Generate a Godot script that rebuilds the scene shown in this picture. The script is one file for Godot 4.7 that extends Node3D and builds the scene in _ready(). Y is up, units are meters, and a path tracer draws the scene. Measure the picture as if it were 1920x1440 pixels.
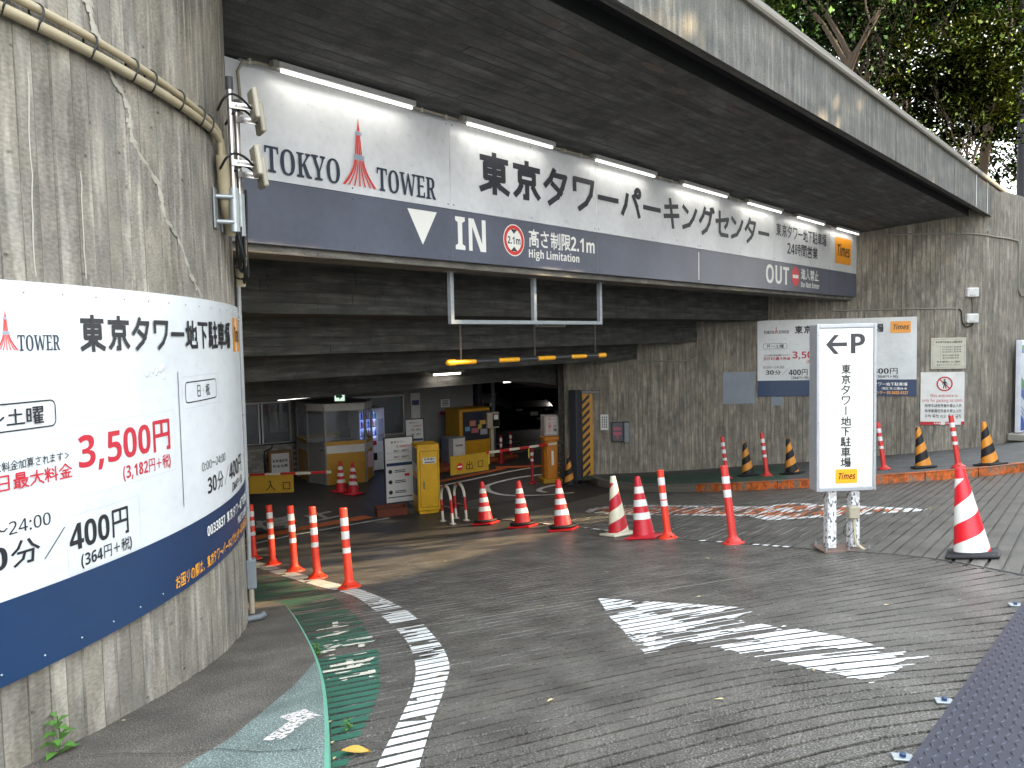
extends Node3D
# Garage entrance under a concrete overhang. u = along the facade, v = into the garage, h = height against the eye.
const OFF := 3.55
const FLOOR := -3.55
const CU := -0.913
const CV := 7.368
const CR := 4.26
var M := {}
var G := {}
var rng = RandomNumberGenerator.new()
var fonts := {}

func W(u, v, h) -> Vector3:
	return Vector3(u, h + OFF, -v)

func gh(u, v) -> float:
	var p: float = -(1.24 + 0.054 * clampf(u, -8.0, 26.0) + 0.157 * clampf(v, -10.0, 60.0))
	var k := 0.35
	var d: float = clampf(0.5 + 0.5 * (p - FLOOR) / k, 0.0, 1.0)
	return lerpf(FLOOR, p, d) + k * d * (1.0 - d)

func Wg(u, v, up := 0.0) -> Vector3:
	return W(u, v, gh(u, v) + up)

func gnorm(u, v) -> Vector3:
	var e := 0.2
	return Vector3((gh(u - e, v) - gh(u + e, v)) / (2 * e), 1.0, -(gh(u, v - e) - gh(u, v + e)) / (2 * e)).normalized()

func facing(fu, fv) -> float:
	return atan2(fu, -fv)

class MB:
	var v := PackedVector3Array()
	var n := PackedVector3Array()
	var t := PackedVector2Array()
	var c := PackedColorArray()
	var col := Color.WHITE
	func vert(p: Vector3, nn: Vector3, uv: Vector2) -> void:
		v.append(p); n.append(nn); t.append(uv); c.append(col)
	func tri(a: Vector3, b: Vector3, d: Vector3, out: Vector3, ua := Vector2.ZERO, ub := Vector2.ZERO, ud := Vector2.ZERO) -> void:
		var nn := (d - a).cross(b - a)
		if nn.length_squared() < 1e-16:
			return
		nn = nn.normalized()
		if nn.dot(out) < 0.0:
			nn = -nn
			vert(a, nn, ua); vert(d, nn, ud); vert(b, nn, ub)
		else:
			vert(a, nn, ua); vert(b, nn, ub); vert(d, nn, ud)
	func quad(a: Vector3, b: Vector3, d: Vector3, e: Vector3, out: Vector3, ua := Vector2.ZERO, ub := Vector2.ZERO, ud := Vector2.ZERO, ue := Vector2.ZERO) -> void:
		tri(a, b, d, out, ua, ub, ud)
		tri(a, d, e, out, ua, ud, ue)
	func stri(a: Vector3, b: Vector3, d: Vector3, na: Vector3, nb: Vector3, nd: Vector3, ua := Vector2.ZERO, ub := Vector2.ZERO, ud := Vector2.ZERO) -> void:
		if (d - a).cross(b - a).dot(na + nb + nd) < 0.0:
			vert(a, na, ua); vert(d, nd, ud); vert(b, nb, ub)
		else:
			vert(a, na, ua); vert(b, nb, ub); vert(d, nd, ud)
	func squad(a: Vector3, b: Vector3, d: Vector3, e: Vector3, na: Vector3, nb: Vector3, nd: Vector3, ne: Vector3, ua := Vector2.ZERO, ub := Vector2.ZERO, ud := Vector2.ZERO, ue := Vector2.ZERO) -> void:
		stri(a, b, d, na, nb, nd, ua, ub, ud)
		stri(a, d, e, na, nd, ne, ua, ud, ue)
	# box with chamfered edges; centre, size, in the frame x (basis)
	func box(ctr: Vector3, size: Vector3, ch := 0.0, x := Basis.IDENTITY) -> void:
		var hs := size * 0.5
		ch = minf(ch, minf(hs.x, minf(hs.y, hs.z)) * 0.9)
		for ax in 3:
			for sg in [-1.0, 1.0]:
				var a1 := (ax + 1) % 3
				var a2 := (ax + 2) % 3
				var pts := []
				for q in [[-1, -1], [1, -1], [1, 1], [-1, 1]]:
					var p := Vector3.ZERO
					p[ax] = sg * hs[ax]
					p[a1] = q[0] * (hs[a1] - ch)
					p[a2] = q[1] * (hs[a2] - ch)
					pts.append(ctr + x * p)
				var o := Vector3.ZERO
				o[ax] = sg
				quad(pts[0], pts[1], pts[2], pts[3], x * o, Vector2(0, 0), Vector2(1, 0), Vector2(1, 1), Vector2(0, 1))
		if ch > 0.0:
			for ax in 3:
				var a1 := (ax + 1) % 3
				var a2 := (ax + 2) % 3
				for s1 in [-1.0, 1.0]:
					for s2 in [-1.0, 1.0]:
						var pts := []
						for q in [[-1.0, 0], [1.0, 0], [1.0, 1], [-1.0, 1]]:
							var p := Vector3.ZERO
							p[ax] = q[0] * (hs[ax] - ch)
							p[a1] = s1 * (hs[a1] - (ch if q[1] == 1 else 0.0))
							p[a2] = s2 * (hs[a2] - (ch if q[1] == 0 else 0.0))
							pts.append(ctr + x * p)
						var o := Vector3.ZERO
						o[a1] = s1; o[a2] = s2
						quad(pts[0], pts[1], pts[2], pts[3], x * o)
			for sx in [-1.0, 1.0]:
				for sy in [-1.0, 1.0]:
					for sz in [-1.0, 1.0]:
						var o := Vector3(sx, sy, sz)
						var k := o * hs
						tri(ctr + x * (k - Vector3(0, sy * ch, sz * ch)), ctr + x * (k - Vector3(sx * ch, 0, sz * ch)), ctr + x * (k - Vector3(sx * ch, sy * ch, 0)), x * o)
	# surface of revolution about y; prof: array of Vector2(radius, y)
	func lathe(prof: Array, seg := 24, at := Vector3.ZERO, x := Basis.IDENTITY, sharp := true) -> void:
		for i in prof.size() - 1:
			var p: Vector2 = prof[i]
			var q: Vector2 = prof[i + 1]
			var d := q - p
			if d.length() < 1e-6:
				continue
			var nr := Vector2(d.y, -d.x).normalized()
			for k in seg:
				var a0 := TAU * k / seg
				var a1 := TAU * (k + 1) / seg
				var c0 := Vector3(cos(a0), 0, sin(a0))
				var c1 := Vector3(cos(a1), 0, sin(a1))
				var n0 := x * (c0 * nr.x + Vector3.UP * nr.y)
				var n1 := x * (c1 * nr.x + Vector3.UP * nr.y)
				var A := at + x * (c0 * p.x + Vector3.UP * p.y)
				var B := at + x * (c1 * p.x + Vector3.UP * p.y)
				var C := at + x * (c1 * q.x + Vector3.UP * q.y)
				var D := at + x * (c0 * q.x + Vector3.UP * q.y)
				if p.x < 1e-5:
					stri(A, C, D, n0, n1, n0)
				elif q.x < 1e-5:
					stri(A, B, C, n0, n1, n1)
				else:
					squad(A, B, C, D, n0, n1, n1, n0)
	# round tube along points with radius (number or array)
	func tube(pts: Array, r, seg := 10, caps := true) -> void:
		var up := Vector3.UP
		var rings := []
		var norms := []
		var last := Vector3.ZERO
		for i in pts.size():
			var d: Vector3 = (pts[mini(i + 1, pts.size() - 1)] - pts[maxi(i - 1, 0)]).normalized()
			var s := last
			if i == 0:
				s = d.cross(Vector3.UP if absf(d.y) < 0.9 else Vector3.RIGHT).normalized()
			else:
				s = (last - d * last.dot(d)).normalized()
			last = s
			var b := d.cross(s)
			var ring := []
			var nn := []
			var rr: float = r[i] if r is Array else r
			for k in seg:
				var a := TAU * k / seg
				var o := s * cos(a) + b * sin(a)
				ring.append(pts[i] + o * rr)
				nn.append(o)
			rings.append(ring); norms.append(nn)
		var run := 0.0
		for i in pts.size() - 1:
			var l: float = (pts[i + 1] - pts[i]).length()
			for k in seg:
				var k2 := (k + 1) % seg
				squad(rings[i][k], rings[i][k2], rings[i + 1][k2], rings[i + 1][k], norms[i][k], norms[i][k2], norms[i + 1][k2], norms[i + 1][k], Vector2(float(k) / seg, run), Vector2(float(k + 1) / seg, run), Vector2(float(k + 1) / seg, run + l), Vector2(float(k) / seg, run + l))
			run += l
		if caps:
			for e in [0, pts.size() - 1]:
				var o: Vector3 = pts[0] - pts[1] if e == 0 else pts[e] - pts[e - 1]
				for k in seg:
					tri(pts[e], rings[e][k], rings[e][(k + 1) % seg], o)
	# flat polygon (convex or not) given as 2d points with a mapper
	func poly(p2: PackedVector2Array, f: Callable, out: Vector3) -> void:
		var idx := Geometry2D.triangulate_polygon(p2)
		for i in range(0, idx.size(), 3):
			tri(f.call(p2[idx[i]]), f.call(p2[idx[i + 1]]), f.call(p2[idx[i + 2]]), out, p2[idx[i]], p2[idx[i + 1]], p2[idx[i + 2]])
	func mesh(shift := Vector3.ZERO) -> ArrayMesh:
		var m := ArrayMesh.new()
		if v.size() == 0:
			return m
		if shift != Vector3.ZERO:
			for i in v.size():
				v[i] -= shift
		var a := []
		a.resize(Mesh.ARRAY_MAX)
		a[Mesh.ARRAY_VERTEX] = v
		a[Mesh.ARRAY_NORMAL] = n
		a[Mesh.ARRAY_TEX_UV] = t
		a[Mesh.ARRAY_COLOR] = c
		m.add_surface_from_arrays(Mesh.PRIMITIVE_TRIANGLES, a)
		return m

# ---------- nodes ----------
var taken := {}
func numbered(s: String) -> String:
	if not taken.has(s):
		taken[s] = 0
		return s
	taken[s] += 1
	return "%s_%03d" % [s, taken[s]]

func thing(called: String, label: String, category: String, at := Vector3.ZERO, turn := 0.0, group := "") -> Node3D:
	var o := Node3D.new()
	o.name = numbered(called)
	add_child(o)
	o.position = at
	o.rotation.y = turn
	o.set_meta("label", label)
	o.set_meta("category", category)
	if group != "":
		o.set_meta("group", group)
	return o

func part(parent: Node, called: String, mb, material: Material, world := false) -> MeshInstance3D:
	var o := MeshInstance3D.new()
	o.name = called
	if mb is MB:
		o.mesh = mb.mesh(parent.position if world else Vector3.ZERO)
	else:
		o.mesh = mb
	o.material_override = material
	parent.add_child(o, true)
	return o

func sub(parent: MeshInstance3D, called: String, mb, material: Material, world := false) -> MeshInstance3D:
	var o := MeshInstance3D.new()
	o.name = called
	if mb is MB:
		o.mesh = mb.mesh((parent.get_parent() as Node3D).position if world else Vector3.ZERO)
	else:
		o.mesh = mb
	o.material_override = material
	parent.add_child(o, true)
	return o

func struct(called: String, mb, material: Material) -> MeshInstance3D:
	var o := MeshInstance3D.new()
	o.name = numbered(called)
	o.mesh = mb.mesh()
	o.material_override = material
	add_child(o)
	o.set_meta("kind", "structure")
	return o

func single(called: String, label: String, category: String, mb, material: Material, group := "") -> MeshInstance3D:
	var o := MeshInstance3D.new()
	o.name = numbered(called)
	o.mesh = mb.mesh()
	o.material_override = material
	add_child(o)
	o.set_meta("label", label)
	o.set_meta("category", category)
	if group != "":
		o.set_meta("group", group)
	return o

func dup(o: Node3D, label: String) -> Node3D:
	var r: Node3D = o.duplicate()
	r.name = numbered(String(o.name))
	add_child(r)
	r.set_meta("label", label)
	return r

func stand(o: Node3D, u: float, v: float, yaw: float, up := 0.0) -> void:
	# upright on the sloping ground
	var y := gnorm(u, v)
	var z := Vector3(sin(yaw), 0, cos(yaw))
	var x := y.cross(z).normalized()
	z = x.cross(y).normalized()
	o.transform = Transform3D(Basis(x, y, z), Wg(u, v, up))

func bx(ctr: Vector3, size: Vector3, ch := 0.0) -> MB:
	var m := MB.new()
	m.box(ctr, size, ch)
	return m

func tb(pts: Array, r, seg := 10) -> MB:
	var m := MB.new()
	m.tube(pts, r, seg)
	return m

func lt(prof: Array, seg := 24, at := Vector3.ZERO) -> MB:
	var m := MB.new()
	m.lathe(prof, seg, at)
	return m

# smooth curve through points
func smooth_path(pts: Array, n := 6) -> Array:
	var out := []
	for i in pts.size() - 1:
		var p0 = pts[maxi(i - 1, 0)]
		var p1 = pts[i]
		var p2 = pts[i + 1]
		var p3 = pts[mini(i + 2, pts.size() - 1)]
		for k in n:
			var t := float(k) / n
			out.append(0.5 * (2.0 * p1 + (p2 - p0) * t + (2.0 * p0 - 5.0 * p1 + 4.0 * p2 - p3) * t * t + (3.0 * p1 - p0 - 3.0 * p2 + p3) * t * t * t))
	out.append(pts[pts.size() - 1])
	return out

# ---------- materials ----------
func seam_image(seed_: int, freq: float, w: int, h: int, oct := 4, kind := FastNoiseLite.TYPE_SIMPLEX_SMOOTH) -> PackedByteArray:
	var f := FastNoiseLite.new()
	f.seed = seed_
	f.frequency = freq
	f.noise_type = kind
	f.fractal_octaves = oct
	var im := f.get_seamless_image(w, h)
	im.convert(Image.FORMAT_L8)
	return im.get_data()

func stretch_image(seed_: int, freq: float, w0: int, h0: int, w: int, h: int, oct := 3) -> PackedByteArray:
	var f := FastNoiseLite.new()
	f.seed = seed_
	f.frequency = freq
	f.fractal_octaves = oct
	var im := f.get_seamless_image(w0, h0)
	im.convert(Image.FORMAT_L8)
	im.resize(w, h, Image.INTERPOLATE_CUBIC)
	return im.get_data()

func tex_from(bytes: PackedByteArray, w: int, h: int) -> ImageTexture:
	var im := Image.create_from_data(w, h, false, Image.FORMAT_RGB8, bytes)
	im.generate_mipmaps()
	return ImageTexture.create_from_image(im)

func make_textures() -> void:
	# board-marked concrete: runs of lime and dirt down the boards, blotches, pores, knots
	var w := 512
	var h := 1024
	var streak := stretch_image(3, 0.05, 512, 48, w, h, 4)
	var blot := seam_image(5, 0.006, w, h, 4)
	var fine := seam_image(7, 0.16, w, h, 3)
	var grain := stretch_image(13, 0.16, 512, 128, w, h, 3)
	var spot := seam_image(9, 0.03, w, h, 2, FastNoiseLite.TYPE_CELLULAR)
	var b := PackedByteArray()
	b.resize(w * h * 3)
	for i in w * h:
		var s := streak[i] / 255.0
		var l := blot[i] / 255.0
		var g := 0.575 + (l - 0.5) * 0.16 + (fine[i] / 255.0 - 0.5) * 0.17 + (grain[i] / 255.0 - 0.5) * 0.08
		g += clampf((s - 0.60) * 0.7, 0.0, 0.11)
		g -= clampf((0.40 - s) * 0.5, 0.0, 0.07)
		if spot[i] < 34:
			g -= (34 - spot[i]) * 0.009
		var warm := 0.024 + (l - 0.5) * 0.02
		b[i * 3] = int(clampf(g + warm, 0, 1) * 255)
		b[i * 3 + 1] = int(clampf(g + 0.004, 0, 1) * 255)
		b[i * 3 + 2] = int(clampf(g - warm * 1.5, 0, 1) * 255)
	M.t_conc = tex_from(b, w, h)
	# asphalt and worn concrete: aggregate grains
	w = 1024; h = 1024
	var ag := seam_image(21, 0.19, w, h, 3)
	var ag2 := seam_image(23, 0.09, w, h, 2, FastNoiseLite.TYPE_CELLULAR)
	var bl := seam_image(25, 0.004, w, h, 5)
	b = PackedByteArray()
	b.resize(w * h * 3)
	var hb := PackedByteArray()
	hb.resize(w * h * 3)
	for i in w * h:
		var a := ag[i] / 255.0
		var g := 0.55 + (a - 0.5) * 0.62 + (bl[i] / 255.0 - 0.5) * 0.20 + (ag2[i] / 255.0 - 0.4) * 0.14
		if a > 0.74:
			g += 0.16
		g = clampf(g, 0.05, 1.0)
		b[i * 3] = int(clampf(g * 1.0, 0, 1) * 255)
		b[i * 3 + 1] = int(clampf(g * 0.985, 0, 1) * 255)
		b[i * 3 + 2] = int(clampf(g * 0.95, 0, 1) * 255)
		var hh := int(clampf(a * 0.7 + ag2[i] / 255.0 * 0.3, 0, 1) * 255)
		hb[i * 3] = hh; hb[i * 3 + 1] = hh; hb[i * 3 + 2] = hh
	M.t_asph = tex_from(b, w, h)
	var him := Image.create_from_data(w, h, false, Image.FORMAT_RGB8, hb)
	him.bump_map_to_normal_map(3.0)
	him.generate_mipmaps()
	M.t_bump = ImageTexture.create_from_image(him)
	# light soiling for painted and plastic things
	w = 256; h = 256
	var q1 := seam_image(31, 0.012, w, h, 5)
	var q2 := seam_image(33, 0.1, w, h, 3)
	b = PackedByteArray()
	b.resize(w * h * 3)
	for i in w * h:
		var g := 0.95 + (q1[i] / 255.0 - 0.5) * 0.10 + (q2[i] / 255.0 - 0.5) * 0.05
		if q2[i] < 40:
			g -= 0.05
		b[i * 3] = int(clampf(g, 0, 1) * 255)
		b[i * 3 + 1] = int(clampf(g * 0.995, 0, 1) * 255)
		b[i * 3 + 2] = int(clampf(g * 0.98, 0, 1) * 255)
	M.t_grime = tex_from(b, w, h)
	# flaking orange kerb paint over concrete
	w = 512; h = 256
	var f1 := seam_image(41, 0.014, w, h, 5)
	var f2 := seam_image(43, 0.09, w, h, 4)
	b = PackedByteArray()
	b.resize(w * h * 3)
	for i in w * h:
		var k := f1[i] / 255.0
		var g := f2[i] / 255.0
		var c := Color(0.80, 0.38, 0.10).darkened((g - 0.3) * 0.5)
		if k > 0.60 + (g - 0.5) * 0.2:
			c = Color(0.47, 0.42, 0.36).darkened((g - 0.4) * 0.6)
		elif k < 0.36:
			c = Color(0.62, 0.33, 0.12).darkened((g - 0.2) * 0.6)
		b[i * 3] = int(clampf(c.r, 0, 1) * 255)
		b[i * 3 + 1] = int(clampf(c.g, 0, 1) * 255)
		b[i * 3 + 2] = int(clampf(c.b, 0, 1) * 255)
	M.t_flake = tex_from(b, w, h)
	# chipped white paint on steel posts
	b = PackedByteArray()
	w = 128; h = 256
	var e1 := stretch_image(51, 0.06, 128, 96, w, h, 4)
	b.resize(w * h * 3)
	for i in w * h:
		var c := Color(0.80, 0.80, 0.80)
		if e1[i] > 168:
			c = Color(0.22, 0.23, 0.25)
		elif e1[i] < 80:
			c = Color(0.68, 0.67, 0.66)
		b[i * 3] = int(c.r * 255); b[i * 3 + 1] = int(c.g * 255); b[i * 3 + 2] = int(c.b * 255)
	M.t_chip = tex_from(b, w, h)

func mat(key: String, c: Color, rough := 0.6, metal := 0.0, grime := 0.0) -> StandardMaterial3D:
	var k := key
	if M.has(k):
		return M[k]
	var m := StandardMaterial3D.new()
	m.albedo_color = c
	m.roughness = rough
	m.metallic = metal
	if grime > 0.0:
		m.albedo_texture = M.t_grime
		m.uv1_triplanar = true
		m.uv1_world_triplanar = true
		m.uv1_scale = Vector3.ONE * grime
	M[k] = m
	return m

func conc(key: String, tint: Color, scale := 1.0, rough := 0.9) -> StandardMaterial3D:
	if M.has(key):
		return M[key]
	var m := StandardMaterial3D.new()
	m.albedo_color = tint
	m.albedo_texture = M.t_conc
	m.vertex_color_use_as_albedo = true
	m.roughness = rough
	m.uv1_scale = Vector3(scale, scale, 1)
	M[key] = m
	return m

func asph(key: String, tint: Color, scale := 1.0, rough := 0.8, bump := 0.6) -> StandardMaterial3D:
	if M.has(key):
		return M[key]
	var m := StandardMaterial3D.new()
	m.albedo_color = tint
	m.albedo_texture = M.t_asph
	m.vertex_color_use_as_albedo = true
	m.roughness = rough
	m.normal_enabled = bump > 0.0
	m.normal_texture = M.t_bump
	m.normal_scale = bump
	m.uv1_scale = Vector3(scale, scale, 1)
	M[key] = m
	return m

func glow(key: String, c: Color, e: float) -> StandardMaterial3D:
	if M.has(key):
		return M[key]
	var m := StandardMaterial3D.new()
	m.albedo_color = Color(0.9, 0.9, 0.9)
	m.emission_enabled = true
	m.emission = c
	m.emission_energy_multiplier = e
	M[key] = m
	return m

func glass(key: String, c: Color, alpha: float) -> StandardMaterial3D:
	if M.has(key):
		return M[key]
	var m := StandardMaterial3D.new()
	m.albedo_color = Color(c.r, c.g, c.b, alpha)
	m.transparency = BaseMaterial3D.TRANSPARENCY_ALPHA
	m.roughness = 0.03
	m.metallic_specular = 0.6
	M[key] = m
	return m

# ---------- lettering ----------
func glyph_data() -> void:
	var d := {
	"東": "10,16 90,16;50,3 50,97;22,30 78,30;22,30 22,62;78,30 78,62;22,46 78,46;22,62 78,62;48,63 34,80 8,92;52,63 66,80 92,92",
	"京": "50,3 50,16;8,18 92,18;26,32 74,32;26,32 26,54;74,32 74,54;26,54 74,54;50,54 50,92 40,92;30,64 22,78 10,90;70,64 80,78 90,88",
	"タ": "42,5 28,30 8,50;36,18 84,18 72,48 54,74 22,95;34,42 68,64",
	"ワ": "14,14 88,14 80,50 60,76 32,94;14,14 14,44",
	"ー": "8,50 92,50",
	"｜": "50,8 50,92",
	"パ": "32,24 24,56 8,84;60,24 78,52 90,84;o 84,13,10",
	"キ": "14,34 84,24;10,64 90,54;42,6 58,96",
	"ン": "12,18 38,34;10,88 48,76 72,52 90,22",
	"グ": "40,6 28,34 8,56;36,22 80,22 68,56 50,80 22,96;78,4 84,16;90,2 97,14",
	"セ": "32,6 32,78 42,88 88,88;8,42 90,28 80,48 68,60",
	"地": "5,34 38,34;22,8 22,78;4,84 40,72;46,44 92,30 92,66 82,66;64,6 64,68;46,24 46,84 54,92 96,92 96,78",
	"下": "6,12 94,12;48,12 48,96;50,38 76,58",
	"馬": "20,8 20,58;20,8 86,8;20,24 78,24;20,40 78,40;20,58 88,58 84,94 72,94;52,8 52,58;14,70 8,92;32,70 36,88;48,70 52,84;64,68 68,78",
	"主": "44,3 58,14;10,24 90,24;16,56 84,56;4,92 96,92;50,24 50,92",
	"駐": "@馬 0,0,48,100;@主 50,0,50,100",
	"車": "10,14 90,14;20,28 80,28;20,28 20,64;80,28 80,64;20,46 80,46;20,64 80,64;4,80 96,80;50,3 50,98",
	"土偏": "8,34 92,34;50,8 50,76;4,84 96,72",
	"場": "@土偏 0,0,38,100;46,6 90,6;46,6 46,40;90,6 90,40;46,23 90,23;46,40 90,40;40,52 98,52;56,52 50,66 38,78;56,64 94,64 90,94 80,94;70,64 60,82 44,96;84,64 78,82 64,96",
	"日": "20,6 80,6;20,6 20,94;80,6 80,94;20,50 80,50;20,92 80,92",
	"寺": "16,14 84,14;50,3 50,30;4,32 96,32;4,52 96,52;70,40 70,94 56,94;24,64 38,80",
	"時": "@日 0,12,36,76;@寺 40,0,60,100",
	"門": "8,6 8,97;8,6 42,6;8,20 42,20;42,6 42,36;8,36 42,36;92,6 92,97;58,6 92,6;58,6 58,36;58,20 92,20;58,36 92,36;92,97 80,97",
	"間": "@門 0,0,100,100;@日 28,46,44,46",
	"営": "20,3 28,18;48,2 50,16;80,3 70,18;8,24 92,24;8,24 8,40;92,24 92,40;28,36 72,36;28,36 28,54;72,36 72,54;28,54 72,54;18,64 82,64;18,64 18,97;82,64 82,97;18,94 82,94;50,54 46,64",
	"業": "38,3 38,22;62,3 62,22;18,8 26,20;82,8 74,20;6,24 94,24;30,28 36,38;70,28 64,38;14,42 86,42;18,54 82,54;6,68 94,68;50,42 50,98;46,70 30,84 6,94;54,70 70,84 94,94",
	"高": "50,2 50,14;6,16 94,16;30,26 70,26;30,26 30,42;70,26 70,42;30,42 70,42;12,54 88,54;12,54 12,98;88,54 88,96 78,96;34,66 66,66;34,66 34,86;66,66 66,86;34,86 66,86",
	"さ": "12,26 86,20;44,4 68,56;68,56 40,54;20,62 20,80 40,92 72,92",
	"制": "16,6 8,24;10,22 60,22;4,42 64,42;34,4 34,98;12,58 56,58;12,58 12,88;56,58 56,86 48,86;74,10 74,70;94,4 94,96 80,96",
	"限": "10,6 10,98;10,6 34,6 22,36 36,60 20,68;48,8 88,8;48,8 48,94;88,8 88,48;48,28 88,28;48,48 88,48;48,94 68,82;60,50 74,78 96,94;90,58 74,70",
	"進": "10,8 22,20;4,40 22,40 22,74;4,90 24,76 50,90 98,90;46,4 32,34;40,24 40,78;44,22 92,22;42,40 90,40;42,58 90,58;42,76 94,76;68,22 68,76;68,4 62,20",
	"入": "34,6 52,8 48,44 32,74 6,94;50,30 64,68 94,94",
	"禁": "6,18 48,18;27,4 27,50;26,22 6,44;28,22 46,40;54,18 96,18;74,4 74,50;72,22 54,44;76,22 96,44;22,58 78,58;8,72 92,72;50,72 50,97 40,97;28,80 18,94;72,80 84,94",
	"止": "50,6 50,92;50,44 84,44;22,36 22,92;4,92 96,92",
	"月": "26,6 78,6;26,6 24,60 10,96;78,6 78,94 66,94;26,34 78,34;26,60 78,60",
	"〜": "6,56 20,42 36,42 60,58 78,60 94,46",
	"土": "16,38 84,38;50,8 50,90;4,90 96,90",
	"曜": "@日 0,10,32,78;40,8 64,8 64,36;40,22 62,20;40,38 64,34;70,8 94,8 94,36;70,22 92,20;70,38 94,34;52,44 42,64;48,54 48,98;50,56 94,56;50,70 90,70;50,83 90,83;48,97 96,97;70,44 70,97",
	"・": "44,50 56,50",
	"祝": "22,3 28,14;4,24 44,24 28,50 4,68;26,46 26,98;34,52 46,66;54,10 90,10;54,10 54,44;90,10 90,44;54,44 90,44;64,44 60,74 44,96;80,44 80,88 84,94 98,94 98,78",
	"円": "10,8 90,8;10,8 10,96;90,8 90,94 78,94;50,8 50,50;10,50 90,50",
	"分": "38,6 26,32 6,50;62,6 74,30 96,50;24,50 76,50 72,92 56,92;48,50 40,76 12,96",
	"税": "36,4 8,14;4,34 46,34;26,12 26,98;24,38 4,70;28,40 44,58;56,4 62,18;90,4 82,20;52,24 92,24;52,24 52,50;92,24 92,50;52,50 92,50;62,50 58,76 44,96;78,50 78,88 84,94 98,94 98,80",
	"＋": "50,16 50,84;16,50 84,50",
	"／": "86,4 14,96",
	"＜": "80,20 24,50 80,80",
	"＞": "20,20 76,50 20,80",
	"当": "50,4 50,36;20,10 30,28;80,10 70,28;14,38 86,38;86,38 86,94;14,66 86,66;10,94 86,94",
	"最": "24,4 76,4;24,4 24,32;76,4 76,32;24,18 76,18;24,32 76,32;4,42 96,42;14,42 14,90;40,42 40,98;14,58 40,58;14,74 40,74;4,92 44,84;54,54 90,54 76,80 50,98;56,60 70,82 96,97",
	"大": "6,36 94,36;50,5 48,44 34,74 6,95;52,40 66,74 95,95",
	"料": "8,14 14,36;42,14 34,36;4,44 48,44;26,4 26,98;24,50 6,80;28,50 46,72;56,18 68,30;54,42 66,54;50,72 98,62;82,4 82,98",
	"金": "50,3 30,24 4,42;50,3 70,24 96,42;28,44 72,44;14,62 86,62;50,44 50,94;26,68 34,86;74,68 66,86;4,94 96,94",
	"加": "4,30 50,30 46,92 34,92;26,4 24,50 6,94;62,20 94,20;62,20 62,92;94,20 94,92;62,86 94,86",
	"算": "20,2 6,18;18,10 46,10;62,2 50,18;60,10 94,10;22,24 78,24;22,24 22,62;78,24 78,62;22,36 78,36;22,48 78,48;22,62 78,62;4,74 96,74;34,64 30,84 12,98;66,64 66,98",
	"れ": "26,6 26,96;8,28 40,24 10,72;28,52 60,22 70,30 66,80 76,90 94,78",
	"ま": "14,24 86,24;18,46 82,46;52,4 52,80 40,92 22,88 20,76 36,70 60,76 84,92",
	"す": "6,24 94,24;58,4 58,60 46,70 34,62 34,48 46,42 58,50 58,72 40,96",
	"は": "16,6 12,50 18,94;38,30 92,30;68,6 68,80 56,92 42,86 44,74 62,72 92,92",
	"お": "8,28 60,26;34,4 34,84 22,90 12,80 20,64 50,48 78,52 88,70 76,88 56,92;72,12 92,30",
	"困": "8,6 92,6;8,6 8,97;92,6 92,97;8,92 92,92;22,36 78,36;50,16 50,86;48,40 24,74;52,40 76,74",
	"り": "28,8 22,44 30,62;68,6 72,50 62,78 36,96",
	"の": "52,14 44,60 28,84 12,74 10,50 24,24 52,14 80,26 90,54 76,82 54,92",
	"際": "10,6 10,98;10,6 32,6 22,34 34,58 20,66;52,4 40,30;46,16 62,16 50,44;66,8 96,8 76,40;64,20 90,44;48,54 88,54;38,68 98,68;68,68 68,97 58,97;50,76 40,92;86,76 96,92",
	"、": "10,70 26,92",
	"等": "20,2 6,18;18,10 46,10;62,2 50,18;60,10 94,10;22,28 78,28;50,20 50,44;4,44 96,44;6,60 94,60;68,50 68,96 54,96;26,70 38,84",
	"出": "50,4 50,94;18,14 18,44;18,44 82,44;82,14 82,44;8,56 8,94;8,94 92,94;92,56 92,94",
	"口": "16,14 84,14;16,14 16,90;84,14 84,90;16,86 84,86",
	"除": "10,6 10,98;10,6 32,6 22,34 34,58 20,66;66,4 54,24 38,40;66,4 80,24 98,40;50,42 84,42;40,58 96,58;68,42 68,96 58,96;52,68 42,88;84,68 94,86",
	"停": "26,4 20,26 4,50;16,34 16,98;62,2 62,14;34,16 96,16;46,24 84,24;46,24 46,40;84,24 84,40;46,40 84,40;36,50 36,62;36,50 96,50;96,50 94,62;46,66 84,66;66,66 66,96 56,96",
	"车": "10,16 90,16;44,4 22,46 86,46;50,30 50,98;4,68 96,68",
	"场": "@土偏 0,0,38,100;46,10 88,10 52,42 94,42 90,92 78,92;66,42 56,66 40,84;80,42 72,70 54,94",
	"使": "26,4 20,26 4,50;16,34 16,98;34,18 96,18;44,32 88,32;44,32 44,54;88,32 88,54;44,54 88,54;66,4 64,60 52,82 32,96;44,66 66,86 96,96",
	"用": "20,8 84,8;20,8 18,60 8,96;84,8 84,94 72,94;20,34 84,34;20,60 84,60;52,8 52,96",
	"者": "16,18 76,18;46,4 46,40;4,40 96,40;84,8 50,44 8,68;32,56 78,56;32,56 32,97;78,56 78,97;32,74 78,74;32,94 78,94",
	"外": "30,4 22,32 4,54;26,22 50,22 42,58 10,96;16,42 34,56;68,4 68,98;70,38 94,58",
	"内": "12,26 12,97;12,26 88,26;88,26 88,95 76,95;50,4 48,44 24,74;50,44 74,70",
	"歩": "50,4 50,40;50,20 80,20;22,16 22,40;4,42 96,42;50,46 50,74;26,52 14,68;74,52 88,66;84,70 50,90 14,97",
	"行": "30,4 8,28;34,28 4,58;20,46 20,98;48,14 94,14;42,42 98,42;74,42 74,94 60,94",
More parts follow.
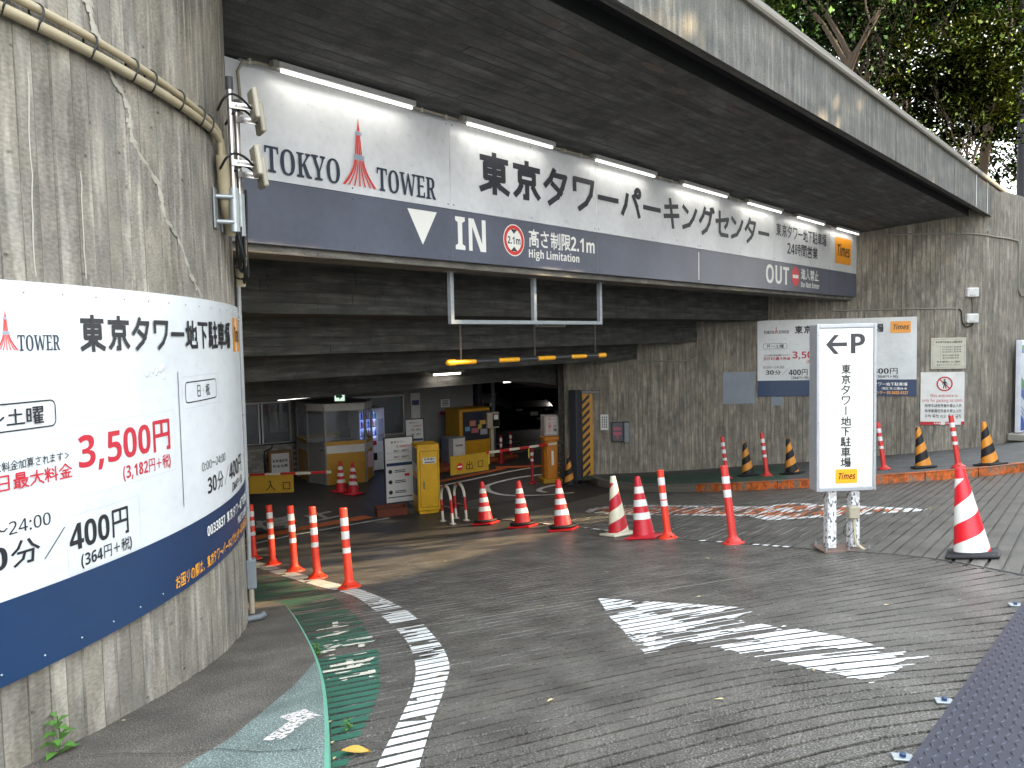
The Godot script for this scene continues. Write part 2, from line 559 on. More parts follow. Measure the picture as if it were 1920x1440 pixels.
	"港": "8,8 18,18;4,34 14,44;4,92 20,60;30,18 96,18;46,4 46,40;78,4 78,40;26,40 98,40;44,52 80,52;80,52 80,72;44,72 80,72;44,52 44,90 96,92 96,80",
	"区": "8,8 92,8;10,8 10,92;10,92 94,92;28,24 72,76;72,22 28,78",
	"芝": "8,18 92,18;32,4 32,32;68,4 68,32;46,34 54,44;16,50 84,50 40,80;14,72 40,84 96,94",
	"公": "36,6 24,34 6,52;64,6 76,32 96,52;46,48 22,88 84,84;66,66 90,96",
	"園": "8,6 92,6;8,6 8,97;92,6 92,97;8,94 92,94;28,22 72,22;50,12 50,34;20,34 80,34;34,44 66,44;34,44 34,58;66,44 66,58;34,58 66,58;50,60 26,82;48,66 48,86;52,64 78,84",
	"都": "10,18 56,18;32,4 32,36;2,36 62,36;58,6 30,40 4,58;20,50 52,50;20,50 20,96;52,50 52,96;20,72 52,72;20,94 52,94;70,6 70,98;70,6 94,6 82,34 96,60 80,70",
	"市": "50,3 50,18;6,20 94,20;20,38 20,86;20,38 80,38 80,84 70,84;50,20 50,98",
	"計": "22,4 30,12;4,22 46,22;10,36 42,36;10,50 42,50;10,64 42,64;10,64 10,94;42,64 42,94;10,90 42,90;50,40 98,40;74,4 74,98",
	"画": "6,8 94,8;50,8 50,78;24,26 76,26;24,26 24,78;76,26 76,78;24,52 76,52;24,78 76,78;8,34 8,96;92,34 92,96;8,94 92,94",
	"주": "22,10 78,10;50,10 20,40;50,10 80,40;6,58 94,58;50,58 50,96",
	"차": "24,6 44,6;10,20 60,20;36,20 8,70;36,24 60,66;76,4 76,98;76,48 96,48",
	"목": "24,6 76,6;24,6 24,32;76,6 76,32;24,32 76,32;50,32 50,50;6,50 94,50;22,64 78,64 78,98",
	"적": "12,10 60,10;36,10 8,46;36,14 60,44;84,4 84,58;60,28 84,28;22,68 84,68 84,98",
	"이": "o 34,46,24;82,4 82,98",
	"외": "o 36,28,20;36,50 36,70;6,76 66,70;84,4 84,98",
	"출": "40,2 60,2;20,12 80,12;50,12 22,30;50,12 78,30;6,40 94,40;50,40 50,54;22,58 78,58 78,76 24,76 24,96 82,96",
	"입": "o 34,28,20;82,4 82,54;26,60 26,96;82,60 82,96;26,78 82,78;26,96 82,96",
	"금": "18,8 82,8 80,36;6,50 94,50;24,64 78,64;24,64 24,96;78,64 78,96;24,96 78,96",
	"지": "10,14 62,14;36,14 8,76;36,20 62,72;82,4 82,98",
	}
	for k in d:
		G[k] = parse_glyph(d[k], d)

func parse_glyph(s: String, d: Dictionary) -> Array:
	var out := []
	for st in s.split(";"):
		if st.begins_with("@"):
			var q := st.substr(1).split(" ")
			var r := q[1].split_floats(",")
			for pl in parse_glyph(d[q[0]], d):
				var np := []
				for p in pl:
					np.append(Vector2(r[0] + p.x * r[2] / 100.0, r[1] + p.y * r[3] / 100.0))
				out.append(np)
		elif st.begins_with("o "):
			var r := st.substr(2).split_floats(",")
			var np := []
			for k in 13:
				np.append(Vector2(r[0] + r[2] * cos(TAU * k / 12.0), r[1] + r[2] * sin(TAU * k / 12.0)))
			out.append(np)
		else:
			var np := []
			for p in st.split(" "):
				var f := p.split_floats(",")
				np.append(Vector2(f[0], f[1]))
			out.append(np)
	return out

# quads of a brush stroke in the plane: each an array of four points
func stroke_quads(pl: Array, w: float) -> Array:
	var out := []
	for i in pl.size() - 1:
		var a: Vector2 = pl[i]
		var b: Vector2 = pl[i + 1]
		var d := (b - a).normalized()
		var s := Vector2(-d.y, d.x) * w * 0.5
		var ea := d * (w * 0.42 if i > 0 else w * 0.30)
		var eb := d * (w * 0.42 if i < pl.size() - 2 else w * 0.30)
		out.append([a - ea + s, b + eb + s, b + eb - s, a - ea - s])
	return out

func face(key: String) -> Font:
	if fonts.has(key):
		return fonts[key]
	var f := SystemFont.new()
	f.font_names = PackedStringArray(["Droid Serif" if key == "serif" else "Droid Sans"])
	f.font_weight = 400 if key == "light" else 700
	fonts[key] = f
	return f

var latin_cache := {}
func latin(s: String, key: String) -> Array:
	# [vertices, indices, width] for cap height 1, baseline 0, starting at x 0
	var ck := key + s
	if latin_cache.has(ck):
		return latin_cache[ck]
	var h := TextMesh.new()
	h.font = face(key); h.font_size = 64; h.pixel_size = 0.01; h.depth = 0.0; h.text = "H"; h.curve_step = 1.0
	var hb := h.get_aabb()
	var m := TextMesh.new()
	m.font = face(key); m.font_size = 64; m.pixel_size = 0.01; m.depth = 0.0; m.text = s; m.curve_step = 1.0
	var a := m.get_mesh_arrays()
	var v: PackedVector3Array = a[Mesh.ARRAY_VERTEX]
	var base := hb.position.y
	var k := 1.0 / hb.size.y
	var x0 := 1e9
	var x1 := -1e9
	for p in v:
		x0 = minf(x0, p.x); x1 = maxf(x1, p.x)
	var out := PackedVector2Array()
	for p in v:
		out.append(Vector2((p.x - x0) * k, (p.y - base) * k))
	latin_cache[ck] = [out, a[Mesh.ARRAY_INDEX], (x1 - x0) * k]
	return latin_cache[ck]

# a line of text; F(x, y, d) -> point; left edge x0, baseline/box bottom y0, box height h, fitted to width tw (0: natural)
func line(mb: MB, s: String, F: Callable, x0: float, y0: float, h: float, tw := 0.0, wt := 9.0, key := "bold", slant := 0.0, gap := 0.06) -> float:
	var runs := []
	var cur := ""
	for ch in s:
		if G.has(ch):
			if cur != "":
				runs.append(["l", cur]); cur = ""
			runs.append(["g", ch])
		elif ch == " ":
			if cur != "":
				runs.append(["l", cur]); cur = ""
			runs.append(["s", ""])
		else:
			cur += ch
	if cur != "":
		runs.append(["l", cur])
	var cap := 0.86
	var nat := 0.0
	for r in runs:
		if r[0] == "g":
			nat += 1.0 + gap
		elif r[0] == "s":
			nat += 0.38
		else:
			nat += latin(r[1], key)[2] * cap + gap * 1.6
	var sx := 1.0
	if tw > 0.0:
		sx = tw / (nat * h)
	var x := x0
	var idx := 0
	var out: Vector3 = (F.call(x0, y0, 0.1) as Vector3) - (F.call(x0, y0, 0.0) as Vector3)
	for r in runs:
		if r[0] == "g":
			for pl in G[r[1]]:
				for q in stroke_quads(pl, wt):
					idx += 1
					var d := 0.002 + (idx % 40) * 0.00012
					var P := []
					for p in q:
						var yy: float = y0 + (100.0 - p.y) / 100.0 * h
						P.append(F.call(x + p.x / 100.0 * h * sx + slant * (yy - y0), yy, d))
					mb.quad(P[0], P[1], P[2], P[3], out)
			x += (1.0 + gap) * h * sx
		elif r[0] == "s":
			x += 0.38 * h * sx
		else:
			var L: Array = latin(r[1], key)
			var P := []
			for p in L[0]:
				var yy: float = y0 + h * 0.05 + p.y * h * cap
				P.append(F.call(x + p.x * h * cap * sx + slant * (yy - y0), yy, 0.002))
			for i in range(0, L[1].size(), 3):
				mb.tri(P[L[1][i]], P[L[1][i + 1]], P[L[1][i + 2]], out)
			x += (L[2] * cap + gap * 1.6) * h * sx
	return x

func rect(mb: MB, F: Callable, x0: float, y0: float, x1: float, y1: float, d: float, n := 1) -> void:
	var out: Vector3 = (F.call(x0, y0, 0.1) as Vector3) - (F.call(x0, y0, 0.0) as Vector3)
	for i in n:
		var a := lerpf(x0, x1, float(i) / n)
		var b := lerpf(x0, x1, float(i + 1) / n)
		mb.quad(F.call(a, y0, d), F.call(b, y0, d), F.call(b, y1, d), F.call(a, y1, d), out)

func rrect(mb: MB, F: Callable, x0: float, y0: float, x1: float, y1: float, r: float, d: float) -> void:
	var p := PackedVector2Array()
	for q in [[x1 - r, y1 - r, 0.0], [x0 + r, y1 - r, 0.25], [x0 + r, y0 + r, 0.5], [x1 - r, y0 + r, 0.75]]:
		for k in 5:
			var a: float = TAU * (q[2] + 0.25 * k / 4.0)
			p.append(Vector2(q[0] + r * cos(a), q[1] + r * sin(a)))
	mb.poly(p, func(z): return F.call(z.x, z.y, d), (F.call(x0, y0, 0.1) as Vector3) - (F.call(x0, y0, 0.0) as Vector3))

func rframe(mb: MB, F: Callable, x0: float, y0: float, x1: float, y1: float, r: float, w: float, d: float) -> void:
	var A := []
	var B := []
	for q in [[x1 - r, y1 - r, 0.0], [x0 + r, y1 - r, 0.25], [x0 + r, y0 + r, 0.5], [x1 - r, y0 + r, 0.75]]:
		for k in 5:
			var a: float = TAU * (q[2] + 0.25 * k / 4.0)
			A.append(Vector2(q[0] + r * cos(a), q[1] + r * sin(a)))
			B.append(Vector2(q[0] + (r - w) * cos(a), q[1] + (r - w) * sin(a)))
	var out: Vector3 = (F.call(x0, y0, 0.1) as Vector3) - (F.call(x0, y0, 0.0) as Vector3)
	for i in A.size():
		var j := (i + 1) % A.size()
		var n := maxi(1, int((A[j] - A[i]).length() / 0.08))
		for k in n:
			var p: Vector2 = A[i].lerp(A[j], float(k) / n)
			var q: Vector2 = A[i].lerp(A[j], float(k + 1) / n)
			var p2: Vector2 = B[i].lerp(B[j], float(k) / n)
			var q2: Vector2 = B[i].lerp(B[j], float(k + 1) / n)
			mb.quad(F.call(p.x, p.y, d), F.call(q.x, q.y, d), F.call(q2.x, q2.y, d), F.call(p2.x, p2.y, d), out)

func ring(mb: MB, F: Callable, cx: float, cy: float, r0: float, r1: float, d: float, ex := 1.0) -> void:
	var out: Vector3 = (F.call(cx, cy, 0.1) as Vector3) - (F.call(cx, cy, 0.0) as Vector3)
	for k in 28:
		var a := TAU * k / 28.0
		var b := TAU * (k + 1) / 28.0
		mb.quad(F.call(cx + ex * r0 * cos(a), cy + r0 * sin(a), d), F.call(cx + ex * r1 * cos(a), cy + r1 * sin(a), d), F.call(cx + ex * r1 * cos(b), cy + r1 * sin(b), d), F.call(cx + ex * r0 * cos(b), cy + r0 * sin(b), d), out)

func fpoly(mb: MB, F: Callable, pts: Array, d: float) -> void:
	var p := PackedVector2Array()
	for q in pts:
		p.append(Vector2(q[0], q[1]))
	mb.poly(p, func(z): return F.call(z.x, z.y, d), (F.call(pts[0][0], pts[0][1], 0.1) as Vector3) - (F.call(pts[0][0], pts[0][1], 0.0) as Vector3))

# lattice tower emblem: base centre x, y, total height h, half foot width fw
func tower_mark(t: Node3D, F: Callable, cx: float, y: float, h: float, fw: float, world: bool) -> void:
	var r := MB.new()
	var P := func(px, py): return [cx + px * fw, y + py * h]
	fpoly(r, F, [P.call(-0.07, 0.80), P.call(0.07, 0.80), P.call(0.0, 1.0)], 0.003)
	for i in 4:
		var a := -0.20 + i * 0.11
		fpoly(r, F, [P.call(a - 0.03, 0.46), P.call(a + 0.045, 0.46), P.call(a * 0.55 + 0.02, 0.74), P.call(a * 0.55 - 0.03, 0.74)], 0.003)
	for i in 7:
		var q := (i - 3.0) / 3.0
		var w := 0.085 if absf(q) < 0.99 else 0.16
		var pts := []
		for k in 6:
			var s := k / 5.0
			pts.append(P.call(q * lerpf(0.24, 1.0 - w * 0.5, pow(s, 1.7)) - w * 0.5 * lerpf(0.55, 1.0, s), 0.38 * (1.0 - s)))
		for k in range(5, -1, -1):
			var s := k / 5.0
			pts.append(P.call(q * lerpf(0.24, 1.0 - w * 0.5, pow(s, 1.7)) + w * 0.5 * lerpf(0.55, 1.0, s), 0.38 * (1.0 - s)))
		fpoly(r, F, pts, 0.003)
	part(t, "tower_emblem", r, mat("signred", Color(0.80, 0.20, 0.17), 0.4), world)
	var b := MB.new()
	for k in 3:
		fpoly(b, F, [P.call(-0.20, 0.74 + k * 0.02), P.call(0.20, 0.74 + k * 0.02), P.call(0.20, 0.752 + k * 0.02), P.call(-0.20, 0.752 + k * 0.02)], 0.003)
		fpoly(b, F, [P.call(-0.32, 0.39 + k * 0.023), P.call(0.32, 0.39 + k * 0.023), P.call(0.32, 0.405 + k * 0.023), P.call(-0.32, 0.405 + k * 0.023)], 0.003)
	part(t, "emblem_deck", b, mat("signgreyblue", Color(0.55, 0.62, 0.70), 0.4), world)

func logo_plate(t: Node3D, F: Callable, x0: float, y0: float, x1: float, y1: float, world: bool) -> void:
	var m := MB.new()
	rrect(m, F, x0, y0, x1, y1, minf(x1 - x0, y1 - y0) * 0.10, 0.003)
	part(t, "logo_plate", m, mat("timesorange", Color(0.93, 0.60, 0.10), 0.4), world)
	var l := MB.new()
	var w := (x1 - x0)
	var hh := minf((y1 - y0) * 0.5, w * 0.34)
	line(l, "Times", func(x, y, d): return F.call(x, y, d + 0.003), x0 + w * 0.10, (y0 + y1) * 0.5 - hh * 0.46, hh, w * 0.80, 9, "bold", 0.2)
	part(t, "logo_lettering", l, mat("inkbrown", Color(0.10, 0.07, 0.05), 0.5), world)

func _ready() -> void:
	rng.seed = 20
	set_view_and_light()
	make_textures()
	glyph_data()
	build_ground()
	build_ramps()
	build_left_wall()
	build_right_wall()
	build_roof_and_beams()
	build_garage_shell()
	build_entrance_sign()
	build_price_boards()
	build_wall_fittings()
	build_pavements()
	build_road_paint()
	build_p_sign()
	build_cones_and_posts()
	build_garage_things()
	build_trees()
	build_small_things()

func set_view_and_light() -> void:
	var cam := Camera3D.new()
	cam.name = "camera"
	add_child(cam)
	cam.fov = 54.4
	cam.near = 0.05
	cam.far = 900.0
	cam.current = true
	var yaw := -atan2(0.7443, 0.6678)
	var b := Basis(Vector3.UP, yaw) * Basis(Vector3.RIGHT, -atan(81.0 / 1400.0)) * Basis(Vector3.BACK, -0.0215)
	cam.transform = Transform3D(b, W(0, 0, 0))
	var we := WorldEnvironment.new()
	we.name = "world_environment"
	var e := Environment.new()
	e.background_mode = Environment.BG_SKY
	var sky := Sky.new()
	var sm := ProceduralSkyMaterial.new()
	sm.sky_top_color = Color(0.74, 0.78, 0.83)
	sm.sky_horizon_color = Color(0.93, 0.93, 0.92)
	sm.sky_curve = 0.25
	sm.ground_bottom_color = Color(0.30, 0.29, 0.27)
	sm.ground_horizon_color = Color(0.62, 0.62, 0.61)
	sm.sun_angle_max = 2.0
	sky.sky_material = sm
	e.sky = sky
	e.background_energy_multiplier = 1.0
	e.tonemap_mode = Environment.TONE_MAPPER_LINEAR
	e.tonemap_exposure = 9.0
	e.ssao_enabled = true
	e.ssil_enabled = true
	e.sdfgi_enabled = true
	we.environment = e
	add_child(we)
	var sun := DirectionalLight3D.new()
	sun.name = "sun"
	sun.light_energy = 0.6
	sun.light_color = Color(1.0, 0.88, 0.70)
	sun.light_angular_distance = 0.5
	sun.shadow_enabled = true
	add_child(sun)
	# the sun stands to the right of the view, 27 degrees up
	var to_sun := W(0.67, -0.744, 0.52) - W(0, 0, 0)
	sun.look_at_from_position(to_sun * 50.0, Vector3.ZERO, Vector3.UP)

# ---------- ground ----------
func grid_sheet(us: Array, vs: Array, up: float, scale: float, tone := 0.0) -> MB:
	var m := MB.new()
	var nz := FastNoiseLite.new()
	nz.seed = 71
	nz.frequency = 0.35
	for i in us.size() - 1:
		for j in vs.size() - 1:
			var P := []
			var N := []
			var T := []
			for q in [[0, 0], [1, 0], [1, 1], [0, 1]]:
				var u: float = us[i + q[0]]
				var v: float = vs[j + q[1]]
				P.append(Wg(u, v, up))
				N.append(gnorm(u, v))
				T.append(Vector2(u, v) * scale)
			if tone > 0.0:
				var g := 1.0 + nz.get_noise_2d(us[i], vs[j]) * tone
				m.col = Color(g, g, g)
			m.squad(P[0], P[1], P[2], P[3], N[0], N[1], N[2], N[3], T[0], T[1], T[2], T[3])
	return m

func steps(a: float, b: float, d: float) -> Array:
	var out := []
	var n := int(ceil((b - a) / d))
	for i in n + 1:
		out.append(lerpf(a, b, float(i) / n))
	return out

func build_ground() -> void:
	var us := [-400.0, -60.0] + steps(-20, 45, 2.5) + [90.0, 400.0]
	var vs := [-400.0, -60.0] + steps(-20, 40, 2.5) + [90.0, 400.0]
	struct("ground", grid_sheet(us, vs, -0.05, 1.0), asph("asph_ground", Color(0.62, 0.62, 0.62), 0.35, 0.85, 0.5))
	# worn asphalt floor of the garage
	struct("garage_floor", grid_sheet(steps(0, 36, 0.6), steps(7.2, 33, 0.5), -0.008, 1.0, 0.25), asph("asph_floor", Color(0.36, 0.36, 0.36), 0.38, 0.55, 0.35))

var BD := [Vector2(4.6, -3.0), Vector2(5.3, 0.0), Vector2(6.13, 0.8), Vector2(6.74, 1.6), Vector2(7.02, 2.54), Vector2(7.27, 3.34), Vector2(7.52, 4.15), Vector2(8.47, 6.27), Vector2(9.46, 8.61), Vector2(10.3, 10.6)]
var slab_in := {"e1": Vector2(0.85, -0.527).normalized(), "e2": Vector2(0.527, 0.85).normalized(), "bend": true, "p": 0.098, "gw": 0.021}
var slab_out := {"e1": Vector2(0.997, 0.07).normalized(), "e2": Vector2(-0.07, 0.997).normalized(), "bend": false, "p": 0.12, "gw": 0.026}

func bend(sl: Dictionary, s: float, t: float) -> float:
	if not sl.bend:
		return 0.0
	var k: float = 1.0 - smoothstep(2.8, 4.6, t)
	var x: float = (s - 2.15) / 0.22
	var sp: float = 0.22 * (x if x > 8.0 else log(1.0 + exp(x)))
	return (-0.34 * sp + 0.06 * minf(s, 2.15)) * k

func slab_at(sl: Dictionary, s: float, t: float, up: float) -> Vector3:
	var q: Vector2 = sl.e1 * s + sl.e2 * (t + bend(sl, s, t))
	return Wg(q.x, q.y, up)

func slab_st(sl: Dictionary, p: Vector2) -> Vector2:
	var s: float = sl.e1.dot(p)
	var tt: float = sl.e2.dot(p)
	var t := tt
	for k in 4:
		t = tt - bend(sl, s, t)
	return Vector2(s, t)

func bound_s(sl: Dictionary, t: float) -> float:
	var prev := slab_st(sl, BD[0])
	for i in range(1, BD.size()):
		var q := slab_st(sl, BD[i])
		if t <= q.y:
			return lerpf(prev.x, q.x, (t - prev.y) / (q.y - prev.y))
		prev = q
	return prev.x

func groove_slab(called: String, sl: Dictionary, t0: float, t1: float, smin: Callable, smax: Callable, material: Material) -> void:
	var m := MB.new()
	var nz := FastNoiseLite.new()
	nz.seed = 5
	nz.frequency = 0.6
	var p: float = sl.p
	var gw: float = sl.gw
	for j in range(int(t0 / p), int(t1 / p)):
		var tone := rng.randf_range(0.93, 1.05)
		var ta := j * p
		var a: float = smin.call(ta)
		var b: float = smax.call(ta)
		if b - a < 0.1:
			continue
		var n := int(ceil((b - a) / 0.28))
		var rows := []
		for i in n + 1:
			var s := lerpf(a, b, float(i) / n)
			var j1 := rng.randf_range(-0.0035, 0.0035)
			var j2 := rng.randf_range(-0.0035, 0.0035)
			var w0 := gw * 0.5
			rows.append([s, ta + w0 + j1, ta + p - w0 + j2])
		for i in n:
			var r0 = rows[i]
			var r1 = rows[i + 1]
			var g := tone * (1.0 + nz.get_noise_2d(ta * 2.0, 3.0) * 0.06)
			m.col = Color(g, g, g)
			var s0: float = r0[0]
			var s1: float = r1[0]
			var up := Vector3.UP
			var A := slab_at(sl, s0, r0[1], 0.0)
			var B := slab_at(sl, s1, r1[1], 0.0)
			var C := slab_at(sl, s1, r1[2], 0.0)
			var D := slab_at(sl, s0, r0[2], 0.0)
			m.quad(A, B, C, D, up, Vector2(s0, r0[1]), Vector2(s1, r1[1]), Vector2(s1, r1[2]), Vector2(s0, r0[2]))
			# groove: wall down, floor, wall up
			var dp := -0.018
			var gA := slab_at(sl, s0, ta - gw * 0.32, dp)
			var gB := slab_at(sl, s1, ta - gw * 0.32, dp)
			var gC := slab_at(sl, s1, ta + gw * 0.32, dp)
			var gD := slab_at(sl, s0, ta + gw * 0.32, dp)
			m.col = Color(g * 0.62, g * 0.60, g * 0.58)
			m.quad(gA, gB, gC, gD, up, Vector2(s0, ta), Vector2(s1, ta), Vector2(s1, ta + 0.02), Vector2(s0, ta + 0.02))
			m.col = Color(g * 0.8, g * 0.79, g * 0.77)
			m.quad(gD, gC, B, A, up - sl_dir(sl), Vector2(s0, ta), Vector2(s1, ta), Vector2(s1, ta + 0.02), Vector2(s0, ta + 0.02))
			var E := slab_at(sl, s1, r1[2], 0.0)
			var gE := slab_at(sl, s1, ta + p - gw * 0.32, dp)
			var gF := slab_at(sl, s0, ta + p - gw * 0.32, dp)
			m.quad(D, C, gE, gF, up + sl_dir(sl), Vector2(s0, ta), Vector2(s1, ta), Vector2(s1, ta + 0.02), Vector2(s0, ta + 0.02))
	struct(called, m, material)

func sl_dir(sl: Dictionary) -> Vector3:
	return Vector3(sl.e2.x, 0, -sl.e2.y)

func build_ramps() -> void:
	var rm := asph("ramp", Color(0.60, 0.585, 0.56), 0.42, 0.40, 0.5)
	groove_slab("entry_ramp", slab_in, -1.2, 10.9, func(t): return -3.4, func(t): return bound_s(slab_in, t) - 0.01 if t > 2.9 else 4.3, rm)
	groove_slab("exit_ramp", slab_out, -2.5, 8.4, func(t): return bound_s(slab_out, t) + 0.01, func(t): return 15.3, rm)

# paint on the ridges of a grooved slab; poly given in (u, v)
func paint(mb: MB, sl: Dictionary, poly: PackedVector2Array, wear: float, in_grooves := false, up := 0.0035, cell := 0.12, ridge := true) -> void:
	var st := PackedVector2Array()
	var lo := Vector2(1e9, 1e9)
	var hi := Vector2(-1e9, -1e9)
	for q in poly:
		var x := slab_st(sl, q)
		st.append(x)
		lo = lo.min(x); hi = hi.max(x)
	var p: float = sl.p
	var gw: float = sl.gw
	var nz := FastNoiseLite.new()
	nz.seed = 77
	nz.frequency = 1.7
	nz.fractal_octaves = 3
	for j in range(int(floor(lo.y / p)), int(ceil(hi.y / p)) + 1):
		if ridge:
			var subs := 3 if wear > 0.2 else 1
			var ra := gw * 0.5 - 0.001
			var rw := (p - gw + 0.002) / subs
			for sb in subs:
				var s := lo.x - 0.01 - rng.randf() * 0.1
				while s < hi.x:
					var l := cell * rng.randf_range(0.5, 1.6)
					var keep := nz.get_noise_2d(s * 0.9, (j + sb * 0.3) * p * 2.4) * 0.8 + 0.5 + rng.randf_range(-0.16, 0.16)
					if keep > wear:
						var a := ra + sb * rw + rng.randf() * 0.25 * rw * minf(wear * 2.0, 1.0)
						var b := ra + (sb + 1) * rw - rng.randf() * 0.25 * rw * minf(wear * 2.0, 1.0) + (0.0015 if sb < subs - 1 else 0.0)
						var jt := 0.09 * clampf(wear - 0.22, 0.0, 0.5) + 0.008
						var cellp := PackedVector2Array([Vector2(s - rng.randf() * jt, j * p + a), Vector2(s + l + rng.randf() * jt, j * p + a), Vector2(s + l + rng.randf() * jt, j * p + b), Vector2(s - rng.randf() * jt, j * p + b)])
						var lift := up + rng.randf() * 0.0012
						for piece in Geometry2D.intersect_polygons(cellp, st):
							mb.poly(piece, func(z): return slab_at(sl, z.x, z.y, lift), Vector3.UP)
					s += l
		if in_grooves:
			var s := lo.x
			while s < hi.x:
				var l := 0.3 * rng.randf_range(0.6, 1.5)
				var g := PackedVector2Array([Vector2(s, j * p - gw * 0.3), Vector2(s + l, j * p - gw * 0.3), Vector2(s + l, j * p + gw * 0.42), Vector2(s, j * p + gw * 0.42)])
				for piece in Geometry2D.intersect_polygons(g, st):
					mb.poly(piece, func(z): return slab_at(sl, z.x, z.y, -0.003 if z.y > j * p else -0.006), Vector3.UP)
				s += l

# ---------- walls ----------
# board-marked wall along a path of (u, v); the face looks to the right of the walk (du, dv) -> (dv, -du)
func board_wall(m: MB, path: Array, h0: float, h1: float, bw: float, tone0 := 1.0, vary := 0.095) -> void:
	var run := 0.0
	var seg := 0
	var pos: Vector2 = path[0]
	var pts := [path[0]]
	var left := 0.0
	var lens := [0.0]
	for i in path.size() - 1:
		lens.append(lens[i] + (path[i + 1] - path[i]).length())
	var total: float = lens[lens.size() - 1]
	var at := func(x: float) -> Vector2:
		for i in path.size() - 1:
			if x <= lens[i + 1]:
				return path[i].lerp(path[i + 1], (x - lens[i]) / (lens[i + 1] - lens[i]))
		return path[path.size() - 1]
	var x := 0.0
	var uo := rng.randf()
	while x < total:
		var w := bw * rng.randf_range(0.75, 1.25)
		var a: Vector2 = at.call(x)
		var b: Vector2 = at.call(minf(x + w, total))
		var d := (b - a).normalized()
		if (b - a).length() < 1e-4:
			break
		var nv := Vector2(d.y, -d.x)
		var off := rng.randf_range(-0.004, 0.007)
		var g := tone0 * rng.randf_range(1.0 - vary, 1.0 + vary * 0.85)
		var out := Vector3(nv.x, 0, -nv.y)
		var a2 := a + d * 0.004 + nv * off
		var b2 := b - d * 0.004 + nv * off
		var a3 := a - nv * 0.009
		var b3 := b - nv * 0.009
		var us := rng.randf() * 0.08
		var vo := rng.randf() * 0.5
		var hs := steps(h0, h1, 1.4)
		for k in hs.size() - 1:
			var y0: float = hs[k]
			var y1: float = hs[k + 1]
			m.col = Color(g, g, g * rng.randf_range(0.97, 1.0))
			m.quad(W(a2.x, a2.y, y0), W(b2.x, b2.y, y0), W(b2.x, b2.y, y1), W(a2.x, a2.y, y1), out, Vector2(x + us, y0 + vo) / 3.0, Vector2(x + w + us, y0 + vo) / 3.0, Vector2(x + w + us, y1 + vo) / 3.0, Vector2(x + us, y1 + vo) / 3.0)
			m.col = Color(g * 0.92, g * 0.92, g * 0.90)
			m.quad(W(a3.x, a3.y, y0), W(a2.x, a2.y, y0), W(a2.x, a2.y, y1), W(a3.x, a3.y, y1), out, Vector2(x, y0) / 3.0, Vector2(x, y0) / 3.0, Vector2(x, y1) / 3.0, Vector2(x, y1) / 3.0)
			m.quad(W(b2.x, b2.y, y0), W(b3.x, b3.y, y0), W(b3.x, b3.y, y1), W(b2.x, b2.y, y1), out, Vector2(x, y0) / 3.0, Vector2(x, y0) / 3.0, Vector2(x, y1) / 3.0, Vector2(x, y1) / 3.0)
		x += w

# horizontal boards on a flat face from A to B (u, v), between heights; tilt lets the face become a soffit
func board_face(m: MB, F: Callable, x0: float, x1: float, y0: float, y1: float, bh: float, tone0 := 1.0) -> void:
	var out: Vector3 = (F.call(x0, y0, 0.1) as Vector3) - (F.call(x0, y0, 0.0) as Vector3)
	var y := y0
	while y < y1 - 0.005:
		var h := minf(bh * rng.randf_range(0.9, 1.1), y1 - y)
		var x := x0 - rng.randf() * 1.5
		var uo := rng.randf() * 3.0
		while x < x1:
			var l := rng.randf_range(1.6, 2.6)
			var a := maxf(x, x0)
			var b := minf(x + l, x1)
			if b > a + 0.01:
				var off := rng.randf_range(-0.004, 0.004)
				var g := tone0 * rng.randf_range(0.80, 1.12)
				m.col = Color(g, g, g * 0.98)
				m.quad(F.call(a + 0.003, y + 0.003, off), F.call(b - 0.003, y + 0.003, off), F.call(b - 0.003, y + h - 0.003, off), F.call(a + 0.003, y + h - 0.003, off), out, Vector2(y + uo, a) / 3.0, Vector2(y + uo, b) / 3.0, Vector2(y + h + uo, b) / 3.0, Vector2(y + h + uo, a) / 3.0)
				m.col = Color(g * 0.8, g * 0.8, g * 0.8)
				m.quad(F.call(a, y, -0.008), F.call(b, y, -0.008), F.call(b - 0.003, y + 0.003, off), F.call(a + 0.003, y + 0.003, off), out)
				m.quad(F.call(a, y + h, -0.008), F.call(b, y + h, -0.008), F.call(b - 0.003, y + h - 0.003, off), F.call(a + 0.003, y + h - 0.003, off), out)
				m.quad(F.call(b, y, -0.008), F.call(b, y + h, -0.008), F.call(b - 0.003, y + h - 0.003, off), F.call(b - 0.003, y + 0.003, off), out)
				m.quad(F.call(a, y, -0.008), F.call(a, y + h, -0.008), F.call(a + 0.003, y + h - 0.003, off), F.call(a + 0.003, y + 0.003, off), out)
			x += l
		y += h

# point on the curved wall: arc metres s, height h, d proud of the face
func CY(s: float, h: float, d := 0.0) -> Vector3:
	var a := s / CR
	return W(CU + (CR + d) * sin(a), CV - (CR + d) * cos(a), h)

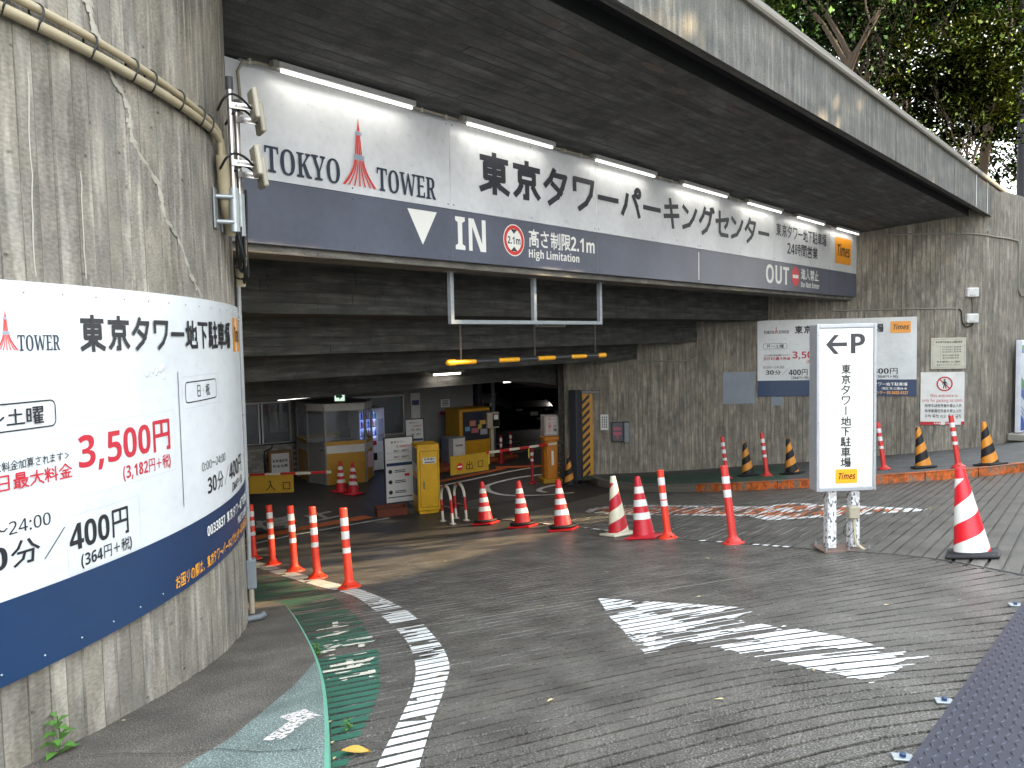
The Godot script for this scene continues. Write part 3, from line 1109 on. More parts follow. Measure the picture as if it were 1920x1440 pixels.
func build_left_wall() -> void:
	var path := []
	for i in 90:
		var a := deg_to_rad(-70.0 + 172.0 * i / 89.0)
		path.append(Vector2(CU + CR * sin(a), CV - CR * cos(a)))
	path.append(Vector2(2.0, 12.0))
	path.append(Vector2(1.5, 33.0))
	var t := thing("concrete_wall", "curved board-marked concrete wall beside the big price board", "wall", CY(2.6, -3.0))
	var m := MB.new()
	board_wall(m, path, -4.2, 3.35, 0.095, 1.0)
	part(t, "board_marked_face", m, conc("conc_wall", Color(0.83, 0.818, 0.80)), true)
	# ragged mortar seam running down across the boards
	var r := MB.new()
	var pts := [Vector2(2.36, 1.62), Vector2(2.46, 1.36), Vector2(2.62, 1.2), Vector2(2.66, 1.02), Vector2(2.86, 0.86), Vector2(2.92, 0.70), Vector2(3.06, 0.60), Vector2(3.2, 0.42), Vector2(3.35, 0.30)]
	pts = smooth_path(pts, 8)
	for i in pts.size() - 1:
		var a: Vector2 = pts[i]
		var b: Vector2 = pts[i + 1]
		var wa := 0.016 + 0.012 * sin(i * 1.7) + rng.randf() * 0.01
		for k in 2:
			var sg := -1.0 if k == 0 else 1.0
			r.quad(CY(a.x, a.y, 0.009), CY(b.x, b.y, 0.009), CY(b.x + sg * (wa + rng.randf() * 0.006), b.y, 0.003), CY(a.x + sg * wa, a.y, 0.003), CY(a.x, a.y, 1.0) - CY(a.x, a.y, 0.0), a, b, b, a)
	part(t, "mortar_seam", r, mat("mortarseam", Color(0.66, 0.64, 0.59), 0.95, 0.0, 6.0), true)
	# lime runs standing proud of the face
	for q in [[2.02, 1.15, 0.35], [2.27, 0.80, 0.33]]:
		var l := MB.new()
		var y: float = q[1]
		var x: float = q[0]
		while y > q[2]:
			var x2 := x + rng.randf_range(-0.006, 0.006)
			l.quad(CY(x - 0.004, y, 0.004), CY(x, y, 0.007), CY(x2, y - 0.06, 0.007), CY(x2 - 0.004, y - 0.06, 0.004), CY(x, y, 1.0) - CY(x, y, 0.0))
			l.quad(CY(x + 0.003, y, 0.004), CY(x, y, 0.007), CY(x2, y - 0.06, 0.007), CY(x2 + 0.003, y - 0.06, 0.004), CY(x, y, 1.0) - CY(x, y, 0.0))
			x = x2
			y -= 0.06
		part(t, "lime_run", l, mat("lime", Color(0.62, 0.60, 0.55), 0.9), true)

var RW := [Vector2(14.75, 11.4), Vector2(15.2, 10.92), Vector2(16.71, 9.25), Vector2(18.04, 7.92), Vector2(18.79, 6.8), Vector2(19.41, 5.96), Vector2(19.83, 4.75), Vector2(20.34, 3.88), Vector2(21.25, 3.32), Vector2(22.6, 3.02), Vector2(27.0, 2.7), Vector2(60.0, 2.4)]
var RWS := []
var RWL := []
func build_right_wall() -> void:
	RWS = smooth_path(RW, 10)
	RWL = [0.0]
	for i in RWS.size() - 1:
		RWL.append(RWL[i] + (RWS[i + 1] - RWS[i]).length())
	var t := thing("concrete_wall", "board-marked concrete wall behind the striped posts and price board", "wall", W(19.4, 5.9, -3.2))
	var path := [Vector2(14.75, 11.5)] + RWS.slice(1)
	# the walk must keep the visible face to its right, so walk it as listed
	var m := MB.new()
	board_wall(m, path, -4.2, 3.3, 0.105, 1.0)
	part(t, "board_marked_face", m, conc("conc_wall", Color(0.83, 0.818, 0.80)), true)

# point on the right wall by path metres
func RP(s: float, h: float, d := 0.0) -> Vector3:
	for i in RWS.size() - 1:
		if s <= RWL[i + 1] or i == RWS.size() - 2:
			var k: float = (s - RWL[i]) / (RWL[i + 1] - RWL[i])
			var p: Vector2 = RWS[i].lerp(RWS[i + 1], k)
			var dd: Vector2 = (RWS[i + 1] - RWS[i]).normalized()
			return W(p.x + dd.y * d, p.y - dd.x * d, h)
	return Vector3.ZERO

func RS(u: float, v: float) -> float:
	var best := 1e9
	var bs := 0.0
	for i in RWS.size() - 1:
		var a: Vector2 = RWS[i]
		var b: Vector2 = RWS[i + 1]
		var q := Geometry2D.get_closest_point_to_segment(Vector2(u, v), a, b)
		var d := q.distance_to(Vector2(u, v))
		if d < best:
			best = d
			bs = RWL[i] + (q - a).length()
	return bs

func build_roof_and_beams() -> void:
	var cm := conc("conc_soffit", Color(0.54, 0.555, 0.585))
	var fm := conc("conc_fascia", Color(0.60, 0.61, 0.61))
	# overhang: fascia, drip recess, soffit rising outwards, coping
	var t := thing("concrete_overhang", "deep grey concrete overhang above the lettered entrance sign", "overhang", W(11, 3.43, 2.7))
	var fa := MB.new()
	board_wall(fa, [Vector2(-7, 3.43), Vector2(60, 3.43)], 2.70, 3.42, 2.4, 1.0, 0.04)
	fa.col = Color(0.8, 0.8, 0.8)
	fa.quad(W(-7, 3.43, 2.70), W(60, 3.43, 2.70), W(60, 3.53, 2.70), W(-7, 3.53, 2.70), Vector3.DOWN, Vector2(0, 0), Vector2(0, 10), Vector2(0.05, 10), Vector2(0.05, 0))
	fa.quad(W(-7, 3.53, 2.70), W(60, 3.53, 2.70), W(60, 3.53, 2.86), W(-7, 3.53, 2.86), Vector3.FORWARD, Vector2(0, 0), Vector2(0, 10), Vector2(0.05, 10), Vector2(0.05, 0))
	fa.quad(W(-7, 3.43, 3.42), W(60, 3.43, 3.42), W(60, 14, 3.42), W(-7, 14, 3.42), Vector3.UP, Vector2(0, 0), Vector2(0, 10), Vector2(3, 10), Vector2(3, 0))
	part(t, "fascia", fa, fm, true)
	var rc := MB.new()
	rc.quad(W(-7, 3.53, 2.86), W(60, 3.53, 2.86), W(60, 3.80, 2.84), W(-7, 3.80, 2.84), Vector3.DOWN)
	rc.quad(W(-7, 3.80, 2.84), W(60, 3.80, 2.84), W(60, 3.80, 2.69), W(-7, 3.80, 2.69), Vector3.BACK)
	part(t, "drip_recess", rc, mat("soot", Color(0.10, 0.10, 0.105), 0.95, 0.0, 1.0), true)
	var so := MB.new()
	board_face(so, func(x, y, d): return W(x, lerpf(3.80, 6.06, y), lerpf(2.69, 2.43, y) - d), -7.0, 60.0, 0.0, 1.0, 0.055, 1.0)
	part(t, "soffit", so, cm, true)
	var cp := MB.new()
	cp.box(W(26.5, 3.50, 3.475), Vector3(67, 0.11, 0.26), 0.02)
	part(t, "coping", cp, conc("conc_coping", Color(0.85, 0.85, 0.84)), true)
	# two pale joint strips near the far end of the fascia
	for u in [19.15, 20.4]:
		part(t, "joint_strip", bx(W(u, 3.422, 3.06), Vector3(0.03, 0.70, 0.012), 0.003), mat("jointwhite", Color(0.80, 0.80, 0.78), 0.8), true)
	# spalled patches on the soffit edge: thin plates of paler mortar
	for q in [[5.05, 4.0, 0.16, 0.07], [6.6, 3.95, 0.22, 0.05], [7.4, 4.1, 0.16, 0.05], [8.6, 4.0, 0.3, 0.05], [10.4, 4.05, 0.2, 0.06], [12.6, 4.0, 0.35, 0.05], [5.7, 4.25, 0.1, 0.07]]:
		var sp := MB.new()
		var pl := PackedVector2Array()
		for k in 9:
			var a := TAU * k / 9.0
			var rr := rng.randf_range(0.7, 1.1)
			pl.append(Vector2(q[0] + cos(a) * q[2] * rr, q[1] + sin(a) * q[3] * rr))
		sp.poly(pl, func(z): return W(z.x, z.y, lerpf(2.69, 2.43, (z.y - 3.8) / 2.26) - 0.006), Vector3.DOWN)
		part(t, "mortar_patch", sp, mat("mortarpatch", Color(0.42, 0.38, 0.36), 0.95, 0.0, 2.0), true)
	# lintel behind the sign
	var l := thing("concrete_lintel", "concrete lintel beam carrying the long entrance sign", "beam", W(11, 6.06, 0.8))
	var lm := MB.new()
	board_face(lm, func(x, y, d): return W(x, 6.06 - d, y), 0.5, 20.5, 0.82, 2.5, 0.14, 1.0)
	board_face(lm, func(x, y, d): return W(x, y, 0.82 - d), 0.5, 20.5, 6.06, 6.5, 0.15, 0.9)
	lm.col = Color.WHITE
	lm.quad(W(0.5, 6.5, 0.82), W(20.5, 6.5, 0.82), W(20.5, 6.5, 1.9), W(0.5, 6.5, 1.9), Vector3.FORWARD, Vector2(0, 0), Vector2(0, 7), Vector2(0.4, 7), Vector2(0.4, 0))
	lm.quad(W(0.5, 6.5, 1.9), W(20.5, 6.5, 1.9), W(20.5, 7.7, 1.9), W(0.5, 7.7, 1.9), Vector3.DOWN, Vector2(0, 0), Vector2(0, 7), Vector2(0.4, 7), Vector2(0.4, 0))
	part(l, "board_marked_face", lm, conc("conc_lintel", Color(0.68, 0.68, 0.68)), true)
	# stepped beams following the ramp down
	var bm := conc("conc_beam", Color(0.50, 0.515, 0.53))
	var defs := [[7.7, 1.9, 0.37, "first"], [9.0, 0.37, -0.13, "second"], [10.1, -0.13, -0.52, "third"], [12.0, -0.52, -0.97, "fourth"]]
	var labels := ["uppermost dark board-marked beam behind the hanging frame", "second dark concrete beam down with the paler left stretch", "third board-marked beam down under the roof steps", "lowest board-marked beam with a lit tube lamp on it"]
	for i in 4:
		var d = defs[i]
		var o := thing("ceiling_beam", labels[i], "beam", W(10, d[0], d[2]), 0.0, "stepped beams over the ramp")
		var mb := MB.new()
		board_face(mb, func(x, y, dd): return W(x, d[0] - dd, y), 0.0, 19.0, d[2], d[1], 0.125, 1.0)
		var nv: float = defs[i + 1][0] if i < 3 else 13.0
		board_face(mb, func(x, y, dd): return W(x, y, d[2] - dd), 0.0, 19.0, d[0], nv, 0.2, 0.9)
		part(o, "board_marked_face", mb, bm, true)
		if i == 3:
			# haunch dropping at the right end
			var hn := MB.new()
			var prev := Vector2(13.2, -0.97)
			for k in range(1, 9):
				var x := 13.2 + 2.6 * k / 8.0
				var y := -0.97 - 0.34 * pow(k / 8.0, 1.6)
				hn.quad(W(prev.x, 11.99, prev.y), W(x, 11.99, y), W(x, 11.99, -0.96), W(prev.x, 11.99, -0.96), Vector3.BACK, Vector2(0, prev.x), Vector2(0, x), Vector2(0.1, x), Vector2(0.1, prev.x))
				hn.quad(W(prev.x, 11.99, prev.y), W(x, 11.99, y), W(x, 13.0, y), W(prev.x, 13.0, prev.y), Vector3.DOWN, Vector2(0, prev.x), Vector2(0, x), Vector2(0.3, x), Vector2(0.3, prev.x))
				prev = Vector2(x, y)
			part(o, "haunch", hn, bm, true)

func build_garage_shell() -> void:
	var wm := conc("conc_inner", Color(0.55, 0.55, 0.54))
	var c := MB.new()
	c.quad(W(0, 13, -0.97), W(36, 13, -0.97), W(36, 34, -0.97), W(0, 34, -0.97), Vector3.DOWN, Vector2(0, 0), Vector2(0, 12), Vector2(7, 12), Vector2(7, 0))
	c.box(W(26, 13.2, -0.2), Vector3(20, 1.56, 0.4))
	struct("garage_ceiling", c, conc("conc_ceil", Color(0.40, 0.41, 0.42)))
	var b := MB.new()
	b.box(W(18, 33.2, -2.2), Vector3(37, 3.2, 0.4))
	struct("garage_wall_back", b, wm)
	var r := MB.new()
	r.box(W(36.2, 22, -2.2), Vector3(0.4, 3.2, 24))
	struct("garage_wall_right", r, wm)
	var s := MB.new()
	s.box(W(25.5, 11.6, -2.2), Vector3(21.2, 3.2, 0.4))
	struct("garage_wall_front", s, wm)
	# planted terrace above the garage
	var t := MB.new()
	t.quad(W(-8, 3.56, 3.40), W(120, 3.56, 3.40), W(120, 120, 3.40), W(-8, 120, 3.40), Vector3.UP, Vector2(0, 0), Vector2(60, 0), Vector2(60, 40), Vector2(0, 40))
	t.quad(W(-60, 6.6, 3.2), W(120, 6.6, 3.2), W(120, 120, 3.2), W(-60, 120, 3.2), Vector3.DOWN)
	struct("terrace_ground", t, mat("soil", Color(0.30, 0.27, 0.20), 0.95, 0.0, 0.5))

func build_entrance_sign() -> void:
	var F := func(x, y, d): return W(x, 5.985 - d, y)
	var t := thing("entrance_sign", "long white and slate sign lettered over the garage entrance", "sign", W(11.4, 6.0, 0.89))
	var white := mat("panelwhite", Color(0.86, 0.87, 0.89), 0.32, 0.0, 0.35)
	var slate := mat("panelslate", Color(0.345, 0.365, 0.43), 0.38, 0.0, 0.35)
	var xs := [3.13, 5.735, 8.47, 11.39, 14.42, 17.52, 19.5]
	for i in 6:
		var a: float = xs[i] + 0.002
		var b: float = xs[i + 1] - 0.002
		if i == 0:
			# the first sheet is slightly buckled
			var mb := MB.new()
			var P := func(x, y): return W(x, 5.985 - 0.006 * sin((x - 3.3) * 4.0) * sin((y - 1.45) * 5.5) - 0.004 * sin(x * 9.0 + y * 5.0) * clampf((y - 1.45) * 3.0, 0, 1) , y)
			var nx := 24
			var ny := 12
			for ix in nx:
				for iy in ny:
					var Q := []
					var N := []
					for q in [[0, 0], [1, 0], [1, 1], [0, 1]]:
						var x := lerpf(a, b, float(ix + q[0]) / nx)
						var y := lerpf(1.452, 2.414, float(iy + q[1]) / ny)
						Q.append(P.call(x, y))
						var tx: Vector3 = P.call(x + 0.01, y) - P.call(x - 0.01, y)
						var ty: Vector3 = P.call(x, y + 0.01) - P.call(x, y - 0.01)
						N.append(tx.cross(ty).normalized())
					mb.squad(Q[0], Q[1], Q[2], Q[3], N[0], N[1], N[2], N[3])
			part(t, "white_panel", mb, white, true)
		else:
			part(t, "white_panel", bx(W((a + b) / 2, 6.0, (1.452 + 2.414) / 2), Vector3(b - a, 0.962, 0.03), 0.003), white, true)
		part(t, "slate_panel", bx(W((a + b) / 2, 6.0, (0.89 + 1.448) / 2), Vector3(b - a, 0.558, 0.03), 0.003), slate, true)
		for k in 3:
			for y in [0.93, 1.40, 1.50, 2.36]:
				var rv := MB.new()
				rv.lathe([Vector2(0.0, 0.004), Vector2(0.007, 0.003), Vector2(0.009, 0.0)], 8, W(lerpf(a + 0.04, b - 0.04, k / 2.0), 5.985, y), Basis(Vector3.RIGHT, PI / 2))
				part(t, "rivet", rv, mat("rivet", Color(0.35, 0.35, 0.38), 0.4, 0.6), true)
	part(t, "edge_trim", bx(W(11.4, 5.995, 2.42), Vector3(16.2, 0.02, 0.05), 0.004), mat("alu", Color(0.62, 0.62, 0.62), 0.4, 0.7), true)
	var ink := mat("inkdark", Color(0.155, 0.16, 0.195), 0.45)
	var navy := mat("inknavy", Color(0.14, 0.19, 0.26), 0.45)
	var wht := mat("inkwhite", Color(0.90, 0.90, 0.87), 0.45)
	var red := mat("signred", Color(0.80, 0.20, 0.17), 0.4)
	var F0 := func(x, y, d): return W(x, 5.972 - d, y)
	var m := MB.new()
	line(m, "TOKYO", F0, 3.50, 1.505, 0.262, 0.80, 9, "serif")
	part(t, "lettering", m, navy, true)
	m = MB.new()
	line(m, "TOWER", F0, 4.72, 1.505, 0.262, 0.80, 9, "serif")
	part(t, "lettering", m, navy, true)
	tower_mark(t, F0, 4.51, 1.525, 0.655, 0.20, true)
	m = MB.new()
	line(m, "東京タワーパーキングセンター", F, 6.17, 1.70, 0.47, 8.08, 14.5)
	part(t, "lettering", m, ink, true)
	m = MB.new()
	line(m, "東京タワー地下駐車場", F, 14.52, 1.95, 0.26, 2.80, 10.5)
	part(t, "lettering", m, ink, true)
	m = MB.new()
	line(m, "24時間営業", F, 15.08, 1.63, 0.25, 1.72, 10.5)
	part(t, "lettering", m, ink, true)
	logo_plate(t, F, 17.88, 1.63, 18.98, 2.24, true)
	m = MB.new()
	fpoly(m, F, [[5.11, 1.39], [5.31, 1.03], [5.52, 1.39]], 0.002)
	part(t, "arrow_mark", m, wht, true)
	m = MB.new()
	line(m, "IN", F, 5.79, 1.0, 0.42, 0.52, 9)
	part(t, "lettering", m, wht, true)
	# height limit roundel
	m = MB.new()
	ring(m, F, 6.76, 1.20, 0.0, 0.19, 0.0015)
	part(t, "roundel", m, wht, true)
	m = MB.new()
	ring(m, F, 6.76, 1.20, 0.135, 0.178, 0.003)
	part(t, "roundel_ring", m, red, true)
	m = MB.new()
	fpoly(m, F, [[6.70, 1.33], [6.82, 1.33], [6.76, 1.275]], 0.003)
	fpoly(m, F, [[6.70, 1.07], [6.76, 1.125], [6.82, 1.07]], 0.003)
	line(m, "2.1m", F, 6.645, 1.15, 0.10, 0.24, 9)
	part(t, "roundel_figures", m, ink, true)
	m = MB.new()
	line(m, "高さ制限2.1m", F, 7.03, 1.15, 0.21, 1.40, 11)
	line(m, "High Limitation", F, 7.03, 1.01, 0.115, 1.04, 9)
	part(t, "lettering", m, wht, true)
	m = MB.new()
	rect(m, F, 11.345, 0.94, 11.375, 1.40, 0.002)
	part(t, "divider", m, wht, true)
	m = MB.new()
	line(m, "OUT", F, 14.04, 0.99, 0.41, 1.18, 9)
	line(m, "進入禁止", F, 15.82, 1.155, 0.23, 1.02, 11)
	line(m, "Do Not Enter", F, 15.82, 0.99, 0.125, 1.08, 9)
	part(t, "lettering", m, wht, true)
	m = MB.new()
	ring(m, F, 15.52, 1.20, 0.0, 0.205, 0.002)
	part(t, "no_entry_disc", m, mat("noentry", Color(0.80, 0.16, 0.18), 0.4), true)
	m = MB.new()
	rect(m, F, 15.37, 1.165, 15.67, 1.235, 0.0035)
	part(t, "no_entry_bar", m, wht, true)
	# batten lamps along the top edge
	var names := ["leftmost batten lamp above the tower emblem", "batten lamp above the first big characters", "third batten lamp from the left above the sign", "middle batten lamp of the row above the sign", "fifth batten lamp from the left above the sign", "sixth batten lamp above the small two-line lettering", "farthest batten lamp above the orange logo plate"]
	var x0 := [3.58, 5.84, 8.24, 10.58, 12.91, 15.22, 17.56]
	for i in 7:
		var o := thing("batten_lamp", names[i], "lamp", W(x0[i], 5.84, 2.42), 0.0, "lamps along the top of the entrance sign")
		var L := 1.54
		part(o, "housing", bx(Vector3(L / 2, -0.012, 0), Vector3(L, 0.055, 0.075), 0.008), mat("lampgrey", Color(0.66, 0.66, 0.65), 0.4, 0.2))
		part(o, "end_cap", bx(Vector3(-0.03, -0.012, 0.0), Vector3(0.06, 0.06, 0.08), 0.01), mat("lampend", Color(0.45, 0.44, 0.40), 0.6))
		var tubem := MB.new()
		tubem.lathe([Vector2(0.0, 0.0), Vector2(0.013, 0.005), Vector2(0.013, L - 0.065), Vector2(0.0, L - 0.06)], 10, Vector3(0.03, -0.056, 0.0), Basis(Vector3.BACK, -PI / 2))
		part(o, "tube", tubem, glow("tubeglow", Color(1.0, 0.985, 0.95), 0.5))
		part(o, "bracket", bx(Vector3(L / 2, 0.02, -0.08), Vector3(0.05, 0.02, 0.12), 0.003), mat("lampend", Color(0.45, 0.44, 0.40), 0.6))
		var a := AreaLight3D.new()
		a.name = "lamp_light"
		a.area_size = Vector2(L - 0.1, 0.05)
		a.light_energy = 0.036
		a.light_color = Color(1.0, 0.985, 0.94)
		a.shadow_enabled = true
		o.add_child(a)
		a.position = Vector3(L / 2, -0.08, 0)
		a.rotation.x = -PI / 2
	# conduit that feeds the lamps
	var c := thing("lamp_conduit", "thin beige conduit along the top edge of the sign between the lamps", "conduit", W(3.3, 5.94, 2.40))
	part(c, "pipe", tb([W(3.28, 5.93, 1.95), W(3.26, 5.93, 2.30), W(3.30, 5.92, 2.38), W(3.42, 5.91, 2.405), W(19.4, 5.91, 2.405)], 0.014, 8), mat("conduit", Color(0.56, 0.53, 0.47), 0.6), true)
	for i in 7:
		for k in 2:
			part(c, "saddle_clip", bx(W(x0[i] - 0.22 - k * 0.34, 5.915, 2.40), Vector3(0.025, 0.045, 0.04), 0.004), mat("clip", Color(0.66, 0.64, 0.58), 0.5), true)

func fare_board(t: Node3D, F: Callable, sx: float, sy: float, n: int, lift := 0.0) -> void:
	# layout of the fare board; x from 0 (left edge) to 3.66, y from 0 (bottom) to 1.605
	var K := func(x, y, d): return F.call(x * sx, y * sy, d + lift)
	var ink := mat("inkblack", Color(0.12, 0.12, 0.13), 0.45)
	var red := mat("farered", Color(0.72, 0.13, 0.19), 0.45)
	var navyl := mat("inknavy", Color(0.14, 0.19, 0.26), 0.45)
	var m := MB.new()
	rect(m, K, 0, 0.0, 3.66, 0.335, 0.004, n)
	part(t, "blue_band", m, mat("bandblue", Color(0.10, 0.215, 0.36), 0.35, 0.0, 0.4), true)
	m = MB.new()
	line(m, "TOKYO", K, 0.15, 1.318, 0.075, 0.26, 9, "serif")
	line(m, "TOWER", K, 0.515, 1.318, 0.075, 0.25, 9, "serif")
	part(t, "lettering", m, navyl, true)
	tower_mark(t, K, 0.457, 1.325, 0.165, 0.062, true)
	m = MB.new()
	line(m, "東京タワー地下駐車場", K, 0.89, 1.312, 0.165, 2.07, 13.5)
	part(t, "title_lettering", m, ink, true)
	logo_plate(t, K, 3.10, 1.285, 3.53, 1.52, true)
	m = MB.new()
	rframe(m, K, 0.14, 1.0, 0.71, 1.115, 0.03, 0.006, 0.003)
	part(t, "box_line", m, ink, true)
	m = MB.new()
	rframe(m, K, 1.89, 1.01, 2.46, 1.13, 0.03, 0.006, 0.003)
	part(t, "box_line", m, ink, true)
	m = MB.new()
	rect(m, K, 1.792, 0.45, 1.799, 1.19, 0.003)
	part(t, "divider", m, ink, true)
	m = MB.new()
	line(m, "月〜土曜", K, 0.22, 1.022, 0.072, 0.42, 10)
	line(m, "日・祝", K, 2.07, 1.035, 0.070, 0.24, 9)
	line(m, "＜24:00等は料金加算されます＞", K, 0.14, 0.846, 0.040, 0.645, 9, "light")
	line(m, "0:00〜24:00", K, 0.14, 0.588, 0.060, 0.51, 9, "light")
	line(m, "30分", K, 0.20, 0.455, 0.105, 0.38, 10)
	line(m, "400円", K, 0.75, 0.437, 0.135, 0.46, 10)
	line(m, "(364円＋税)", K, 0.82, 0.358, 0.062, 0.40, 9)
	line(m, "0:00〜24:00", K, 2.10, 0.597, 0.058, 0.53, 9, "light")
	line(m, "30分", K, 2.19, 0.445, 0.11, 0.36, 10)
	line(m, "400円", K, 2.72, 0.447, 0.125, 0.56, 10)
	line(m, "(364円＋税)", K, 2.80, 0.365, 0.060, 0.48, 9)
	for q in [[0.59, 0.72], [2.57, 2.70]]:
		fpoly(m, K, [[q[0], 0.45], [q[0] + 0.008, 0.45], [q[1] + 0.008, 0.56], [q[1], 0.56]], 0.003)
	part(t, "lettering", m, ink, true)
	m = MB.new()
	line(m, "当日1日最大料金", K, 0.14, 0.768, 0.064, 0.655, 10.5)
	line(m, "3,500円", K, 0.84, 0.788, 0.165, 0.84, 12)
	line(m, "(3,182円＋税)", K, 1.17, 0.695, 0.070, 0.49, 9)
	part(t, "red_lettering", m, red, true)
	m = MB.new()
	var K2 := func(x, y, d): return F.call(x * sx, y * sy, d + 0.005 + lift)
	line(m, "0033837 東京タワー地下駐車場", K2, 2.13, 0.205, 0.068, 1.34, 11)
	line(m, "港区芝公園4-6", K2, 2.92, 0.125, 0.050, 0.54, 9)
	part(t, "white_lettering", m, mat("inkwhite", Color(0.90, 0.90, 0.87), 0.45), true)
	m = MB.new()
	line(m, "お困りの際は、東京タワーパーキングセンター 03-3433-5327", K2, 1.63, 0.030, 0.070, 1.86, 11)
	part(t, "amber_lettering", m, mat("inkamber", Color(0.93, 0.63, 0.18), 0.45), true)
	# faint outlines of over-stuck price labels
	m = MB.new()
	for q in [[0.80, 0.67, 1.72, 0.99], [0.735, 0.34, 1.30, 0.60], [1.85, 0.98, 2.52, 1.16], [0.05, 0.97, 0.78, 1.15]]:
		m = MB.new()
		rframe(m, K, q[0], q[1], q[2], q[3], 0.008, 0.0025, 0.0012)
		part(t, "label_edge", m, mat("labeledge", Color(0.74, 0.75, 0.77), 0.5), true)

func build_price_boards() -> void:
	var white := mat("boardwhite", Color(0.86, 0.875, 0.885), 0.30, 0.0, 0.4)
	# the near board, bent round the wall; left edge lies outside the frame
	var s0 := 1.46
	var L := 3.0
	var F := func(x, y, d): return CY(s0 + x, -1.32 + y, 0.022 + d)
	var t := thing("price_board", "big white and blue fare board bent round the curved wall", "sign", CY(s0 + 1.6, -1.32, 0.02))
	var m := MB.new()
	var n := 48
	for i in n:
		var a := L * i / n
		var b := L * (i + 1) / n
		var na := (CY(s0 + a, 0, 1) - CY(s0 + a, 0, 0)).normalized()
		var nb := (CY(s0 + b, 0, 1) - CY(s0 + b, 0, 0)).normalized()
		m.squad(F.call(a, 0, 0), F.call(b, 0, 0), F.call(b, 1.605, 0), F.call(a, 1.605, 0), na, nb, nb, na)
		m.quad(F.call(a, 1.605, 0), F.call(b, 1.605, 0), F.call(b, 1.605, -0.024), F.call(a, 1.605, -0.024), Vector3.UP)
		m.quad(F.call(a, 0, 0), F.call(b, 0, 0), F.call(b, 0, -0.024), F.call(a, 0, -0.024), Vector3.DOWN)
	m.quad(F.call(L, 0, 0), F.call(L, 1.605, 0), F.call(L, 1.605, -0.024), F.call(L, 0, -0.024), F.call(L + 0.1, 0, 0) - F.call(L, 0, 0))
	part(t, "panel", m, white, true)
	fare_board(t, F, 3.0 / 3.66, 1.0, 40)
	for i in 16:
		for y in [0.05, 1.56]:
			var rv := MB.new()
			var p: Vector3 = F.call(0.08 + i * 0.19, y, 0.004)
			rv.box(p, Vector3(0.008, 0.008, 0.010), 0.003)
			part(t, "screw", rv, mat("screwwhite", Color(0.66, 0.67, 0.68), 0.4, 0.2), true)
	# blistered vinyl under the title
	for i in 14:
		var bl := MB.new()
		var c := Vector2(1.26 + rng.randf_range(-0.09, 0.09), 1.20 + rng.randf_range(-0.035, 0.035))
		var nn: Vector3 = (F.call(c.x, c.y, 1) - F.call(c.x, c.y, 0)).normalized()
		var xx := nn.cross(Vector3.UP).normalized()
		var r := rng.randf_range(0.007, 0.020)
		bl.lathe([Vector2(r, 0.0), Vector2(r * 0.8, r * 0.10), Vector2(r * 0.4, r * 0.16), Vector2(0, r * 0.18)], 12, F.call(c.x, c.y, 0.001), Basis(xx, nn, xx.cross(nn)))
		part(t, "vinyl_blister", bl, white, true)
	# the same board on the far wall
	var sa := RS(18.04, 7.92)
	var sb := RS(19.84, 4.74)
	var F2 := func(x, y, d): return RP(sa + x, -1.53 + y, 0.03 + d)
	var t2 := thing("price_board", "white and blue fare board on the far wall behind the parking pole sign", "sign", RP((sa + sb) / 2, -1.53, 0.03))
	m = MB.new()
	var L2 := sb - sa
	for i in 24:
		var a := L2 * i / 24
		var b := L2 * (i + 1) / 24
		m.quad(F2.call(a, 0, 0), F2.call(b, 0, 0), F2.call(b, 1.90, 0), F2.call(a, 1.90, 0), F2.call(a, 0, 1) - F2.call(a, 0, 0))
		m.quad(F2.call(a, 0, 0), F2.call(b, 0, 0), F2.call(b, 0, -0.03), F2.call(a, 0, -0.03), Vector3.DOWN)
		m.quad(F2.call(a, 1.90, 0), F2.call(b, 1.90, 0), F2.call(b, 1.90, -0.03), F2.call(a, 1.90, -0.03), Vector3.UP)
	part(t2, "panel", m, white, true)
	fare_board(t2, F2, L2 / 3.66, 1.90 / 1.605, 24, 0.010)

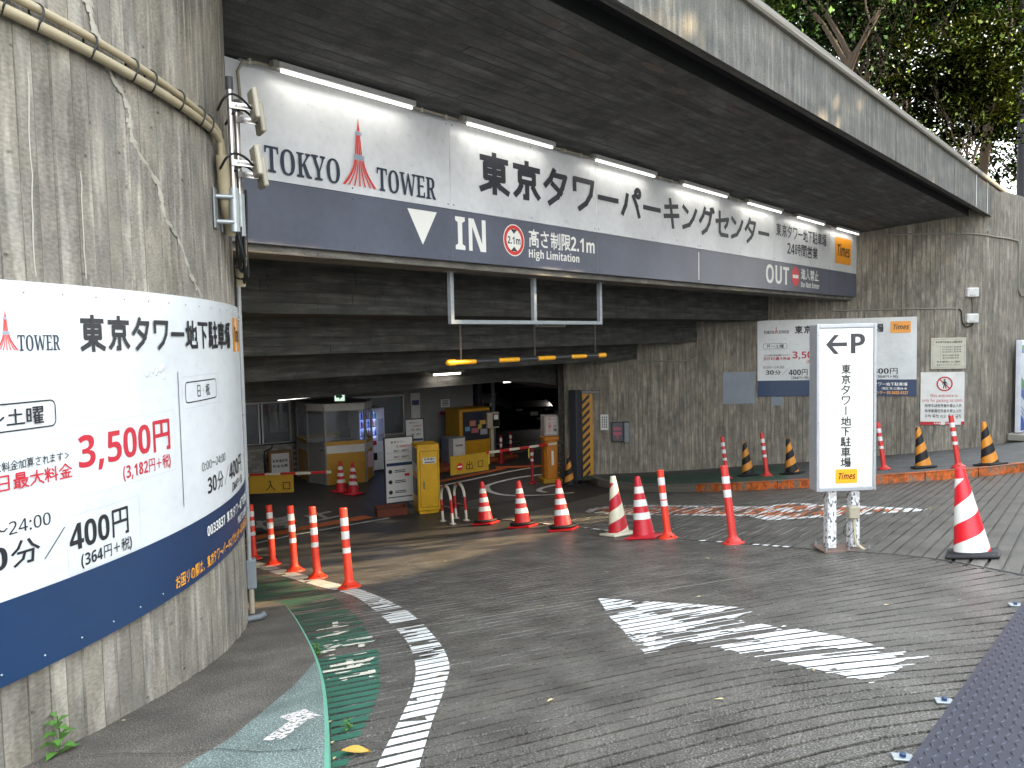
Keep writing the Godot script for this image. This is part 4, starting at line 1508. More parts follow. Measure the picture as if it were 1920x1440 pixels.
func build_wall_fittings() -> void:
	# ---- left wall: twin cables, cable ties, antenna poles
	var beige := mat("cablebeige", Color(0.66, 0.61, 0.50), 0.6, 0.0, 2.0)
	var black := mat("rubberblack", Color(0.035, 0.035, 0.04), 0.5)
	var steel := mat("steel", Color(0.62, 0.60, 0.58), 0.28, 0.9)
	var zinc := mat("zinc", Color(0.62, 0.64, 0.65), 0.45, 0.6, 3.0)
	var hs := [1.405, 1.355]
	var labs := ["upper of two beige conduits strung across the curved wall", "lower of two beige conduits strung across the curved wall"]
	for k in 2:
		var pts := []
		for i in 40:
			var s := lerpf(0.2, 3.62, i / 39.0)
			pts.append(CY(s, hs[k] + 0.02 * sin(s * 1.3 + k), 0.035))
		for q in [[3.70, -0.04], [3.74, -0.12], [3.76, -0.24]]:
			pts.append(CY(q[0] + k * 0.05, hs[k] + q[1], 0.045))
		var c := thing("wall_conduit", labs[k], "conduit", CY(2.4, hs[k], 0.03), 0.0, "twin conduits on the curved wall")
		part(c, "pipe", tb(pts, 0.019 if k == 0 else 0.024, 10), beige, true)
	for i in 9:
		var s := 1.60 + i * 0.245 + 0.05 * sin(i * 2.1)
		var tie := MB.new()
		var ring_ := []
		for k in 17:
			var a := TAU * k / 16.0
			ring_.append(CY(s + 0.012 * sin(a * 2.0), 1.38 + 0.02 * sin(s * 1.3 + 0.5) + 0.056 * sin(a), 0.036 + 0.032 * cos(a)))
		tie.tube(ring_, 0.0045, 6, false)
		single("cable_tie", ["leftmost black cable tie on the twin conduits", "second black cable tie from the left on the twin conduits", "third black cable tie from the left on the twin conduits", "fourth black cable tie from the left on the twin conduits", "middle black cable tie of the twin conduits", "fourth black cable tie from the antennas on the conduits", "third black cable tie from the antennas on the conduits", "second black cable tie from the antennas on the conduits", "black cable tie on the conduits nearest the antennas"][i], "cable tie", tie, black, "cable ties on the conduits")
	# two antenna poles with their readers
	var plabs := ["nearer steel pole carrying two flat beige antennas by the sign", "farther steel pole carrying two flat beige antennas by the sign"]
	for k in 2:
		var s := 3.74 + k * 0.20
		var top := 1.72 - k * 0.08
		var d := 0.115
		var o := thing("antenna_pole", plabs[k], "antenna", CY(s, 0.75, 0.02), 0.0, "antenna poles at the end of the curved wall")
		part(o, "pole", tb([CY(s, 0.83, d), CY(s, top - 0.03, d)], 0.021, 14), steel, true)
		part(o, "rubber_cap", tb([CY(s, top - 0.08, d), CY(s, top, d)], 0.024, 14), mat("capgrey", Color(0.20, 0.20, 0.21), 0.6), true)
		part(o, "sleeve", tb([CY(s, 0.74, d), CY(s, 1.02, d)], 0.031, 14), zinc, true)
		for y in [0.80, 0.96]:
			var arm := MB.new()
			arm.tube([CY(s - 0.05, y, 0.0), CY(s - 0.02, y, d)], 0.016, 10)
			part(o, "standoff_arm", arm, zinc, true)
		part(o, "mount_plate", slanted_box(CY(s - 0.06, 0.88, 0.012), 0.09, 0.26, 0.012, s), zinc, true)
		for y in [1.53 - k * 0.03, 1.17 - k * 0.03]:
			# arm reaches out over the road, the flat antenna hangs at its end
			var tip := CY(s + 0.02, y, d + 0.125)
			var rt := CY(s - 0.03, y + 0.015, d)
			var arm := MB.new()
			var dirv := (tip - rt).normalized()
			var sidev := dirv.cross(Vector3.UP).normalized()
			arm.box((rt + tip) / 2, Vector3(0.006, 0.04, (tip - rt).length()), 0.001, Basis(sidev, Vector3.UP, sidev.cross(Vector3.UP)))
			part(o, "bracket_arm", arm, steel, true)
			var an := MB.new()
			var bb := Basis(sidev, Vector3.UP, sidev.cross(Vector3.UP)) * Basis(Vector3.RIGHT, 0.12)
			an.box(tip + Vector3(0, 0.03, 0) + dirv * 0.02, Vector3(0.15, 0.19, 0.035), 0.008, bb)
			var ap := part(o, "antenna", an, mat("antbeige", Color(0.64, 0.61, 0.54), 0.45), true)
			for q in [-0.012, 0.012]:
				var bo := MB.new()
				bo.lathe([Vector2(0.006, -0.01), Vector2(0.006, 0.01), Vector2(0, 0.01)], 6, rt.lerp(tip, 0.5) + dirv * q * 2.0, Basis(sidev.cross(Vector3.UP), sidev, Vector3.UP))
				part(o, "bolt", bo, zinc, true)
			var lead := []
			var back := CY(s - 0.10, y - 0.05, 0.06)
			for i in 13:
				var f := i / 12.0
				lead.append(tip.lerp(back, f) + Vector3(0, 0.09 * sin(f * PI) * (1.0 - f * 1.3), 0) + (CY(s - 0.25, y, 0.1) - CY(s, y, 0.1)) * sin(f * PI) * 0.7)
			part(o, "lead", tb(lead, 0.0075, 6), black, true)
	# flexible hoses and slack black cable at the wall's end
	var hose := thing("corrugated_hose", "fat beige corrugated hose hanging at the end of the curved wall", "hose", CY(3.95, 0.6, 0.05))
	var hp := []
	var hr := []
	for i in 120:
		var f := i / 119.0
		hp.append(CY(3.70 + 0.10 * f + 0.10 * smoothstep(0.5, 1.0, f), lerpf(1.22, 0.74, f), 0.06))
		hr.append(0.040 + 0.0025 * (1.0 if i % 2 == 0 else -1.0))
	var hm := MB.new()
	hm.tube(hp, hr, 12)
	part(hose, "hose", hm, beige, true)
	var hose2 := thing("corrugated_hose", "beige taped hose curling under the sign's left end", "hose", CY(4.3, 0.6, 0.05))
	hp = []
	hr = []
	for i in 130:
		var f := i / 129.0
		hp.append(CY(4.12 + 0.10 * f + 0.06 * smoothstep(0.7, 1.0, f), lerpf(1.05, 0.42, f) + 0.03 * sin(f * 9.0), 0.055 + 0.03 * sin(f * 3.0)))
		hr.append(0.034 + 0.002 * (1.0 if i % 2 == 0 else -1.0))
	hm = MB.new()
	hm.tube(hp, hr, 12)
	part(hose2, "hose", hm, beige, true)
	for f in [0.15, 0.4, 0.62, 0.8, 0.92]:
		var i := int(f * 129)
		part(hose2, "tape", tb([hp[i], hp[i + 2]], 0.038, 12), black, true)
	for k in 5:
		var pts := []
		for i in 24:
			var f := i / 23.0
			var sx := 3.86 + k * 0.045 + 0.34 * smoothstep(0.0, 1.0, f)
			var y := lerpf(0.80, 1.12, f) - (0.36 + k * 0.035) * sin(f * PI)
			pts.append(CY(sx, y, 0.10 + 0.02 * sin(k * 2.0 + f * 4.0)))
		single("slack_cable", "black cable hanging in a slack loop beside the sign", "cable", tb(pts, 0.010, 7), black, "slack black cables by the antennas")
	var dp := thing("downpipe", "thin grey pipe running down the edge of the curved wall", "pipe", CY(4.42, -2.0, 0.03))
	part(dp, "pipe", tb([CY(4.44, 0.60, 0.03), CY(4.44, 0.48, 0.035), CY(4.45, -1.62, 0.03)], 0.016, 10), mat("pipegrey", Color(0.55, 0.55, 0.54), 0.5, 0.1), true)
	part(dp, "junction_box", slanted_box(CY(4.47, -1.72, 0.04), 0.09, 0.22, 0.07, 4.47), mat("boxgrey", Color(0.47, 0.50, 0.52), 0.5, 0.0, 3.0), true)
	part(dp, "lower_pipe", tb([CY(4.45, -1.83, 0.035), CY(4.45, -2.02, 0.035)], 0.020, 10), mat("pipebeige", Color(0.60, 0.56, 0.49), 0.6), true)
	for y in [0.2, -0.5, -1.2]:
		part(dp, "clip", slanted_box(CY(4.445, y, 0.022), 0.05, 0.02, 0.04, 4.445), zinc, true)
	part(dp, "spout", tb([CY(4.38, -2.04, 0.0), CY(4.38, -2.03, 0.10), CY(4.38, -2.01, 0.13)], 0.022, 10), mat("boxgrey", Color(0.47, 0.50, 0.52), 0.5, 0.0, 3.0), true)
	# ---- right wall
	var wb := mat("switchwhite", Color(0.84, 0.84, 0.83), 0.4, 0.0, 3.0)
	for k in 2:
		var s := RS(20.5, 3.78)
		var o := thing("wireless_box", ["upper small white equipment box on the far wall", "lower small white equipment box with a looped cable"][k], "box", RP(s, 0.9 - k * 0.61, 0.05), 0.0, "white boxes on the far wall")
		part(o, "case", right_box(s, 0.905 - k * 0.61, 0.06, 0.30, 0.22, 0.11, 0.02), wb, true)
		var m := MB.new()
		var F := func(x, y, d): return RP(s + x, y, 0.115 + d)
		for i in 4:
			rect(m, F, -0.10 + i * 0.05, 0.83 - k * 0.61, -0.07 + i * 0.05, 0.845 - k * 0.61, 0.002)
		part(o, "print", m, mat("printgrey", Color(0.4, 0.4, 0.42), 0.5), true)
	var s5 := RS(20.5, 3.78)
	var loop := thing("black_cable", "black cable looping under the lower white box", "cable", RP(s5 - 0.2, 0.2, 0.04))
	part(loop, "wire", tb(smooth_path([RP(s5 - 0.30, 0.52, 0.03), RP(s5 - 0.24, 0.46, 0.03), RP(s5 - 0.22, 0.22, 0.04), RP(s5 - 0.12, 0.10, 0.05), RP(s5 + 0.02, 0.14, 0.05), RP(s5 + 0.04, 0.20, 0.05)], 6), 0.014, 8), black, true)
	var lk := thing("black_cable", "thin dark cable joining the two white boxes", "cable", RP(s5, 0.6, 0.04))
	part(lk, "wire", tb(smooth_path([RP(s5 + 0.0, 0.80, 0.04), RP(s5 + 0.03, 0.60, 0.03), RP(s5 + 0.02, 0.40, 0.04)], 5), 0.007, 6), black, true)
	var cg := mat("conduitgrey", Color(0.52, 0.51, 0.47), 0.55, 0.1)
	var c1 := thing("conduit", "grey conduit near the top of the far wall turning down at the corner", "conduit", RP(RS(20, 4.4), 2.2, 0.03))
	part(c1, "pipe", wall_pipe([[19.50, 5.75, 2.37], [19.80, 4.82, 2.33], [20.65, 3.70, 2.27], [21.15, 3.40, 2.22], [22.1, 3.15, 2.18], [22.22, 3.13, 2.08], [22.26, 3.12, 1.0], [22.4, 3.09, 0.86], [23.2, 2.95, 0.84]], 0.017), cg, true)
	for q in [[19.55, 5.6], [19.72, 5.05], [19.9, 4.6], [20.3, 3.95], [20.9, 3.55]]:
		part(c1, "clip", right_box(RS(q[0], q[1]), 2.32, 0.025, 0.03, 0.06, 0.04, 0.004), cg, true)
	var c2 := thing("conduit", "grey conduit stepping up along the far wall over the fare board", "conduit", RP(RS(18, 8), 0.3, 0.03))
	part(c2, "pipe", wall_pipe([[15.30, 10.81, -1.2], [15.32, 10.79, -0.72], [15.40, 10.70, -0.58], [16.80, 9.16, -0.58], [16.95, 9.01, -0.48], [16.97, 8.99, 0.18], [17.07, 8.89, 0.29], [17.91, 8.05, 0.36], [18.23, 7.64, 0.39], [18.40, 7.40, 0.53], [19.16, 6.29, 0.57], [19.74, 5.00, 0.56], [20.25, 4.02, 0.54]], 0.016), cg, true)
	for q in [[15.9, 10.1, -0.58], [16.5, 9.5, -0.58], [16.96, 9.0, -0.1], [17.5, 8.45, 0.33], [18.75, 6.85, 0.55], [19.3, 6.1, 0.57], [19.55, 5.5, 0.56], [20.0, 4.4, 0.55]]:
		part(c2, "clip", right_box(RS(q[0], q[1]), q[2], 0.022, 0.03, 0.05, 0.035, 0.004), cg, true)
	# blank painted-over panels
	var bp := mat("blankpanel", Color(0.52, 0.555, 0.60), 0.6, 0.0, 0.6)
	var a0 := RS(17.42, 8.54)
	var a1 := RS(18.01, 7.95)
	var pn := thing("blank_panel", "blank pale blue-grey panel left of the far fare board", "panel", RP(a0, -1.7, 0.01))
	part(pn, "sheet", right_strip(a0, a1 - 0.02, -1.70, -0.90, 0.016), bp, true)
	var pn2 := thing("blank_panel", "small blank grey panel under the far fare board", "panel", RP(RS(18.3, 7.5), -1.74, 0.01))
	part(pn2, "sheet", right_strip(RS(18.23, 7.64), RS(18.39, 7.40), -1.76, -1.545, 0.012), bp, true)
	# brass-grey plaque
	var p0 := RS(19.99, 4.48)
	var p1 := RS(20.40, 3.85)
	var pq := thing("notice_plaque", "cream engraved plaque above the pedestrian ban sign", "sign", RP((p0 + p1) / 2, -0.89, 0.02))
	part(pq, "plate", right_strip(p0, p1, -0.885, -0.15, 0.045), mat("plaque", Color(0.77, 0.76, 0.70), 0.4, 0.0, 2.0), true)
	var FQ := func(x, y, d): return RP(p0 + x, -0.885 + y, 0.047 + d)
	var pw := p1 - p0
	var m := MB.new()
	line(m, "東京都市計画芝公園駐車場", FQ, 0.09, 0.61, 0.050, pw - 0.18, 9)
	rframe(m, FQ, 0.035, 0.035, pw - 0.035, 0.70, 0.01, 0.004, 0.002)
	for y in [0.565, 0.36, 0.215]:
		rect(m, FQ, 0.04, y, pw - 0.04, y + 0.003, 0.002)
	rect(m, FQ, 0.20, 0.215, 0.203, 0.565, 0.002)
	rect(m, FQ, 0.46, 0.36, 0.463, 0.565, 0.002)
	part(pq, "lettering", m, mat("engrave", Color(0.25, 0.25, 0.23), 0.6), true)
	m = MB.new()
	line(m, "東京都港区芝公園4", FQ, 0.12, 0.145, 0.042, pw - 0.26, 9)
	line(m, "東京タワーパーキングセンター", FQ, 0.12, 0.070, 0.042, pw - 0.22, 9)
	for y in [0.50, 0.44, 0.385]:
		line(m, "地下駐車場", FQ, 0.23, y, 0.034, 0.20, 8)
		line(m, "駐車場", FQ, 0.49, y, 0.034, 0.16, 8)
	for y in [0.30, 0.24]:
		line(m, "都市計画駐車場", FQ, 0.24, y, 0.036, 0.36, 8)
	part(pq, "lettering", m, mat("engrave", Color(0.25, 0.25, 0.23), 0.6), true)
	# pedestrian ban
	var q0 := RS(19.88, 4.66)
	var q1 := RS(20.38, 3.85)
	var qw := q1 - q0
	var ps := thing("pedestrian_ban_sign", "white sign with a crossed-out walker and red English lettering", "sign", RP((q0 + q1) / 2, -2.2, 0.02))
	part(ps, "plate", right_strip(q0, q1, -2.225, -0.965, 0.03), mat("platewhite", Color(0.88, 0.88, 0.87), 0.35, 0.0, 1.0), true)
	var FP := func(x, y, d): return RP(q0 + x, -2.225 + y, 0.032 + d)
	m = MB.new()
	rect(m, FP, 0.0, 0.0, qw, 0.075, 0.002, 3)
	part(ps, "red_band", m, mat("banred", Color(0.70, 0.13, 0.18), 0.4), true)
	m = MB.new()
	ring(m, FP, qw * 0.53, 0.98, 0.145, 0.175, 0.004)
	var dg := Vector2(0.7071, 0.7071)
	fpoly(m, FP, [[qw * 0.53 - 0.115 - 0.009, 0.98 + 0.115 - 0.009], [qw * 0.53 + 0.115 - 0.009, 0.98 - 0.115 - 0.009], [qw * 0.53 + 0.115 + 0.009, 0.98 - 0.115 + 0.009], [qw * 0.53 - 0.115 + 0.009, 0.98 + 0.115 + 0.009]], 0.005)
	part(ps, "ban_ring", m, mat("banred", Color(0.70, 0.13, 0.18), 0.4), true)
	m = MB.new()
	line(m, "This entrance is", FP, 0.20, 0.66, 0.085, qw - 0.36, 9, "light")
	line(m, "only for parking lot users", FP, 0.04, 0.545, 0.085, qw - 0.08, 9, "light")
	part(ps, "red_lettering", m, mat("banred", Color(0.70, 0.13, 0.18), 0.4), true)
	m = MB.new()
	line(m, "除停车场使用者外禁止入内", FP, 0.09, 0.42, 0.082, qw - 0.16, 9)
	line(m, "除停車場使用者外禁止入内", FP, 0.09, 0.295, 0.082, qw - 0.16, 9)
	line(m, "주차 목적 이외 출입 금지", FP, 0.09, 0.155, 0.095, qw - 0.16, 9)
	var cx := qw * 0.53
	ring(m, FP, cx - 0.005, 1.075, 0.0, 0.022, 0.003)
	fpoly(m, FP, [[cx - 0.025, 1.045], [cx + 0.025, 1.045], [cx + 0.022, 0.955], [cx - 0.02, 0.955]], 0.003)
	fpoly(m, FP, [[cx - 0.020, 0.96], [cx + 0.004, 0.96], [cx - 0.018, 0.87], [cx - 0.040, 0.865]], 0.003)
	fpoly(m, FP, [[cx + 0.002, 0.96], [cx + 0.022, 0.96], [cx + 0.040, 0.87], [cx + 0.020, 0.865]], 0.003)
	fpoly(m, FP, [[cx + 0.022, 1.04], [cx + 0.060, 0.985], [cx + 0.055, 0.95], [cx + 0.044, 0.955], [cx + 0.046, 0.98], [cx + 0.02, 1.01]], 0.003)
	fpoly(m, FP, [[cx - 0.024, 1.04], [cx - 0.05, 1.0], [cx - 0.045, 0.96], [cx - 0.034, 0.96], [cx - 0.036, 0.99], [cx - 0.02, 1.01]], 0.003)
	part(ps, "black_lettering", m, mat("inkblack", Color(0.12, 0.12, 0.13), 0.45), true)
	m = MB.new()
	line(m, "駐車場使用者外進入禁止", func(x, y, d): return FP.call(x, y, d + 0.003), qw * 0.30, 0.015, 0.045, qw * 0.5, 9)
	part(ps, "white_lettering", m, mat("inkwhite", Color(0.90, 0.90, 0.87), 0.45), true)
	# banner stand at the right edge
	var n0 := RS(21.91, 3.18) - 0.22
	var bn := (RP(n0 + 0.55, 0, 1) - RP(n0 + 0.55, 0, 0)).normalized()
	var bo := RP(n0 + 0.55, -2.5, 0.20)
	var FB := func(x, y, d): return bo + Vector3.UP.cross(bn) * (x - 0.55) + Vector3.UP * y + bn * (0.078 + d)
	var bs := thing("banner_stand", "white banner board with blue and green bands on a concrete foot", "banner", RP(n0 + 0.5, -2.75, 0.3))
	part(bs, "panel", right_box(n0 + 0.55, -1.375, 0.20, 1.10, 2.25, 0.12, 0.012), mat("bannerwhite", Color(0.82, 0.84, 0.88), 0.4, 0.0, 1.0), true)
	m = MB.new()
	rect(m, FB, 0.02, 2.02, 1.08, 2.13, -0.016)
	fpoly(m, FB, [[0.02, 1.36], [1.08, 0.86], [1.08, 0.62], [0.02, 1.12]], -0.016)
	part(bs, "green_band", m, mat("bannergreen", Color(0.10, 0.48, 0.24), 0.4), true)
	m = MB.new()
	rect(m, FB, 0.02, 1.94, 1.08, 2.02, -0.016)
	fpoly(m, FB, [[0.02, 1.11], [1.08, 0.61], [1.08, 0.36], [0.02, 0.90]], -0.016)
	fpoly(m, FB, [[0.02, 0.45], [0.24, 0.32], [0.30, 0.22], [1.08, 0.05], [0.02, 0.05]], -0.016)
	fpoly(m, FB, [[0.02, 0.66], [0.24, 0.53], [0.34, 0.36], [0.34, 0.34], [0.24, 0.50], [0.02, 0.63]], -0.016)
	fpoly(m, FB, [[0.02, 0.56], [0.22, 0.43], [0.30, 0.29], [0.30, 0.27], [0.22, 0.40], [0.02, 0.53]], -0.016)
	part(bs, "blue_band", m, mat("bannerblue", Color(0.06, 0.27, 0.62), 0.4), true)
	m = MB.new()
	for q in [[0.30, 2.08], [0.24, 2.03], [0.20, 1.99], [0.33, 2.01], [0.27, 1.98]]:
		ring(m, FB, q[0], q[1], 0.0, 0.042, -0.013, 1.2)
	part(bs, "flower_mark", m, mat("inkwhite", Color(0.90, 0.90, 0.87), 0.45), true)
	part(bs, "concrete_foot", right_box(n0 + 0.5, -2.60, 0.24, 1.3, 0.17, 0.42, 0.02), conc("conc_coping", Color(0.85, 0.85, 0.84)), true)
	# alarm sign and hose cabinet deep on the wall
	var al := thing("paper_notice", "small white notice with black lettering by the striped column", "notice", RP(RS(15.35, 10.75), -2.2, 0.01))
	var s6 := RS(15.31, 10.79)
	part(al, "sheet", right_strip(s6, s6 + 0.20, -2.28, -1.89, 0.012), mat("paper", Color(0.80, 0.80, 0.79), 0.7), true)
	m = MB.new()
	var FA := func(x, y, d): return RP(s6 + x, y, 0.014 + d)
	for i in 3:
		for k in 5:
			rect(m, FA, 0.035 + i * 0.05, -2.22 + k * 0.06, 0.06 + i * 0.05, -2.18 + k * 0.06, 0.002)
	part(al, "print", m, mat("inkblack", Color(0.12, 0.12, 0.13), 0.45), true)
	var s7 := RS(15.49, 10.60)
	var hc := thing("alarm_box", "grey wall box with a pink label beside the striped column", "box", RP(s7 + 0.2, -2.55, 0.05))
	part(hc, "case", right_box(s7 + 0.16, -2.32, 0.07, 0.30, 0.48, 0.14, 0.012), mat("boxdark", Color(0.30, 0.30, 0.32), 0.5), true)
	part(hc, "door", right_box(s7 + 0.36, -2.32, 0.13, 0.14, 0.50, 0.24, 0.012), mat("boxgrey", Color(0.47, 0.50, 0.52), 0.5, 0.0, 3.0), true)
	m = MB.new()
	var FH := func(x, y, d): return RP(s7 + x, y, 0.142 + d)
	rect(m, FH, 0.04, -2.28, 0.24, -2.20, 0.002)
	rect(m, FH, 0.04, -2.40, 0.24, -2.32, 0.002)
	rect(m, FH, 0.12, -2.50, 0.16, -2.40, 0.002)
	part(hc, "pink_label", m, mat("pinklabel", Color(0.62, 0.30, 0.38), 0.6), true)

func slanted_box(c: Vector3, w: float, h: float, d: float, s: float) -> MB:
	var m := MB.new()
	var n := (CY(s, 0, 1) - CY(s, 0, 0)).normalized()
	m.box(c, Vector3(w, h, d), 0.006, Basis(Vector3.UP.cross(n), Vector3.UP, n))
	return m

func right_box(s: float, h: float, d: float, w: float, hh: float, dd: float, ch: float) -> MB:
	var m := MB.new()
	var n := (RP(s, 0, 1) - RP(s, 0, 0)).normalized()
	m.box(RP(s, h, d), Vector3(w, hh, dd), ch, Basis(Vector3.UP.cross(n), Vector3.UP, n))
	return m

func right_strip(s0: float, s1: float, h0: float, h1: float, d: float) -> MB:
	var m := MB.new()
	var n := 6
	for i in n:
		var a := lerpf(s0, s1, float(i) / n)
		var b := lerpf(s0, s1, float(i + 1) / n)
		m.quad(RP(a, h0, d), RP(b, h0, d), RP(b, h1, d), RP(a, h1, d), RP(a, 0, 1) - RP(a, 0, 0))
		m.quad(RP(a, h0, d), RP(b, h0, d), RP(b, h0, 0), RP(a, h0, 0), Vector3.DOWN)
		m.quad(RP(a, h1, d), RP(b, h1, d), RP(b, h1, 0), RP(a, h1, 0), Vector3.UP)
	m.quad(RP(s0, h0, d), RP(s0, h1, d), RP(s0, h1, 0), RP(s0, h0, 0), RP(s0 - 0.1, 0, 0) - RP(s0, 0, 0))
	m.quad(RP(s1, h0, d), RP(s1, h1, d), RP(s1, h1, 0), RP(s1, h0, 0), RP(s1 + 0.1, 0, 0) - RP(s1, 0, 0))
	return m

func wall_pipe(pts: Array, r: float) -> MB:
	var out := []
	for i in pts.size() - 1:
		var a = pts[i]
		var b = pts[i + 1]
		var sa := RS(a[0], a[1])
		var sb := RS(b[0], b[1])
		var n := maxi(1, int(absf(sb - sa) / 0.25))
		for k in n:
			var f := float(k) / n
			out.append(RP(lerpf(sa, sb, f), lerpf(a[2], b[2], f), 0.022))
	var l = pts[pts.size() - 1]
	out.append(RP(RS(l[0], l[1]), l[2], 0.022))
	return tb(out, r, 8)

func build_pavements() -> void:
	# ---- left: raised pavement between the curved wall and its kerb
	var edge := smooth_path([Vector2(-2.4, -2.6), Vector2(-0.6, -0.5), Vector2(0.75, 1.25), Vector2(1.51, 2.33), Vector2(1.94, 2.98), Vector2(2.27, 3.53), Vector2(2.63, 4.21), Vector2(3.14, 5.27), Vector2(3.36, 5.90), Vector2(3.42, 6.5), Vector2(3.36, 7.2)], 6)
	var green_in := [Vector2(-4.0, 0.2), Vector2(0.2, 2.2), Vector2(1.23, 2.84), Vector2(1.46, 2.94), Vector2(1.71, 3.12), Vector2(2.01, 3.34), Vector2(2.32, 3.63)]
	var top := MB.new()
	var face_ := MB.new()
	var gtop := MB.new()
	var up := func(v): return 0.125 * (1.0 - smoothstep(5.4, 7.0, v)) + 0.012
	for i in edge.size() - 1:
		var a: Vector2 = edge[i]
		var b: Vector2 = edge[i + 1]
		var c := Vector2(CU, CV)
		var wa: Vector2 = c + (a - c).normalized() * (CR - 0.1)
		var wb: Vector2 = c + (b - c).normalized() * (CR - 0.1)
		for k in 6:
			var f0 := k / 6.0
			var f1 := (k + 1) / 6.0
			var q := [a.lerp(wa, f0), b.lerp(wb, f0), b.lerp(wb, f1), a.lerp(wa, f1)]
			var P := []
			for z in q:
				P.append(Wg(z.x, z.y, up.call(z.y)))
			var g := rng.randf_range(0.95, 1.05)
			top.col = Color(g, g, g)
			top.quad(P[0], P[1], P[2], P[3], Vector3.UP, q[0], q[1], q[2], q[3])
		var dn := (b - a).normalized()
		var out := Vector3(dn.y, 0, dn.x)
		var n2 := Vector2(dn.y, -dn.x)
		# rounded arris, then the upright face
		var ua: float = up.call(a.y)
		var ub: float = up.call(b.y)
		face_.quad(Wg(a.x, a.y, ua), Wg(b.x, b.y, ub), Wg(b.x + n2.x * 0.018, b.y + n2.y * 0.018, ub - 0.02), Wg(a.x + n2.x * 0.018, a.y + n2.y * 0.018, ua - 0.02), Vector3.UP + Vector3(n2.x, 0, -n2.y), Vector2(i, 0), Vector2(i + 1, 0), Vector2(i + 1, 0.1), Vector2(i, 0.1))
		face_.quad(Wg(a.x + n2.x * 0.018, a.y + n2.y * 0.018, ua - 0.02), Wg(b.x + n2.x * 0.018, b.y + n2.y * 0.018, ub - 0.02), Wg(b.x + n2.x * 0.022, b.y + n2.y * 0.022, -0.02), Wg(a.x + n2.x * 0.022, a.y + n2.y * 0.022, -0.02), Vector3(n2.x, 0, -n2.y), Vector2(i, 0.1), Vector2(i + 1, 0.1), Vector2(i + 1, 0.3), Vector2(i, 0.3))
	struct("pavement", top, asph("asph_pave", Color(0.56, 0.53, 0.49), 0.5, 0.9, 0.18))
	struct("kerb", face_, mat("kerbgreen", Color(0.38, 0.62, 0.53), 0.7, 0.0, 1.2))
	# faded green paint on the pavement edge
	var gp := PackedVector2Array()
	for q in green_in:
		gp.append(q)
	var tail := []
	for q in edge:
		if q.y < 3.62 and q.y > -0.9:
			tail.append(q)
	tail.reverse()
	for q in tail:
		gp.append(q)
	var tri := Geometry2D.triangulate_polygon(gp)
	for i in range(0, tri.size(), 3):
		var T := [gp[tri[i]], gp[tri[i + 1]], gp[tri[i + 2]]]
		gtop.tri(Wg(T[0].x, T[0].y, up.call(T[0].y) + 0.004), Wg(T[1].x, T[1].y, up.call(T[1].y) + 0.004), Wg(T[2].x, T[2].y, up.call(T[2].y) + 0.004), Vector3.UP, T[0], T[1], T[2])
	var gs := struct("pavement_marking", gtop, asph("asph_mint", Color(0.65, 0.73, 0.715), 0.5, 0.85, 0.15))
	# worn white arrow on it
	var ar := MB.new()
	var nz := FastNoiseLite.new()
	nz.seed = 3
	nz.frequency = 12.0
	var arp := poly_uv([[1.50, 2.77], [1.694, 2.865], [1.70, 2.965], [1.815, 2.945], [1.80, 2.79], [1.745, 2.805], [1.56, 2.70]])
	for i in 90:
		for j in 70:
			var c := Vector2(1.48 + i * 0.004, 2.69 + j * 0.004)
			if Geometry2D.is_point_in_polygon(c, arp) and nz.get_noise_2d(c.x * 3.0, c.y * 3.0) + rng.randf_range(-0.12, 0.12) > -0.16:
				var P := []
				for q in [[0, 0], [1, 0], [1, 1], [0, 1]]:
					var z: Vector2 = c + Vector2(q[0], q[1]) * 0.0041
					P.append(Wg(z.x, z.y, up.call(z.y) + 0.007))
				ar.quad(P[0], P[1], P[2], P[3], Vector3.UP)
	struct("pavement_marking", ar, mat("wornwhite", Color(0.74, 0.71, 0.68), 0.85))
	# a crack filled with dirt across the pavement
	var ck := MB.new()
	var cp := smooth_path([Vector2(0.98, 3.38), Vector2(1.12, 3.22), Vector2(1.22, 3.02), Vector2(1.36, 2.86), Vector2(1.44, 2.66), Vector2(1.56, 2.50)], 5)
	for i in cp.size() - 1:
		var a: Vector2 = cp[i] + Vector2(rng.randf_range(-0.006, 0.006), rng.randf_range(-0.006, 0.006))
		var b: Vector2 = cp[i + 1]
		var w := Vector2(0.004, 0.002)
		ck.quad(Wg(a.x, a.y, up.call(a.y) + 0.009), Wg(b.x, b.y, up.call(b.y) + 0.009), Wg(b.x + w.x, b.y + w.y, up.call(b.y) + 0.009), Wg(a.x + w.x, a.y + w.y, up.call(a.y) + 0.009), Vector3.UP)
	struct("pavement_crack", ck, mat("crack", Color(0.10, 0.10, 0.09), 0.95))

	# ---- right: pavement up to the far wall with a kerb of separate stones
	var ke := smooth_path([Vector2(15.0, 10.9), Vector2(14.45, 10.2), Vector2(13.95, 9.0), Vector2(13.55, 7.6), Vector2(13.32, 6.5), Vector2(13.36, 5.1), Vector2(13.60, 3.5), Vector2(14.4, 2.1), Vector2(16.5, 0.9), Vector2(20.5, -0.2), Vector2(27.0, -0.8), Vector2(60.0, -1.2)], 8)
	var rt := MB.new()
	var gr := MB.new()
	var outline := PackedVector2Array(ke)
	for i in range(RWS.size() - 1, 0, -1):
		outline.append(RWS[i] + Vector2(0.08, 0.08))
	sheet_poly(rt, outline, 0.14)
	var gpoly := PackedVector2Array()
	for q in ke:
		if q.y > 5.2:
			gpoly.append(q + Vector2(0.15, 0.05))
	for i in range(RWS.size() - 1, 0, -1):
		if RWS[i].y > 7.6:
			gpoly.append(RWS[i] + Vector2(-0.55, -0.55))
	sheet_poly(gr, gpoly, 0.145)
	struct("pavement", rt, asph("asph_pave_far", Color(0.55, 0.55, 0.55), 0.4, 0.85, 0.35))
